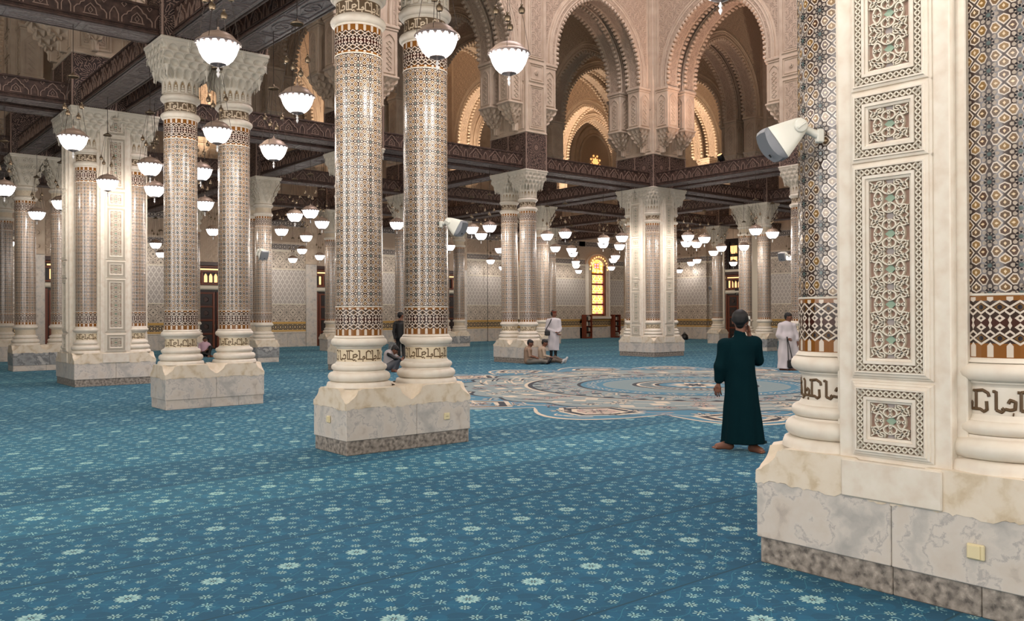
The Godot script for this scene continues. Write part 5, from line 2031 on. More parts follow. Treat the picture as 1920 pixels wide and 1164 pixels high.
# ------------------------------------------------------------------ people: tapered capsules joined in a field, meshed as surface nets
func nets(prims: Array, cell: float, ripple := 0) -> MB:   # prims: [a, b, ra, rb, colour, blend, flatten-vector?]
	var lo := Vector3(1e9, 1e9, 1e9)
	var hi := -lo
	for p in prims:
		var r: float = maxf(p[2], p[3]) * 1.05
		lo = lo.min((p[0] as Vector3).min(p[1]) - Vector3(r, r, r))
		hi = hi.max((p[0] as Vector3).max(p[1]) + Vector3(r, r, r))
	lo -= Vector3.ONE * cell * 3.0
	hi += Vector3.ONE * cell * 3.0
	var nx := int((hi.x - lo.x) / cell) + 1
	var ny := int((hi.y - lo.y) / cell) + 1
	var nz := int((hi.z - lo.z) / cell) + 1
	var fld := PackedFloat32Array()
	fld.resize(nx * ny * nz)
	fld.fill(1.0)
	var near := PackedFloat32Array()
	near.resize(nx * ny * nz)
	near.fill(1.0)
	var who := PackedByteArray()
	who.resize(nx * ny * nz)
	for pi in prims.size():
		var p: Array = prims[pi]
		var a: Vector3 = p[0]
		var b: Vector3 = p[1]
		var ra: float = p[2]
		var rb: float = p[3]
		var k: float = p[5] if p.size() > 5 else 0.02
		var fl: Vector3 = p[6] if p.size() > 6 else Vector3.ONE   # squash: distances are taken in a stretched space
		var mg := maxf(ra, rb) + k + cell * 2.5
		var i0 := Vector3i(((a.min(b) - lo - Vector3.ONE * mg) / cell).floor()).max(Vector3i.ZERO)
		var i1 := Vector3i(((a.max(b) - lo + Vector3.ONE * mg) / cell).ceil()).min(Vector3i(nx - 1, ny - 1, nz - 1))
		var d := (b - a) * fl
		var dd := maxf(d.length_squared(), 1e-9)
		var least := minf(fl.x, minf(fl.y, fl.z))
		for x in range(i0.x, i1.x + 1):
			for y in range(i0.y, i1.y + 1):
				var base := (x * ny + y) * nz
				for z in range(i0.z, i1.z + 1):
					var q := (lo + Vector3(x, y, z) * cell - a) * fl
					var t := clampf(q.dot(d) / dd, 0.0, 1.0)
					var s := (q.distance_to(d * t) - lerpf(ra, rb, t)) / (1.0 if least >= 1.0 else 1.0)
					var id := base + z
					var f := fld[id]
					var h := clampf(0.5 + 0.5 * (f - s) / k, 0.0, 1.0)
					fld[id] = lerpf(f, s, h) - k * h * (1.0 - h)
					if s < near[id]:
						near[id] = s
						who[id] = pi
	var mb := MB.new()
	if ripple > 0:
		for x in nx:
			for y in ny:
				for z in nz:
					var id := (x * ny + y) * nz + z
					if absf(fld[id]) < 0.06:
						fld[id] += fold(ripple, lo + Vector3(x, y, z) * cell)
	var vid := PackedInt32Array()
	vid.resize(nx * ny * nz)
	vid.fill(-1)
	var off := [0, nz, ny * nz, ny * nz + nz, 1, nz + 1, ny * nz + 1, ny * nz + nz + 1]
	var cor := [Vector3(0, 0, 0), Vector3(0, 1, 0), Vector3(1, 0, 0), Vector3(1, 1, 0), Vector3(0, 0, 1), Vector3(0, 1, 1), Vector3(1, 0, 1), Vector3(1, 1, 1)]
	var edges := [[0, 1], [0, 2], [0, 4], [1, 3], [1, 5], [2, 3], [2, 6], [4, 5], [4, 6], [3, 7], [5, 7], [6, 7]]
	for x in nx - 1:
		for y in ny - 1:
			var base := (x * ny + y) * nz
			for z in nz - 1:
				var id := base + z
				var c := 0
				var f0 := fld[id]
				if f0 > 0.5 :
					continue
				var g := PackedFloat32Array()
				for o in off:
					var w := fld[id + o]
					g.append(w)
					if w < 0:
						c += 1
				if c == 0 or c == 8:
					continue
				var pt := Vector3.ZERO
				var n := 0
				for e in edges:
					var g0 := g[e[0]]
					var g1 := g[e[1]]
					if (g0 < 0) != (g1 < 0):
						pt += (cor[e[0]] as Vector3).lerp(cor[e[1]], g0 / (g0 - g1))
						n += 1
				var gr := Vector3(g[2] + g[3] + g[6] + g[7] - g[0] - g[1] - g[4] - g[5], g[1] + g[3] + g[5] + g[7] - g[0] - g[2] - g[4] - g[6], g[4] + g[5] + g[6] + g[7] - g[0] - g[1] - g[2] - g[3])
				mb.col = prims[who[id]][4]
				vid[id] = mb.add(lo + (Vector3(x, y, z) + pt / n) * cell, gr.normalized() if gr.length_squared() > 0 else Vector3.UP)
	for x in range(1, nx - 1):
		for y in range(1, ny - 1):
			for z in range(1, nz - 1):
				var id := (x * ny + y) * nz + z
				if vid[id] < 0:
					continue
				var s0 := fld[id] < 0
				for ax in 3:
					var st: int = [ny * nz, nz, 1][ax]
					if s0 == (fld[id + st] < 0):
						continue
					var b1: int = [nz, 1, ny * nz][ax]
					var b2: int = [1, ny * nz, nz][ax]
					var v0 := vid[id]
					var v1 := vid[id - b1]
					var v2 := vid[id - b1 - b2]
					var v3 := vid[id - b2]
					if v1 < 0 or v2 < 0 or v3 < 0:
						continue
					if s0:
						mb.face(v0, v1, v2)
						mb.face(v0, v2, v3)
					else:
						mb.face(v0, v2, v1)
						mb.face(v0, v3, v2)
	return mb

func joined(to: MB, from: MB, tr: Transform3D, tint := Color(1, 1, 1)) -> void:
	var o := to.v.size()
	for k in from.v.size():
		to.v.append(tr * from.v[k])
		to.n.append((tr.basis.inverse().transposed() * from.n[k]).normalized())
		to.t.append(Vector2.ZERO)
		to.c.append(from.c[k] * tint)
	var flip := tr.basis.determinant() < 0
	for k in range(0, from.ix.size(), 3):
		to.ix.append(from.ix[k] + o)
		to.ix.append(from.ix[k + (2 if flip else 1)] + o)
		to.ix.append(from.ix[k + (1 if flip else 2)] + o)

const SK := Color(0.47, 0.31, 0.24)
var head_mb: MB
var hair_mb: MB
var hand_mb: MB
var foot_mb: MB

func body_stock() -> void:
	var S1 := SK
	var lip := Color(0.4, 0.22, 0.18)
	var dk := Color(0.1, 0.07, 0.06)
	# head: neck base at the origin, face towards +z
	head_mb = nets([
		[Vector3(0, -0.03, -0.015), Vector3(0, 0.07, -0.01), 0.056, 0.052, S1, 0.03],
		[Vector3(0, 0.165, -0.025), Vector3(0, 0.16, 0.02), 0.09, 0.075, S1, 0.03],
		[Vector3(0, 0.1, 0.02), Vector3(0, 0.055, 0.045), 0.065, 0.04, S1, 0.04],
		[Vector3(-0.035, 0.11, 0.055), Vector3(0.035, 0.11, 0.055), 0.03, 0.03, S1, 0.02],
		[Vector3(-0.03, 0.152, 0.078), Vector3(0.03, 0.152, 0.078), 0.014, 0.014, S1, 0.012],
		[Vector3(0, 0.14, 0.088), Vector3(0, 0.1, 0.112), 0.009, 0.014, S1, 0.012],
		[Vector3(-0.011, 0.098, 0.1), Vector3(0.011, 0.098, 0.1), 0.011, 0.011, S1, 0.008],
		[Vector3(-0.018, 0.072, 0.086), Vector3(0.018, 0.072, 0.086), 0.009, 0.009, lip, 0.006],
		[Vector3(-0.031, 0.136, 0.081), Vector3(-0.031, 0.136, 0.083), 0.0095, 0.0095, dk, 0.003],
		[Vector3(0.031, 0.136, 0.081), Vector3(0.031, 0.136, 0.083), 0.0095, 0.0095, dk, 0.003],
		[Vector3(-0.085, 0.145, -0.012), Vector3(-0.083, 0.105, -0.005), 0.018, 0.012, S1, 0.01],
		[Vector3(0.085, 0.145, -0.012), Vector3(0.083, 0.105, -0.005), 0.018, 0.012, S1, 0.01],
	], 0.005)
	hair_mb = nets([
		[Vector3(0, 0.18, -0.035), Vector3(0, 0.185, 0.012), 0.095, 0.08, dk, 0.02],
		[Vector3(0, 0.12, -0.06), Vector3(0, 0.09, -0.055), 0.062, 0.05, dk, 0.03],
		[Vector3(-0.07, 0.15, -0.03), Vector3(0.07, 0.15, -0.03), 0.03, 0.03, dk, 0.02],
	], 0.007)
	# hand: wrist at the origin, fingers towards -y, palm towards +z, thumb towards +x
	var hp := [[Vector3(0, 0.02, 0), Vector3(0, -0.02, 0), 0.024, 0.026, S1, 0.015], [Vector3(-0.022, -0.035, 0), Vector3(-0.024, -0.08, 0.002), 0.017, 0.014, S1, 0.012], [Vector3(0.0, -0.03, 0), Vector3(0.0, -0.088, 0.0), 0.018, 0.014, S1, 0.012], [Vector3(0.022, -0.035, 0), Vector3(0.024, -0.085, 0.002), 0.017, 0.013, S1, 0.012]]
	for q in [[-0.031, -0.08, 0.055], [-0.011, -0.09, 0.07], [0.011, -0.092, 0.075], [0.031, -0.086, 0.066]]:
		var a := Vector3(q[0], q[1], 0.002)
		var m := a + Vector3(q[0] * 0.12, -q[2] * 0.5, 0.012)
		hp.append([a, m, 0.0095, 0.0088, S1, 0.004])
		hp.append([m, m + Vector3(0, -q[2] * 0.38, 0.026), 0.0088, 0.0075, S1, 0.004])
	hp.append([Vector3(0.026, -0.025, 0.006), Vector3(0.05, -0.062, 0.022), 0.013, 0.0105, S1, 0.008])
	hp.append([Vector3(0.05, -0.062, 0.022), Vector3(0.053, -0.094, 0.032), 0.0102, 0.008, S1, 0.004])
	hand_mb = nets(hp, 0.004)
	# foot: ankle above the origin, toes towards +z
	var fp := [[Vector3(0, 0.12, -0.02), Vector3(0, 0.05, -0.03), 0.042, 0.045, S1, 0.02], [Vector3(0, 0.035, -0.05), Vector3(0, 0.03, 0.1), 0.036, 0.034, S1, 0.03], [Vector3(0.0, 0.07, 0.0), Vector3(0, 0.03, 0.11), 0.036, 0.028, S1, 0.03]]
	for k in 5:
		var x := -0.036 + k * 0.018
		fp.append([Vector3(x, 0.022, 0.12), Vector3(x * 1.1, 0.014, 0.165 - 0.012 * absf(k - 1.0)), 0.013, 0.01 if k else 0.013, S1, 0.006])
	foot_mb = nets(fp, 0.006)

func aim(y: Vector3, z: Vector3) -> Basis:   # a basis whose -y runs along y and whose +z is close to z
	var yy := -y.normalized()
	var xx := yy.cross(z).normalized()
	return Basis(xx, yy, xx.cross(yy))

func person(pos: Vector3, yaw: float, label: String, body: Array, cell: float, head: Transform3D, hands: Array, feet: Array, hair: Color, group := "") -> Node3D:
	var o := thing("person", pos, yaw)
	tag(o, label, "person", group)
	var mb := nets(body, cell)
	joined(mb, head_mb, head)
	for h in hands:
		joined(mb, hand_mb, h)
	for f in feet:
		joined(mb, foot_mb, f)
	part("body", mb.mesh(), M.skin, o)
	var hm := MB.new()
	joined(hm, hair_mb, head, Color(1, 1, 1))
	part("hair", hm.mesh(), M.hair, o)
	return o

func people() -> void:
	body_stock()
	var cam_yaw := -deg_to_rad(CAM_YAW)   # local x: to the right in the picture, -z: away from the camera
	var b: Array
	var teal := Color(0.04, 0.2, 0.21)
	# the man in the long dark green robe, seen from behind, a hand raised to his head
	b = [
		[Vector3(0.0, 0.95, 0), Vector3(0.0, 1.22, 0), 0.1, 0.1, SK, 0.04], [Vector3(-0.14, 1.28, 0), Vector3(0.15, 1.31, 0), 0.06, 0.06, SK, 0.05], [Vector3(0, 1.3, 0), Vector3(0.005, 1.42, 0), 0.06, 0.055, SK, 0.04],
		[Vector3(-0.09, 0.92, 0), Vector3(-0.12, 0.5, 0.0), 0.085, 0.06, SK, 0.04], [Vector3(-0.12, 0.5, 0.0), Vector3(-0.17, 0.12, 0.02), 0.055, 0.036, SK, 0.03],
		[Vector3(0.09, 0.92, 0), Vector3(0.12, 0.5, 0.02), 0.085, 0.06, SK, 0.04], [Vector3(0.12, 0.5, 0.02), Vector3(0.15, 0.1, 0.06), 0.055, 0.036, SK, 0.03],
		[Vector3(-0.19, 1.27, 0), Vector3(-0.235, 1.02, 0.02), 0.045, 0.038, SK, 0.03], [Vector3(-0.235, 1.02, 0.02), Vector3(-0.25, 0.82, -0.03), 0.037, 0.026, SK, 0.02],
		[Vector3(0.19, 1.29, 0), Vector3(0.235, 1.1, -0.1), 0.045, 0.038, SK, 0.03], [Vector3(0.235, 1.1, -0.1), Vector3(0.15, 1.4, -0.14), 0.037, 0.027, SK, 0.02],
	]
	var gm := person(GREEN, cam_yaw, "man in a long dark green robe walking barefoot on the carpet beside the near pier", b, 0.014,
		Transform3D(Basis(Vector3.UP, PI - 0.35), Vector3(0.01, 1.43, -0.01)),
		[Transform3D(aim(Vector3(-0.05, -1, -0.15), Vector3(0.6, 0, -1)), Vector3(-0.252, 0.8, -0.035)), Transform3D(aim(Vector3(-0.25, 1, 0.05), Vector3(-1, 0, 0.4)), Vector3(0.148, 1.41, -0.14))],
		[Transform3D(Basis(Vector3.UP, -PI / 2 - 0.2), Vector3(-0.17, 0.03, 0.02)), Transform3D(Basis(Vector3.UP, 0.5), Vector3(0.15, 0.0, 0.06))], Color.BLACK)
	var robe := nets([
		[Vector3(0.0, 1.2, 0.0), Vector3(0.0, 1.0, 0.0), 0.165, 0.165, teal, 0.08, Vector3(1, 1, 1.15)],
		[Vector3(-0.15, 1.285, 0.0), Vector3(0.16, 1.31, 0.0), 0.075, 0.075, teal, 0.05],
		[Vector3(0.0, 1.34, 0.0), Vector3(0.004, 1.41, -0.005), 0.075, 0.065, teal, 0.03],
		[Vector3(0.0, 1.02, 0.0), Vector3(0.045, -0.1, 0.01), 0.165, 0.275, teal, 0.06, Vector3(1, 1, 1.1)],
		[Vector3(-0.185, 1.265, 0), Vector3(-0.24, 1.02, 0.02), 0.082, 0.068, teal, 0.05],
		[Vector3(-0.24, 1.02, 0.02), Vector3(-0.25, 0.86, -0.025), 0.066, 0.055, teal, 0.03],
		[Vector3(0.19, 1.29, 0), Vector3(0.24, 1.09, -0.1), 0.082, 0.07, teal, 0.05],
		[Vector3(0.24, 1.09, -0.1), Vector3(0.175, 1.34, -0.14), 0.066, 0.055, teal, 0.03],
	], 0.014, 1)
	clip_below(robe, 0.12)
	part("robe", robe.mesh(), M.robe_green, gm)
	var ph := thing("mobile_phone", GREEN + Basis(Vector3.UP, cam_yaw) * Vector3(0.125, 1.56, -0.1), cam_yaw)
	tag(ph, "phone with a striped white case held to the ear of the green robed man", "phone")
	part("phone_body", bar(-0.03, 0.03, -0.06, 0.06, -0.02, 0.0, 0.005), M.speaker_white, ph)
	part("case_stripe", bar(-0.031, 0.031, 0.0, 0.02, -0.021, 0.003, 0.002), M.black, ph)

	# man in white at the right with shoulder bags
	var wh := Color(0.78, 0.76, 0.77)
	b = [
		[Vector3(0, 0.9, 0), Vector3(0.03, 1.3, 0), 0.12, 0.13, SK, 0.05], [Vector3(-0.14, 1.3, 0), Vector3(0.18, 1.3, 0), 0.05, 0.05, SK, 0.05], [Vector3(0.03, 1.3, 0), Vector3(0.05, 1.4, 0), 0.055, 0.055, SK, 0.04],
		[Vector3(-0.08, 0.9, 0), Vector3(-0.1, 0.5, 0), 0.08, 0.06, SK, 0.04], [Vector3(-0.1, 0.5, 0), Vector3(-0.12, 0.1, 0), 0.055, 0.036, SK, 0.03],
		[Vector3(0.09, 0.9, 0), Vector3(0.13, 0.5, -0.1), 0.08, 0.06, SK, 0.04], [Vector3(0.13, 0.5, -0.1), Vector3(0.1, 0.1, 0.1), 0.055, 0.036, SK, 0.03],
		[Vector3(-0.17, 1.28, 0), Vector3(-0.2, 1.02, 0.05), 0.045, 0.038, SK, 0.03], [Vector3(-0.2, 1.02, 0.05), Vector3(-0.06, 0.92, 0.16), 0.036, 0.026, SK, 0.02],
		[Vector3(0.2, 1.28, 0), Vector3(0.27, 1.04, 0), 0.045, 0.038, SK, 0.03], [Vector3(0.27, 1.04, 0), Vector3(0.3, 0.86, 0.08), 0.036, 0.026, SK, 0.02],
	]
	var wm := person(WHITE_R, cam_yaw, "man in a loose white robe with black shoulder bags walking behind the near pier", b, 0.022, Transform3D(Basis(Vector3.UP, 1.0) * Basis(Vector3.RIGHT, 0.12), Vector3(0.05, 1.41, 0)),
		[Transform3D(aim(Vector3(0.8, -0.2, 0.6), Vector3(0, 0, -1)), Vector3(-0.05, 0.92, 0.16)), Transform3D(aim(Vector3(0.1, -1, 0.2), Vector3(-1, 0, 0)), Vector3(0.3, 0.85, 0.08))],
		[Transform3D(Basis(Vector3.UP, 1.2), Vector3(-0.12, 0, 0)), Transform3D(Basis(Vector3.UP, 1.3), Vector3(0.1, 0, 0.1))], Color.BLACK)
	robe = nets([
		[Vector3(0.02, 1.28, 0), Vector3(0.0, 0.95, 0), 0.17, 0.19, wh, 0.06, Vector3(1, 1, 1.15)], [Vector3(-0.15, 1.3, 0), Vector3(0.19, 1.3, 0), 0.075, 0.075, wh, 0.05],
		[Vector3(0, 0.95, 0), Vector3(-0.06, -0.1, 0.02), 0.2, 0.22, wh, 0.06], [Vector3(0.06, 0.95, 0), Vector3(0.2, 0.4, -0.03), 0.19, 0.21, wh, 0.08],
		[Vector3(-0.17, 1.28, 0), Vector3(-0.22, 1.02, 0.05), 0.085, 0.09, wh, 0.05], [Vector3(-0.22, 1.02, 0.05), Vector3(-0.1, 0.93, 0.14), 0.085, 0.06, wh, 0.03],
		[Vector3(0.2, 1.28, 0), Vector3(0.28, 1.02, 0), 0.085, 0.08, wh, 0.05], [Vector3(0.28, 1.02, 0), Vector3(0.3, 0.9, 0.07), 0.075, 0.06, wh, 0.03],
	], 0.022, 2)
	clip_below(robe, 0.07)
	part("robe", robe.mesh(), M.robe_white, wm)
	var bg := thing("shoulder_bag", WHITE_R + Basis(Vector3.UP, cam_yaw) * Vector3(0.03, 0.08, 0.3), cam_yaw)
	tag(bg, "black bag on long straps hanging from the man in white", "bag")
	part("bag_body", bar(-0.1, 0.1, 0.0, 0.24, -0.05, 0.05, 0.03), M.black, bg)
	var st := MB.new()
	st.tube([Vector3(-0.07, 0.23, 0), Vector3(-0.08, 0.6, 0.0), Vector3(-0.1, 0.9, -0.04)], 0.014, 5)
	st.tube([Vector3(0.05, 0.23, 0), Vector3(-0.03, 0.6, 0.0), Vector3(-0.09, 0.9, -0.04)], 0.014, 5)
	part("bag_strap", st.mesh(), M.black, bg)

	# man in a pale coat standing by the paired columns
	var tr := Color(0.12, 0.1, 0.1)
	b = [
		[Vector3(0, 0.95, 0), Vector3(0, 1.35, 0), 0.13, 0.14, wh, 0.05], [Vector3(-0.16, 1.42, 0), Vector3(0.16, 1.42, 0), 0.06, 0.06, wh, 0.05], [Vector3(0.01, 1.4, 0), Vector3(0.02, 1.52, 0), 0.055, 0.055, SK, 0.04],
		[Vector3(-0.09, 0.92, 0), Vector3(-0.09, 0.5, 0), 0.09, 0.07, tr, 0.04], [Vector3(-0.09, 0.5, 0), Vector3(-0.09, 0.08, 0), 0.07, 0.05, tr, 0.03],
		[Vector3(0.09, 0.92, 0), Vector3(0.08, 0.5, 0), 0.09, 0.07, tr, 0.04], [Vector3(0.08, 0.5, 0), Vector3(0.07, 0.08, 0), 0.07, 0.05, tr, 0.03],
	]
	wm = person(WHITE_C, cam_yaw, "standing man in a long pale coat and flat cap beside the paired columns", b, 0.024, Transform3D(Basis(Vector3.UP, 1.15), Vector3(0.02, 1.53, 0)),
		[Transform3D(aim(Vector3(1, -0.1, 0.2), Vector3(0, 1, 0)), Vector3(0.08, 0.98, 0.19)), Transform3D(aim(Vector3(0.6, -0.4, 0.6), Vector3(0, 1, 0)), Vector3(0.14, 0.92, 0.17))],
		[Transform3D(Basis(Vector3.UP, 1.0), Vector3(-0.09, 0, 0)), Transform3D(Basis(Vector3.UP, 1.1), Vector3(0.07, 0, 0.02))], Color.BLACK)
	robe = nets([
		[Vector3(0, 1.36, 0), Vector3(0, 0.95, 0), 0.18, 0.19, wh, 0.06, Vector3(1, 1, 1.15)], [Vector3(-0.16, 1.42, 0), Vector3(0.16, 1.42, 0), 0.08, 0.08, wh, 0.05], [Vector3(0, 0.95, 0), Vector3(0, 0.1, 0), 0.2, 0.22, wh, 0.06],
		[Vector3(-0.2, 1.4, 0), Vector3(-0.25, 1.12, 0.05), 0.08, 0.07, wh, 0.04], [Vector3(-0.25, 1.12, 0.05), Vector3(0.03, 1.0, 0.18), 0.07, 0.05, wh, 0.03],
		[Vector3(0.2, 1.4, 0), Vector3(0.25, 1.12, 0.04), 0.08, 0.07, wh, 0.04], [Vector3(0.25, 1.12, 0.04), Vector3(0.16, 0.95, 0.16), 0.07, 0.05, wh, 0.03],
	], 0.024, 2)
	clip_below(robe, 0.32)
	part("coat", robe.mesh(), M.robe_white, wm)
	var cap := MB.new()
	cap.lathe(Vector3(0.02, 1.68, -0.005), [Vector2(0.095, 0.0), Vector2(0.1, 0.05), Vector2(0.115, 0.075), Vector2(0.11, 0.09), Vector2(0.001, 0.095)], 18)
	part("flat_cap", cap.mesh(), M.book_red, wm)
	bg = thing("satchel", WHITE_C + Basis(Vector3.UP, cam_yaw) * Vector3(-0.24, 0.86, 0.16), cam_yaw)
	tag(bg, "small black satchel slung across the man in the pale coat", "bag")
	part("satchel_body", bar(-0.1, 0.1, 0.0, 0.18, -0.05, 0.05, 0.03), M.black, bg)
	st = MB.new()
	st.tube([Vector3(-0.08, 0.17, 0), Vector3(0.08, 0.45, 0.06), Vector3(0.16, 0.62, -0.06)], 0.016, 5)
	part("satchel_strap", st.mesh(), M.black, bg)

	# two men sitting against the base of the paired columns
	seated(SEAT_1, "balding seated man in a tan shirt and grey trousers leaning on the column base", Color(0.56, 0.46, 0.38), Color(0.42, 0.41, 0.38), Color(0.1, 0.08, 0.08), 0)
	seated(SEAT_2, "dark haired seated man in a beige shirt stretching out legs in white shoes", Color(0.68, 0.6, 0.52), Color(0.34, 0.3, 0.26), Color(0.75, 0.75, 0.75), 1)
	# man in black beyond the near pair
	var bl := Color(0.03, 0.03, 0.035)
	person(BLACK_M, cam_yaw, "man in a black jacket standing seen between the two near columns", [
		[Vector3(0.02, 0.85, 0), Vector3(0.02, 1.3, 0), 0.15, 0.15, bl, 0.05], [Vector3(-0.14, 1.36, 0), Vector3(0.2, 1.36, 0), 0.07, 0.07, bl, 0.05], [Vector3(0.03, 1.38, 0), Vector3(0.04, 1.48, 0), 0.055, 0.055, SK, 0.03],
		[Vector3(-0.05, 0.85, 0), Vector3(-0.06, 0.5, 0), 0.1, 0.07, bl, 0.04], [Vector3(-0.06, 0.5, 0), Vector3(-0.02, 0.07, 0), 0.07, 0.05, bl, 0.03],
		[Vector3(0.1, 0.85, 0), Vector3(0.12, 0.5, -0.1), 0.1, 0.07, bl, 0.04], [Vector3(0.12, 0.5, -0.1), Vector3(0.14, 0.07, 0.05), 0.07, 0.05, bl, 0.03],
		[Vector3(-0.17, 1.34, 0), Vector3(-0.21, 1.05, 0.03), 0.07, 0.06, bl, 0.04], [Vector3(-0.21, 1.05, 0.03), Vector3(-0.17, 0.8, 0.08), 0.06, 0.045, bl, 0.03],
		[Vector3(0.22, 1.34, 0), Vector3(0.26, 1.05, 0.03), 0.07, 0.06, bl, 0.04], [Vector3(0.26, 1.05, 0.03), Vector3(0.22, 0.8, 0.08), 0.06, 0.045, bl, 0.03],
	], 0.024, Transform3D(Basis(Vector3.UP, 2.2), Vector3(0.04, 1.49, 0)), [Transform3D(aim(Vector3(0, -1, 0.1), Vector3(1, 0, 0)), Vector3(-0.17, 0.8, 0.08))], [Transform3D(Basis(Vector3.UP, 2.0), Vector3(-0.02, 0, 0)), Transform3D(Basis(Vector3.UP, 2.0), Vector3(0.14, 0, 0.05))], Color.BLACK)
	# crouching person
	var gy := Color(0.34, 0.34, 0.36)
	var lt := Color(0.62, 0.6, 0.6)
	person(CROUCH, cam_yaw, "crouching person in a pale top and grey trousers low between the near columns", [
		[Vector3(-0.12, 0.2, 0), Vector3(-0.1, 0.5, 0), 0.16, 0.15, lt, 0.06], [Vector3(-0.1, 0.53, -0.16), Vector3(-0.06, 0.53, 0.16), 0.07, 0.07, lt, 0.05], [Vector3(-0.06, 0.53, 0), Vector3(-0.01, 0.56, 0), 0.055, 0.055, SK, 0.03],
		[Vector3(-0.1, 0.15, -0.12), Vector3(0.18, 0.36, -0.12), 0.11, 0.08, gy, 0.04], [Vector3(0.18, 0.36, -0.12), Vector3(0.1, 0.06, -0.1), 0.07, 0.05, gy, 0.03],
		[Vector3(-0.1, 0.15, 0.12), Vector3(0.16, 0.34, 0.14), 0.11, 0.08, gy, 0.04], [Vector3(0.16, 0.34, 0.14), Vector3(0.06, 0.06, 0.14), 0.07, 0.05, gy, 0.03],
		[Vector3(-0.08, 0.52, 0.18), Vector3(0.1, 0.4, 0.24), 0.055, 0.045, bl, 0.03], [Vector3(0.1, 0.4, 0.24), Vector3(0.26, 0.36, 0.12), 0.045, 0.03, bl, 0.02],
		[Vector3(-0.08, 0.52, -0.18), Vector3(0.12, 0.42, -0.22), 0.055, 0.045, lt, 0.03], [Vector3(0.12, 0.42, -0.22), Vector3(0.26, 0.36, -0.06), 0.045, 0.03, SK, 0.02],
	], 0.022, Transform3D(Basis(Vector3.UP, 1.4) * Basis(Vector3.RIGHT, 0.7), Vector3(-0.01, 0.53, 0)), [Transform3D(aim(Vector3(1, -0.3, -0.3), Vector3(0, -1, 0)), Vector3(0.26, 0.36, 0.12)), Transform3D(aim(Vector3(1, -0.3, 0.3), Vector3(0, -1, 0)), Vector3(0.26, 0.36, -0.06))],
		[Transform3D(Basis(Vector3.UP, 1.3), Vector3(0.08, 0, -0.1)), Transform3D(Basis(Vector3.UP, 0.9), Vector3(0.05, 0, 0.14))], Color.BLACK)
	# man in pink
	var pk := Color(0.82, 0.68, 0.74)
	person(PINK, cam_yaw, "man in a pale pink shirt and black trousers sitting by the far single column", [
		[Vector3(-0.08, 0.15, 0), Vector3(-0.1, 0.48, -0.03), 0.15, 0.16, pk, 0.05], [Vector3(-0.26, 0.5, -0.02), Vector3(0.06, 0.5, -0.02), 0.07, 0.07, pk, 0.05], [Vector3(-0.09, 0.5, -0.02), Vector3(-0.08, 0.6, -0.01), 0.055, 0.05, SK, 0.03],
		[Vector3(0.0, 0.12, 0.02), Vector3(0.2, 0.38, 0.16), 0.1, 0.085, bl, 0.04], [Vector3(0.2, 0.38, 0.16), Vector3(0.16, 0.06, 0.26), 0.075, 0.055, bl, 0.03],
		[Vector3(-0.15, 0.11, 0.03), Vector3(-0.02, 0.16, 0.34), 0.1, 0.085, bl, 0.04], [Vector3(-0.02, 0.16, 0.34), Vector3(0.2, 0.07, 0.22), 0.075, 0.055, bl, 0.03],
		[Vector3(-0.28, 0.48, -0.02), Vector3(-0.3, 0.26, 0.06), 0.055, 0.05, pk, 0.03], [Vector3(-0.3, 0.26, 0.06), Vector3(-0.14, 0.2, 0.2), 0.042, 0.032, SK, 0.02],
		[Vector3(0.08, 0.48, -0.02), Vector3(0.2, 0.36, 0.06), 0.055, 0.05, pk, 0.03], [Vector3(0.2, 0.36, 0.06), Vector3(0.1, 0.3, 0.22), 0.042, 0.032, SK, 0.02],
	], 0.022, Transform3D(Basis(Vector3.UP, 0.25), Vector3(-0.08, 0.56, -0.01)).scaled_local(Vector3(0.95, 0.92, 0.95)), [Transform3D(aim(Vector3(0.7, -0.3, 0.6), Vector3(0, -1, 0)), Vector3(-0.14, 0.2, 0.2)), Transform3D(aim(Vector3(-0.6, -0.3, 0.6), Vector3(0, -1, 0)), Vector3(0.1, 0.3, 0.22))],
		[Transform3D(Basis(Vector3.UP, 0.3), Vector3(0.16, 0, 0.26)), Transform3D(Basis(Vector3.UP, 1.2), Vector3(0.2, 0, 0.22))], Color.BLACK)

func clip_below(mb: MB, y: float) -> void:   # pulls a rounded lower end up to an even hem
	for k in mb.v.size():
		if mb.v[k].y < y:
			var p := mb.v[k]
			mb.v[k] = Vector3(p.x, y - 0.012 + 0.012 * minf(1.0, absf(p.y - y) * 4.0), p.z)
			mb.n[k] = Vector3(0, -1, 0)

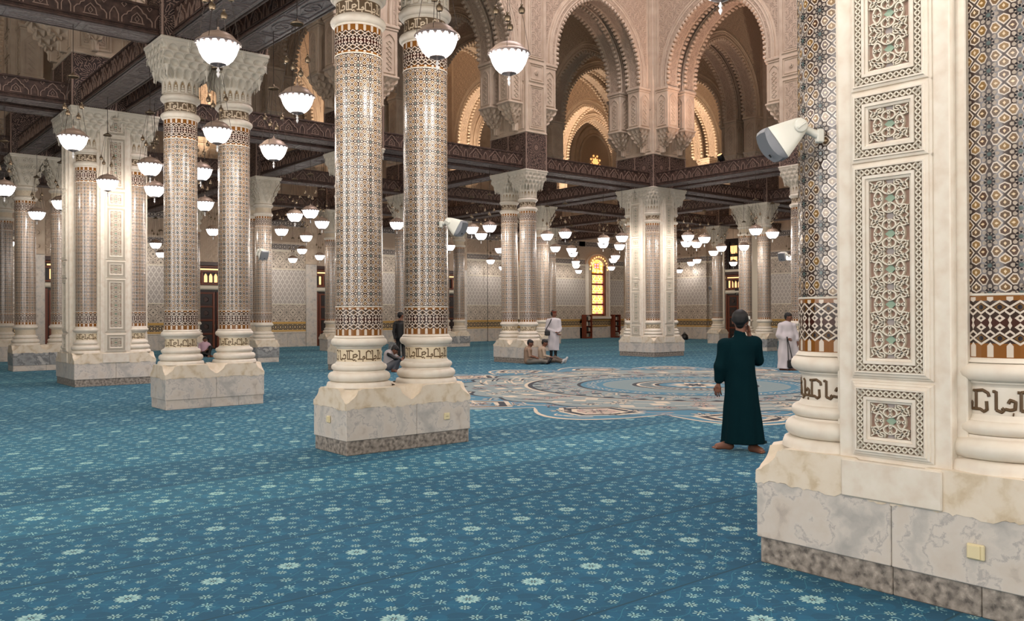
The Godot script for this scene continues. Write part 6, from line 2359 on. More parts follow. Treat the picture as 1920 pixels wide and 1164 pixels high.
func seated(at3: Vector3, label: String, shirt: Color, trousers: Color, shoe: Color, k: int) -> void:
	var lx := 0.06 * k
	var q := [
		[Vector3(-0.18, 0.13, 0), Vector3(-0.17 - 0.02 * k, 0.46, 0), 0.13, 0.14, shirt, 0.05], [Vector3(-0.17, 0.49, -0.15), Vector3(-0.14, 0.49, 0.15), 0.065, 0.065, shirt, 0.05], [Vector3(-0.16, 0.5, 0), Vector3(-0.11, 0.58, 0), 0.05, 0.05, SK, 0.03],
		[Vector3(-0.14, 0.11, -0.09), Vector3(0.2 + lx, 0.15 + 0.04 * k, -0.1), 0.09, 0.07, trousers, 0.04], [Vector3(0.2 + lx, 0.15 + 0.04 * k, -0.1), Vector3(0.52 + lx, 0.08, -0.08), 0.065, 0.05, trousers, 0.03],
		[Vector3(-0.14, 0.1, 0.1), Vector3(0.22, 0.12, 0.16), 0.09, 0.07, trousers, 0.04], [Vector3(0.22, 0.12, 0.16), Vector3(0.46, 0.07, 0.06), 0.065, 0.05, trousers, 0.03],
		[Vector3(-0.15, 0.49, 0.18), Vector3(-0.12, 0.28, 0.24), 0.05, 0.042, shirt, 0.03], [Vector3(-0.12, 0.28, 0.24), Vector3(0.06, 0.24, 0.13), 0.04, 0.03, SK if k == 0 else shirt, 0.02],
		[Vector3(-0.15, 0.49, -0.18), Vector3(-0.1, 0.28, -0.22), 0.05, 0.042, shirt, 0.03], [Vector3(-0.1, 0.28, -0.22), Vector3(0.07, 0.24, -0.08), 0.04, 0.03, SK if k == 0 else shirt, 0.02],
		[Vector3(0.52 + lx, 0.06, -0.08), Vector3(0.6 + lx, 0.2, -0.07), 0.05, 0.04, shoe, 0.02], [Vector3(0.46, 0.05, 0.06), Vector3(0.56, 0.14, 0.08), 0.05, 0.04, shoe, 0.02],
	]
	person(at3, -deg_to_rad(CAM_YAW), label, q, 0.02, Transform3D(Basis(Vector3.UP, 1.25) * Basis(Vector3.RIGHT, 0.3), Vector3(-0.12, 0.58, 0)).scaled_local(Vector3(0.96, 0.92, 0.96)),
		[Transform3D(aim(Vector3(1, -0.2, 0), Vector3(0, -1, 0)), Vector3(0.06, 0.24, 0.13)), Transform3D(aim(Vector3(1, -0.2, 0.2), Vector3(0, -1, 0)), Vector3(0.07, 0.24, -0.08))], [], Color.BLACK)

func fold(mode: int, p: Vector3) -> float:   # folds of a hanging robe
	if mode == 1:
		var t := clampf((1.15 - p.y) / 1.0, 0.0, 1.0)
		var a := atan2(p.z, p.x - 0.03)
		return 0.012 * t * sin(a * 7.0 + p.y * 2.2) + 0.006 * sin(p.y * 17.0 + p.x * 20.0) * (1.0 - t) + 0.005 * sin(a * 13.0 + p.y * 5.0) * t
	var b := atan2(p.z, p.x)
	return 0.016 * clampf(1.3 - p.y, 0.0, 1.0) * sin(b * 6.0 + p.y * 4.0) + 0.008 * sin(p.y * 14.0 + p.x * 12.0)

const LAMPS := [
	[-2.25, 6.91, 4.65, "large hanging bowl lamp in front of the left pair's capitals"],
	[-0.50, 5.20, 4.66, "large hanging bowl lamp overlapping the top of the near right column"],
	[0.50, 5.19, 4.66, "large hanging bowl lamp standing alone right of the near pair"],
	[0.50, 2.23, 4.68, "hanging bowl lamp cut by the top edge above the far right arches"],
	[-0.50, 8.59, 4.68, "hanging bowl lamp left of the near left column, below a lit arch"],
	[0.50, 11.58, 4.56, "hanging bowl lamp beside the upper right column of the left pair"],
	[-2.27, 13.33, 4.66, "hanging bowl lamp in front of the left pier's capital"],
	[-0.50, 18.08, 4.68, "small hanging bowl lamp on a long chain in front of the left pier's carved panels"],
	[-0.50, 15.07, 4.63, "upper of two hanging bowl lamps at the left pier's right edge"],
	[0.50, 18.04, 4.62, "lower of two hanging bowl lamps at the left pier's right edge"],
	[-0.50, 11.55, 4.72, "hanging bowl lamp between the capitals of the left pair"],
	[0.50, 15.08, 4.64, "hanging bowl lamp between the left pair's shafts, uppermost of three there"],
	[2.28, 19.73, 4.59, "hanging bowl lamp between the left pair's shafts, middle of three there"],
	[5.29, 27.20, 4.66, "small hanging bowl lamp between the left pair's shafts, lowest of three there"],
	[5.40, 33.80, 4.62, "small hanging bowl lamp right of the left pier, higher of two low ones"],
	[6.91, 37.91, 4.53, "small hanging bowl lamp right of the left pier, lower of two low ones"],
	[-2.25, 19.73, 4.59, "hanging bowl lamp at the far left edge in front of the scroll capital"],
	[-0.50, 25.49, 4.67, "hanging bowl lamp in front of the far left scroll column"],
	[-0.50, 22.51, 4.68, "hanging bowl lamp half hidden by the left pier's left side"],
	[0.50, 35.92, 4.57, "small hanging bowl lamp low at the far left, right one of two"],
	[0.50, 37.53, 4.53, "small hanging bowl lamp low at the far left edge, left one of two"],
	[5.26, 20.72, 4.59, "hanging bowl lamp, third from left between the left and near column pairs"],
	[5.26, 19.73, 4.60, "highest hanging bowl lamp, sixth from left between the left and near column pairs"],
	[6.91, 22.25, 4.61, "hanging bowl lamp, eighth from left between the left and near column pairs"],
	[6.91, 25.20, 4.60, "hanging bowl lamp, first from left between the left and near column pairs"],
	[8.81, 27.19, 4.63, "hanging bowl lamp, fifth from left between the left and near column pairs"],
	[11.86, 33.80, 4.67, "hanging bowl lamp, fourth from left between the left and near column pairs"],
	[13.33, 34.95, 4.51, "hanging bowl lamp, seventh from left between the left and near column pairs"],
	[13.33, 37.85, 4.52, "lowest hanging bowl lamp, second from left between the left and near column pairs"],
	[8.72, 20.72, 4.57, "highest hanging bowl lamp, first from left in the gap of the near column pair"],
	[19.73, 37.81, 4.58, "lowest hanging bowl lamp, second from left in the gap of the near column pair"],
	[11.68, 20.72, 4.60, "hanging bowl lamp, second from left between the near pair and the seated men's pair"],
	[13.33, 22.34, 4.60, "hanging bowl lamp, third from left between the near pair and the seated men's pair"],
	[11.67, 19.73, 4.58, "highest hanging bowl lamp, fourth from left between the near pair and the seated men's pair"],
	[18.14, 27.20, 4.59, "hanging bowl lamp, sixth from left between the near pair and the seated men's pair"],
	[22.82, 33.80, 4.59, "hanging bowl lamp, fifth from left between the near pair and the seated men's pair"],
	[15.41, 27.20, 4.59, "hanging bowl lamp, first from left between the near pair and the seated men's pair"],
	[27.30, 38.30, 4.58, "lowest hanging bowl lamp, seventh from left between the near pair and the seated men's pair"],
	[15.11, 20.72, 4.56, "hanging bowl lamp, first from left above the man in the pale coat"],
	[15.08, 19.73, 4.56, "highest hanging bowl lamp, third from left above the man in the pale coat"],
	[19.73, 25.30, 4.61, "hanging bowl lamp, second from left above the man in the pale coat"],
	[20.72, 25.31, 4.59, "hanging bowl lamp, fourth from left above the man in the pale coat"],
	[22.62, 27.20, 4.61, "hanging bowl lamp, fifth from left above the man in the pale coat"],
	[27.20, 31.76, 4.58, "hanging bowl lamp, sixth from left above the man in the pale coat"],
	[29.20, 33.80, 4.56, "hanging bowl lamp, seventh from left above the man in the pale coat"],
	[33.80, 38.33, 4.56, "lowest hanging bowl lamp, eighth from left above the man in the pale coat"],
	[18.04, 20.72, 4.58, "hanging bowl lamp, second from left left of the far central pier"],
	[19.73, 22.39, 4.60, "hanging bowl lamp, first from left left of the far central pier"],
	[18.01, 19.73, 4.58, "highest hanging bowl lamp, seventh from left left of the far central pier"],
	[20.72, 22.39, 4.56, "hanging bowl lamp, sixth from left left of the far central pier"],
	[25.55, 27.20, 4.57, "hanging bowl lamp, fifth from left left of the far central pier"],
	[27.20, 28.91, 4.57, "hanging bowl lamp, fourth from left left of the far central pier"],
	[32.17, 33.80, 4.53, "lowest hanging bowl lamp, third from left left of the far central pier"],
	[19.73, 18.00, 4.58, "highest hanging bowl lamp, third from left right of the far central pier"],
	[21.8, 19.73, 4.57, "hanging bowl lamp, first from left right of the far central pier"],
	[22.45, 19.73, 4.57, "hanging bowl lamp, fifth from left right of the far central pier"],
	[20.72, 18.00, 4.56, "hanging bowl lamp, seventh from left right of the far central pier"],
	[25.44, 20.72, 4.61, "hanging bowl lamp, ninth from left right of the far central pier"],
	[27.20, 22.47, 4.59, "hanging bowl lamp, eighth from left right of the far central pier"],
	[32.01, 27.20, 4.63, "hanging bowl lamp, sixth from left right of the far central pier"],
	[33.80, 29.03, 4.64, "hanging bowl lamp, fourth from left right of the far central pier"],
	[38.58, 33.80, 4.55, "lowest hanging bowl lamp, second from left right of the far central pier"],
	[25.7, 19.73, 4.61, "hanging bowl lamp, second from left round the scroll columns by the right door"],
	[35.29, 27.20, 4.60, "hanging bowl lamp, first from left round the scroll columns by the right door"],
	[19.73, 15.04, 4.59, "highest hanging bowl lamp, third from left round the scroll columns by the right door"],
	[20.72, 15.03, 4.53, "hanging bowl lamp, fourth from left round the scroll columns by the right door"],
	[33.80, 22.65, 4.64, "hanging bowl lamp, fifth from left round the scroll columns by the right door"],
]

const LAMPS_UNSEEN := [  # lamps out of view, placed to light the foreground and the right side
	[-0.50, 2.23],
	[-2.25, 0.00],
	[-4.60, 0.00],
	[-4.60, 6.91],
	[-4.60, 13.33],
	[-6.90, 1.80],
	[-6.90, 5.10],
	[-6.90, 8.70],
	[-6.90, -2.00],
	[-6.90, -5.00],
	[-2.25, -6.90],
	[-4.60, -6.90],
	[-9.20, 0.00],
	[-9.20, 6.91],
	[0.50, -1.90],
	[-0.50, -1.90],
	[-0.50, -5.00],
	[19.73, 11.60],
	[20.72, 11.60],
	[19.73, 8.70],
	[5.26, 0.50],
	[8.70, 0.50],
	[11.60, 0.50],
	[15.10, 0.50],
	[24.90, 13.33],
	[22.40, 6.91],
]

const DRUM_E := 260.0
const SIDE_E := 55.0
const FLOOD := 40.0
const FLOOD_PINK := 20.0
const PILLAR_NAME := {
	"0 0": "near pier", "0 1": "near pair of columns", "0 2": "left pair of columns", "0 3": "left pier", "0 4": "far left scroll pair", "0 5": "single column at the far left edge",
	"1 3": "pair hidden behind the near left column", "2 3": "pair with the seated men", "3 3": "far central pier", "3 2": "pair at the near pier's left edge", "3 1": "pair behind the near pier",
	"1 4": "scroll pair right of the left pair", "2 4": "scroll pair behind the near right column", "3 4": "scroll pair behind the man in the pale coat", "4 4": "scroll pair behind the far central pier", "4 3": "scroll pair by the right door", "4 2": "scroll pair behind the near pier",
	"1 5": "single column behind the man in pink", "2 5": "single column left of the near pair", "3 5": "far pair right of the near pair", "4 5": "slim single column behind the pale coat", "5 5": "single column in the far corner", "5 4": "single column left of the right door", "5 3": "single column behind the near pier", "5 2": "last single column behind the near pier",
}

func half_at(i: int, j: int, along_u: bool) -> float:   # half depth of a pillar's upper block along a line
	var k := pillar_kind(i, j)
	if k == "pier":
		return 0.95
	if k == "single":
		return 0.46
	var long_u: bool = k == "pu"
	return 0.95 if long_u == along_u else 0.46

func pillar_kind(i: int, j: int) -> String:
	if (i == 0 or i == 3) and (j == 0 or j == 3):
		return "pier"
	if i == 5 or j == 5:
		return "pu" if i == 3 else "single"
	if i == 0 or (i == 3 and j < 3):
		return "pu"
	return "pv"

func name_of(i: int, j: int) -> String:
	return PILLAR_NAME.get("%d %d" % [i, j], "outer wall" if i > 5 or j > 5 else "left aisle")

func line_beams(along_u: bool, fixed: int, from: int, to: int, double: bool) -> void:   # beams on one grid line between neighbouring pillars; index 6 is the wall, -1 the aisle outside
	for k in range(from, to):
		var pa := (S[k] if k >= 0 else -6.9) as float
		var pb := (S[k + 1] if k + 1 <= 5 else WALL - 0.05) as float
		var ia := k if along_u else fixed
		var ja := fixed if along_u else k
		var ib := k + 1 if along_u else fixed
		var jb := fixed if along_u else k + 1
		var a := pa + (half_at(ia, ja, along_u) if k >= 0 else 0.0)
		var b := pb - (half_at(ib, jb, along_u) if k + 1 <= 5 else 0.0)
		for s in ([-1, 1] if double else [0]):
			var f: float = S[fixed] + 0.495 * s
			var side := "" if s == 0 else (", nearer one" if s < 0 else ", farther one")
			var lb := "carved beam from %s to %s%s" % [name_of(ia, ja), name_of(ib, jb), side]
			if along_u:
				beam(a, f, b, f, lb, "carved wooden beams")
			else:
				beam(f, a, f, b, lb, "carved wooden beams")

func floodlight(u: float, v: float, yaw: float, tint: Color, e: float, label: String, y := 7.06) -> void:
	var o := thing("floodlight", at(u, v, y), yaw)
	tag(o, label, "floodlight", "black floodlights on the beams")
	var b := MB.new()
	b.xf = Transform3D(Basis(Vector3.RIGHT, -0.7), Vector3(0, 0.2, 0))
	b.lathe(Vector3.ZERO, [Vector2(0.001, -0.16), Vector2(0.09, -0.15), Vector2(0.11, -0.12), Vector2(0.115, 0.14), Vector2(0.105, 0.15), Vector2(0.1, 0.13)], 18)
	part("housing", b.mesh(), M.black, o)
	b = MB.new()
	b.xf = Transform3D(Basis(Vector3.RIGHT, -0.7), Vector3(0, 0.2, 0))
	b.lathe(Vector3.ZERO, [Vector2(0.1, 0.125), Vector2(0.001, 0.13)], 18)
	part("lamp_lens", b.mesh(), M.lens_glow, o)
	b = MB.new()
	b.box(Vector3(0, 0.01, 0), Vector3(0.16, 0.02, 0.12), 0.004)
	for s in [-1, 1]:
		b.box(Vector3(s * 0.125, 0.11, 0), Vector3(0.012, 0.2, 0.05), 0.003)
	part("mounting_bracket", b.mesh(), M.black, o)
	var l := SpotLight3D.new()
	l.name = "flood_beam"
	l.light_color = tint
	l.light_energy = e
	l.light_size = 0.09
	l.spot_angle = 75.0
	l.spot_range = 40.0
	l.spot_attenuation = 2.0
	l.shadow_enabled = true
	l.transform = Transform3D(Basis(Vector3.RIGHT, PI / 2) * Basis(), Vector3(0, 0.38, 0.12))
	o.add_child(l)

func _ready() -> void:
	# camera
	var cam := Camera3D.new()
	cam.name = "camera"
	cam.fov = rad_to_deg(2.0 * atan(582.0 / 1609.77))
	cam.near = 0.05
	cam.far = 200.0
	cam.transform = Transform3D(Basis(Vector3.UP, -deg_to_rad(CAM_YAW)) * Basis(Vector3.RIGHT, 0.0047) * Basis(Vector3.BACK, -0.0038), Vector3(-5.8178, 1.65, 2.4491))
	add_child(cam)
	cam.current = true
	# sky and exposure
	var we := WorldEnvironment.new()
	we.name = "world"
	var env := Environment.new()
	env.background_mode = Environment.BG_COLOR
	env.background_color = Color(0.6, 0.7, 0.85)
	env.tonemap_mode = Environment.TONE_MAPPER_LINEAR
	env.tonemap_exposure = EXPOSURE
	env.sdfgi_enabled = true
	env.ssao_enabled = true
	env.ssil_enabled = true
	we.environment = env
	add_child(we)
	# unseen soft light above the great square, placed to light floor and arches
	var sky := AreaLight3D.new()
	sky.name = "unseen_roof_light"
	sky.area_size = Vector2(11.0, 11.0)
	sky.light_color = Color(1.0, 0.94, 0.96)
	sky.light_energy = DRUM_E
	sky.shadow_enabled = true
	sky.transform = Transform3D(Basis(Vector3.RIGHT, -PI / 2), Vector3(10.11, 20.8, -10.11))
	add_child(sky)
	# added soft fill in front of glowing panes behind and left of the viewer
	for q in [[Vector3(-9.0, 5.2, 8.4), PI * 0.0], [Vector3(1.5, 5.2, 8.4), 0.0], [Vector3(-15.4, 5.2, 0.0), -PI / 2], [Vector3(-15.4, 5.2, -10.0), -PI / 2]]:
		var l := AreaLight3D.new()
		l.name = "added_side_fill"
		l.area_size = Vector2(4.4, 6.0)
		l.light_color = Color(1.0, 0.985, 0.97)
		l.light_energy = SIDE_E
		l.shadow_enabled = true
		l.transform = Transform3D(Basis(Vector3.UP, q[1]), q[0])
		add_child(l)
	make_materials()
	column_meshes()
	pier_meshes()
	MESH.bracket = bracket_mesh()
	lamp_meshes()
	build_floor()
	build_walls()
	build_pillars()
	build_upper()
	for q in LAMPS:
		lamp(at(q[0], q[1], q[2]), q[3])
	for q in LAMPS_UNSEEN:
		lamp(at(q[0], q[1], LAMP_Y), "hanging bowl lamp out of view, placed to light the near floor and right side")
	build_small()
	people()

func build_floor() -> void:
	var fl := thing("floor")
	tag(fl, "blue floral carpet laid in long strips over the whole hall", "carpet", "", "structure")
	part("floor_slab", bar(-16.0, WALL + 0.4, -0.3, -0.004, -WALL - 0.4, 9.0, 0.0), M.stone, fl)
	var b := MB.new()
	var x0 := -16.0
	var x1 := WALL
	var u0 := (x0 + 2.325) / 0.503 + 0.5
	var u1 := (x1 + 2.325) / 0.503 + 0.5
	b.quad(Vector3(x0, 0, 0), Vector3(x1, 0, 0), Vector3(x1, 0, -1.295), Vector3(x0, 0, -1.295), Vector2(u0, 0), Vector2(u1, 1))
	var sm := b.mesh()
	var v := 0.91 - 7 * 1.295
	var k := 0
	rng.seed = 9
	while v < WALL:
		part("carpet_strip", sm, M["carpet_%d" % (rng.randi() % 3)], fl, at(0, v, 0))
		v += 1.295
		k += 1
	# the great medallion, cut along its lobes
	b = MB.new()
	var n := 720
	var c := b.add(Vector3.ZERO, Vector3.UP, Vector2(0.5, 0.5))
	for i in n:
		var a := TAU * i / n
		var r := 6.1 * (1.0 + 0.19 * absf(cos(8.0 * a)))
		var kk := roundi(a / TAU * 16)
		var t := absf(sin(a - kk * TAU / 16)) * 6.6
		var rc := 6.35 if kk % 2 == 0 else 6.0
		if t < 0.8:
			r = maxf(r, rc + (0.75 - 0.4 * t / 0.55 if t < 0.55 else 0.35 - 0.55 * (t - 0.55) / 0.25))
		b.add(Vector3(cos(a) * r, 0, -sin(a) * r), Vector3.UP, Vector2(0.5 + cos(a) * r / 15.2, 0.5 - sin(a) * r / 15.2))
	for i in n:
		b.face(c, c + 1 + i, c + 1 + (i + 1) % n)
	part("carpet_medallion", b.mesh(), M.medallion, fl, at(10.15, 10.15, 0.003))

func build_pillars() -> void:
	var pu := {}
	var protos := {}
	for e in [
		["0 0", "pier", "near cream pier with mosaic corner columns and carved panels at the right edge"],
		["0 1", "bell", "near pair of tall mosaic columns on one marble base"],
		["0 2", "bell", "pair of mosaic columns with white stalactite capitals on a marble base, left of centre"],
		["0 3", "pier", "cream square pier with mosaic corner columns and a white cornice on the left side"],
		["0 4", "scroll", "brown mosaic column pair with curled leaf capitals behind the left pier"],
		["0 5", "single", "single mosaic column whose pale base shows at the left edge of the view"],
		["1 3", "bell", "pair of mosaic columns mostly hidden behind the near left column"],
		["2 3", "bell", "pair of mosaic columns with two men sitting against its marble base"],
		["3 3", "pier", "far cream pier with mosaic corner columns standing alone beyond the medallion"],
		["3 2", "bell", "mosaic column pair at the near pier's left edge with a small speaker"],
		["3 1", "bell", "mosaic column pair behind the near pier"],
		["1 4", "scroll", "greenish mosaic column pair with curled leaf capital just right of the left pair"],
		["2 4", "scroll", "mosaic column pair with curled leaf capital behind the near right column"],
		["3 4", "scroll", "mosaic column pair with curled leaf capital behind the standing man in the pale coat"],
		["4 4", "scroll", "mosaic column pair hidden behind the far central pier"],
		["4 3", "scroll", "pair of pale mosaic columns with big curled leaf capitals behind the green robed man"],
		["4 2", "scroll", "mosaic column pair with curled capital concealed by the near pier"],
		["1 5", "single", "single far column behind the seated man in pink"],
		["2 5", "single", "single far column by the wooden door left of the near pair"],
		["3 5", "far", "far pair of mosaic columns just right of the near pair"],
		["4 5", "single", "slim far column touching the right side of the man in the pale coat"],
		["5 5", "single", "single far column in the corner beyond the central pier"],
		["5 4", "single", "single far column on a square base left of the right hand door"],
		["5 3", "single", "single far column between the scroll pair and the near pier"],
		["5 2", "single", "single far column concealed by the near pier's shaft"],
	]:
		var ij: PackedStringArray = (e[0] as String).split(" ")
		var i := int(ij[0])
		var j := int(ij[1])
		var kind := pillar_kind(i, j)
		var o: Node3D
		var turn := PI / 2 if kind == "pv" else 0.0
		var adj := Vector3.ZERO
		if e[1] == "pier":
			if i == 0 and j == 0:
				o = pier(true)
			elif not protos.has("pier"):
				o = pier()
				protos.pier = o
			else:
				o = copy(protos.pier, "column_pier", Vector3.ZERO, 0)
		elif e[1] == "single":
			if not protos.has("single"):
				o = column_single("scroll")
				protos.single = o
			else:
				o = copy(protos.single, "single_column", Vector3.ZERO, 0)
		else:
			var key: String = "bell_%d" % (i * 2 + j) if e[1] == "bell" else "scroll"
			if not protos.has(key):
				o = column_pair("scroll" if e[1] != "bell" else "bell", i * 2 + j - 1)
				protos[key] = o
			else:
				o = copy(protos[key], "column_pair", Vector3.ZERO, 0)
		o.position = at(S[i], S[j])
		o.rotation.y = turn
		tag(o, e[2], "pier" if e[1] == "pier" else "columns" if kind != "single" else "column", "", "thing")
		if i == 0 and j == 0:
			for s in [-1, 1]:
				var c := Vector3(-0.505, 0, 0.505 * s)
				band_tiles(o, c)
				raised_text(o, c)
				mosaic_tiles(o, c, 2.55 if s < 0 else 3.75, 1.1, 0, 14)

func build_upper() -> void:
	line_beams(false, 0, 0, 6, true)
	line_beams(false, 3, 1, 6, true)
	line_beams(true, 3, -1, 6, true)
	for k in [1, 2]:
		line_beams(false, k, 3, 6, false)
		line_beams(true, k, -1, 0, false)
		line_beams(true, k, 3, 5, false)
	for f in [-0.495, 0.495]:
		beam(-6.9, f, -0.95, f, "carved dark wooden beam from the near pier out to the left aisle", "carved wooden beams")
		beam(0.95, f, 20.225 - 0.95, f, "carved dark wooden beam from the near pier along the right side of the square", "carved wooden beams")
		beam(f, -6.9, f, -0.95, "carved dark wooden beam from the near pier behind the viewer", "carved wooden beams")
	for f in [-13.0, -6.9]:
		beam(f, -8.9, f, 13.33, "carved dark wooden beam of the left aisle beside the viewer", "carved wooden beams")
	for f in [-6.9, 0.0, 6.909, 13.33]:
		beam(-12.7, f, -7.2, f, "carved dark wooden beam of the outer left aisle", "carved wooden beams")
	beam(-6.6, -6.9, -0.3, -6.9, "carved dark wooden beam of the aisle behind the viewer", "carved wooden beams")
	for k in [4, 5]:
		line_beams(false, k, 1, 6, false)
		line_beams(true, k, -1, 6, false)
	# marble piers above the beams, with brackets for the arches
	for i in 6:
		for j in 6:
			if not PILLAR_NAME.has("%d %d" % [i, j]) or (i == 0 and j == 0):
				continue
			var kind := pillar_kind(i, j)
			var sides := []
			var wx := 1.9
			var wz := 0.9
			var turn := 0.0
			if kind == "pier":
				wz = 1.9
				for k in 4:
					sides += [[k * PI / 2, -0.5], [k * PI / 2, 0.5]]
			elif kind == "single":
				wx = 0.92
				wz = 0.92
				for k in 4:
					sides.append([k * PI / 2, 0.0])
			else:
				turn = PI / 2 if kind == "pv" else 0.0
				for k in [0, 2]:
					sides += [[k * PI / 2, -0.5], [k * PI / 2, 0.5]]
				if kind == "pv" and j == 3 and i < 3:
					sides.append([PI / 2, 0.0])
				elif kind == "pu" and i == 3 and j < 3:
					sides.append([PI / 2, 0.0])
				elif i > 0:
					sides += [[PI / 2, 0.0], [-PI / 2, 0.0]]
			upper_pier(S[i], S[j], wx, wz, turn, sides, "marble pier above the beams over %s" % name_of(i, j))
	# arches along both directions
	for j in [3, 4, 5]:
		for i in 5:
			if PILLAR_NAME.has("%d %d" % [i, j]) and PILLAR_NAME.has("%d %d" % [i + 1, j]):
				var dbl: bool = j == 3 or (j == 4)
				arch(S[i] + half_at(i, j, true), S[j], S[i + 1] - half_at(i + 1, j, true), S[j], 0.0, dbl, "scalloped arch from %s to %s" % [name_of(i, j), name_of(i + 1, j)], "scalloped arches")
	for i in [0, 1, 2, 3, 4, 5]:
		for j in 5:
			if i == 0 and j < 3:
				continue
			if PILLAR_NAME.has("%d %d" % [i, j]) and PILLAR_NAME.has("%d %d" % [i, j + 1]):
				var dbl: bool = i == 3 and j < 3
				arch(S[i], S[j] + half_at(i, j, false), S[i], S[j + 1] - half_at(i, j + 1, false), 0.0, dbl, "scalloped cross arch from %s to %s" % [name_of(i, j), name_of(i, j + 1)], "scalloped cross arches")
	# ceiling: flat over the aisles, raised over the great square
	var c := thing("ceiling")
	tag(c, "plain ceiling above the arches with a raised drum over the middle square", "ceiling", "", "structure")
	part("aisle_ceiling", bar(-16.0, WALL + 0.4, 17.0, 17.4, -WALL - 0.4, -20.9, 0.0), M.plaster, c)
	part("aisle_ceiling", bar(20.9, WALL + 0.4, 17.0, 17.4, -20.9, 9.0, 0.0), M.plaster, c)
	part("aisle_ceiling", bar(-16.0, -0.7, 17.0, 17.4, -20.9, 9.0, 0.0), M.plaster, c)
	part("aisle_ceiling", bar(-0.7, 20.9, 17.0, 17.4, 0.7, 9.0, 0.0), M.plaster, c)
	part("drum_ceiling", bar(-1.2, 21.4, 21.0, 21.4, -21.4, 1.2, 0.0), M.plaster, c)
	for k in 4:
		var a := k * PI / 2
		var o := Vector3(10.11, 0, -10.11)
		var bas := Basis(Vector3.UP, a)
		part("drum_wall", bar(-11.2, 11.2, 17.2, 21.0, 10.8, 11.2, 0.0), M.plaster, c, o, a)
	for kx in 4:
		for kz in 4:
			part("unseen_ceiling_pane", bar(4.8 + kx * 2.7, 7.3 + kx * 2.7, 20.92, 20.98, -15.4 + kz * 2.7, -12.9 + kz * 2.7, 0.0), M.unseen_pane_glow, c)  # glowing panes out of view, lighting the great square from above
	floodlight(19.72, 16.48, PI * 0.5, Color(1.0, 0.82, 0.74), FLOOD_PINK, "small black floodlight standing on the beam left of the near pier")
	for k in [1, 2, 3, 4, 5]:  # unseen floodlights, placed to warm the vaults behind the far arches
		floodlight(S[k] + 0.6 * float(k == 3), 30.6, PI, Color(1.0, 0.88, 0.76), FLOOD, "unseen black floodlight on the far cross beam to light the vaults, %s from the left" % ["first", "second", "third", "fourth", "fifth"][k - 1])
	for k in [2, 3, 4]:  # out of view too, placed to light the vaults on the right
		floodlight(30.6, S[k] + 0.6 * float(k == 3), -PI / 2, Color(1.0, 0.88, 0.76), FLOOD, "unseen floodlight on the right cross beam to light its vaults, %s from the near end" % ["first", "second", "third"][k - 2])

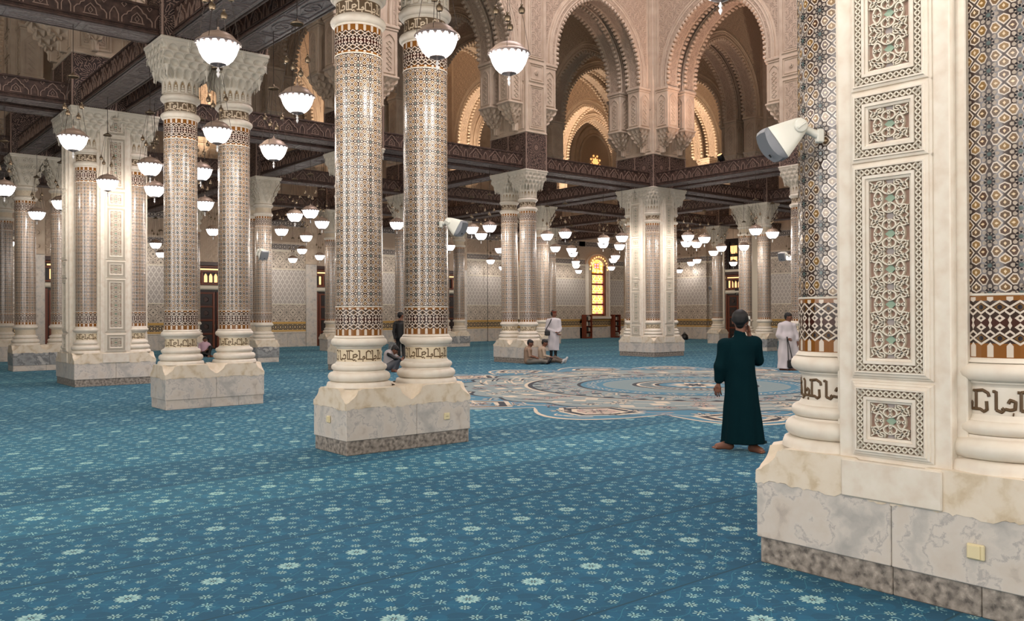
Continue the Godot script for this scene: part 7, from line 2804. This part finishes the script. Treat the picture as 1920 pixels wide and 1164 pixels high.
func build_walls() -> void:
	var n := thing("wall_north", at(0, WALL))
	tag(n, "far left wall with tiled panels, gilt band and marble dado", "wall", "", "structure")
	part("wall_core", bar(-16.0, WALL + 0.4, -0.3, 17.0, -0.45, 0.0, 0.0), M.plaster, n)
	var e := thing("wall_east", Vector3(WALL, 0, 0), -PI / 2)
	tag(e, "far right wall with tiled panels and marble dado", "wall", "", "structure")
	part("wall_core", bar(-WALL - 0.4, 9.0, -0.3, 17.0, -0.45, 0.0, 0.0), M.plaster, e)
	var s := thing("wall_south", Vector3(0, 0, 9.0), PI)
	tag(s, "plain plaster wall behind the viewer", "wall", "", "structure")
	part("wall_core", bar(-WALL - 0.4, 16.0, -0.3, 17.0, -0.4, 0.0, 0.0), M.plaster, s)
	var w := thing("wall_west", Vector3(-16.0, 0, 0), PI / 2)
	tag(w, "plain plaster wall outside the left of the view", "wall", "", "structure")
	part("wall_core", bar(-9.0, WALL + 0.4, -0.3, 17.0, -0.4, 0.0, 0.0), M.plaster, w)
	for q in [[s, -1.5], [s, 9.0], [w, 0.0], [w, 10.0]]:  # added glowing panes and their bars, fill for the near pier and carpet
		part("added_fill_pane", bar(q[1] - 2.2, q[1] + 2.2, 2.2, 8.2, 0.0, 0.06, 0.0), M.unseen_pane_glow, q[0])
		for k in 5:
			part("added_pane_bar", bar(q[1] - 2.25 + k * 1.1, q[1] - 2.15 + k * 1.1, 2.1, 8.3, 0.0, 0.12), M.door_frame, q[0])
	# north wall: doors in the first bays, stained windows in the last two
	for q in [[-1.6, 1.75], [5.35, 8.35], [11.8, 14.92], [18.65, 21.8], [25.6, 28.85], [32.1, 35.75], [37.9, 39.6]]:
		wall_panel(n, q[0], q[1])
	for q in [[2.5, 4.7], [9.0, 11.2], [15.54, 18.0], [22.45, 24.95]]:
		wall_pilaster(n, q[0] - 0.62, q[0])
		wall_pilaster(n, q[1], q[1] + 0.62)
		part("carved_overdoor", bar(q[0], q[1], 4.3, 6.76, 0.0, 0.08, 0.0), M.arabesque, n)
	for q in [[29.6, 31.4], [35.9, 37.75]]:
		wall_panel_low(n, q[0] - 0.7, q[1] + 0.15)
	var dn := ["dark wooden double door at the far left behind the scroll columns", "dark wooden double door with lit arched transom behind the left pair of columns", "dark wooden double door just left of the near pair of columns", "dark wooden double door behind the near right column"]
	var dx := [3.6, 10.1, 16.77, 23.7]
	for k in 4:
		door("door_%d" % (k + 1), at(dx[k], WALL, 0.0), 0.0, [2.2, 2.2, 2.46, 2.5][k], dn[k])
	stained_window("window_1", at(30.5, WALL - 0.09), 0.0, "tall stained glass window glimpsed between the columns with seated men")
	stained_window("window_2", at(36.8, WALL - 0.09), 0.0, "tall glowing stained glass window between the two bookcases")
	for k in 6:
		lunette("window_%d" % (k + 3), at((S[k] + (S[k + 1] if k < 5 else WALL)) * 0.5, WALL), 0.0, "carved lunette with a lit star window high on the end wall over the %s bay from left" % ["first", "second", "third", "fourth", "fifth", "sixth"][k])
	# east wall
	for q in [[-39.6, -33.4], [-33.4, -32.3], [-32.3, -31.55], [-28.3, -19.0]]:
		wall_panel(e, q[0], q[1], 0.06 if q[0] != -33.4 else 0.3)
	door("door_5", Vector3(WALL, 0, -29.95), -PI / 2, 2.0, "brown wooden double door under a small black sign on the right wall")
	for q in [[-31.55, -30.97], [-28.93, -28.3]]:
		part("door_pilaster", bar(q[0], q[1], 0.0, 6.76, 0.0, 0.2), M.paint_white, e)
	sign_and_grille()

func wall_panel_low(w: Node3D, x0: float, x1: float) -> void:
	part("dado_slab", bar(x0, x1, 0.12, 0.74, 0.0, 0.09, 0.006), M.marble, w)
	part("base_slab", bar(x0, x1, 0.0, 0.12, 0.0, 0.11, 0.006), M.marble, w)
	part("gilt_rail", bar(x0, x1, 0.8, 0.87, 0.0, 0.11), M.gilt, w)
	part("gilt_band", face_quad(x0, x1, 0.87, 1.21, 0.08, 0.54, 0.34), M.gold_knot, w)
	part("gilt_rail", bar(x0, x1, 1.21, 1.31, 0.0, 0.11), M.gilt, w)
	part("carved_plaster", bar(x0, x1, 1.31, 6.3, 0.0, 0.05, 0.0), M.arabesque, w)
	part("knotwork_band", face_quad(x0, x1, 6.3, 6.64, 0.07, 0.6, 0.34), M.knot, w)

func sign_and_grille() -> void:
	var o := thing("door_sign", Vector3(WALL - 0.12, 3.02, -29.7), -PI / 2)
	tag(o, "black sign with white lettering over the right wall's door", "sign")
	part("sign_board", bar(-0.5, 0.5, -0.22, 0.22, 0.0, 0.03, 0.006), M.sign_black, o)
	var b := MB.new()
	for r in 2:
		for k in 6:
			var x := -0.4 + k * 0.15
			var y := 0.07 - r * 0.16
			b.ribbon([Vector2(x, y - 0.03), Vector2(x + 0.05, y - 0.04), Vector2(x + 0.1, y - 0.03), Vector2(x + 0.1, y + (0.05 if k % 2 else 0.01))], 0.018, 0.03, 0.034)
	part("sign_lettering", b.mesh(), M.paint_white, o).set_meta("kind", "stuff")
	var g := thing("trim_1", Vector3(WALL, 0, -29.95), -PI / 2)
	tag(g, "dark scalloped wooden window frame over the right wall's door", "window", "", "structure")
	part("frame_board", bar(-0.98, 0.98, 4.32, 6.4, 0.0, 0.1), M.door_dark, g)
	part("frame_rail", bar(-1.0, 1.0, 4.3, 4.45, 0.0, 0.16), M.paint_white, g)
	for k in 4:
		part("lit_pane", bar(-0.6 + (k % 2) * 0.7, -0.1 + (k % 2) * 0.7, 4.75 + (k / 2) * 0.7, 5.25 + (k / 2) * 0.7, 0.1, 0.12, 0.004), M.pane_light, g)
		part("pane_frame", bar(-0.7 + (k % 2) * 0.7, -0.62 + (k % 2) * 0.7, 4.5, 6.2, 0.1, 0.15), M.door_wood, g)
	b = MB.new()
	for k in 9:
		for sx in [-1, 1]:
			b.xf = Transform3D(Basis(Vector3.RIGHT, PI / 2), Vector3(sx * 0.95, 4.6 + k * 0.2, 0.12))
			b.lathe(Vector3.ZERO, [Vector2(0.001, 0.05), Vector2(0.09, 0.04), Vector2(0.1, -0.05)], 12)
	part("scalloped_edge", b.mesh(), M.door_wood, g)

func build_small() -> void:
	bookcase(at(35.62, 39.18), "narrow brown bookcase left of the stained glass window", M.book_red, 1)
	bookcase(at(38.45, 39.18), "narrow brown bookcase right of the stained glass window", M.book_red, 2)
	outlet(at(-0.917, -0.475, 0.358), -PI / 2, 0.092, 0.085, false, "ivory plate on the marble base of the near pier")
	outlet(at(0.526, S[1] - 0.412, 0.36), 0.0, 0.085, 0.085, true, "square socket on the long face of the near pair's base")
	outlet(at(-0.907, S[1] + 0.0, 0.4), -PI / 2, 0.07, 0.085, false, "small plate on the short left face of the near pair's base")
	# loudspeakers
	var yaw := -deg_to_rad(CAM_YAW)
	speaker(Vector3(-1.02, 2.77, -0.62), yaw - 1.5, 0.62, 0.95, "large white loudspeaker on the left column of the near pier", Vector3(0.02, 0.0, -0.22))
	speaker(Vector3(0.62, 2.79, -6.42), yaw + 1.1, 0.55, 0.9, "white loudspeaker on the right side of the near right column", Vector3(-0.02, 0.02, -0.2))
	speaker(Vector3(6.62, 3.82, -26.1), yaw + 0.7, 0.6, 1.5, "white loudspeaker on the scroll column right of the left pair", Vector3(-0.05, 0.0, -0.3))
	speaker(at(18.98, 13.5, 3.55), yaw - 0.6, 0.5, 1.2, "small white loudspeaker on the column at the near pier's left edge", Vector3(0.1, 0.0, -0.36))
	speaker(at(WALL - 0.35, 31.9, 3.35), -PI / 2, 0.5, 1.0, "white wall speaker left of the single column by the right door", Vector3(0.0, 0.0, -0.32))
	var pole := thing("thin_pole", at(27.0, WALL - 0.35))
	tag(pole, "thin black pole standing against the far wall left of the pair with seated men", "pole")
	var b := MB.new()
	b.lathe(Vector3.ZERO, [Vector2(0.05, 0.0), Vector2(0.05, 0.02), Vector2(0.016, 0.04), Vector2(0.014, 6.6)], 8)
	part("pole_rod", b.mesh(), M.black, pole)
	var bag := thing("rounded_bag", at(37.6, 32.6))
	tag(bag, "small dark rounded bag on the carpet at the right foot of the far central pier", "bag")
	b = MB.new()
	b.lathe(Vector3.ZERO, [Vector2(0.001, 0.0), Vector2(0.2, 0.0), Vector2(0.24, 0.12), Vector2(0.2, 0.3), Vector2(0.08, 0.4), Vector2(0.001, 0.41)], 16)
	part("bag_body", b.mesh(), M.black, bag)
	b = MB.new()
	b.tube([Vector3(-0.1, 0.36, 0), Vector3(-0.05, 0.48, 0), Vector3(0.05, 0.48, 0), Vector3(0.1, 0.36, 0)], 0.015, 5)
	part("bag_handle", b.mesh(), M.black, bag)
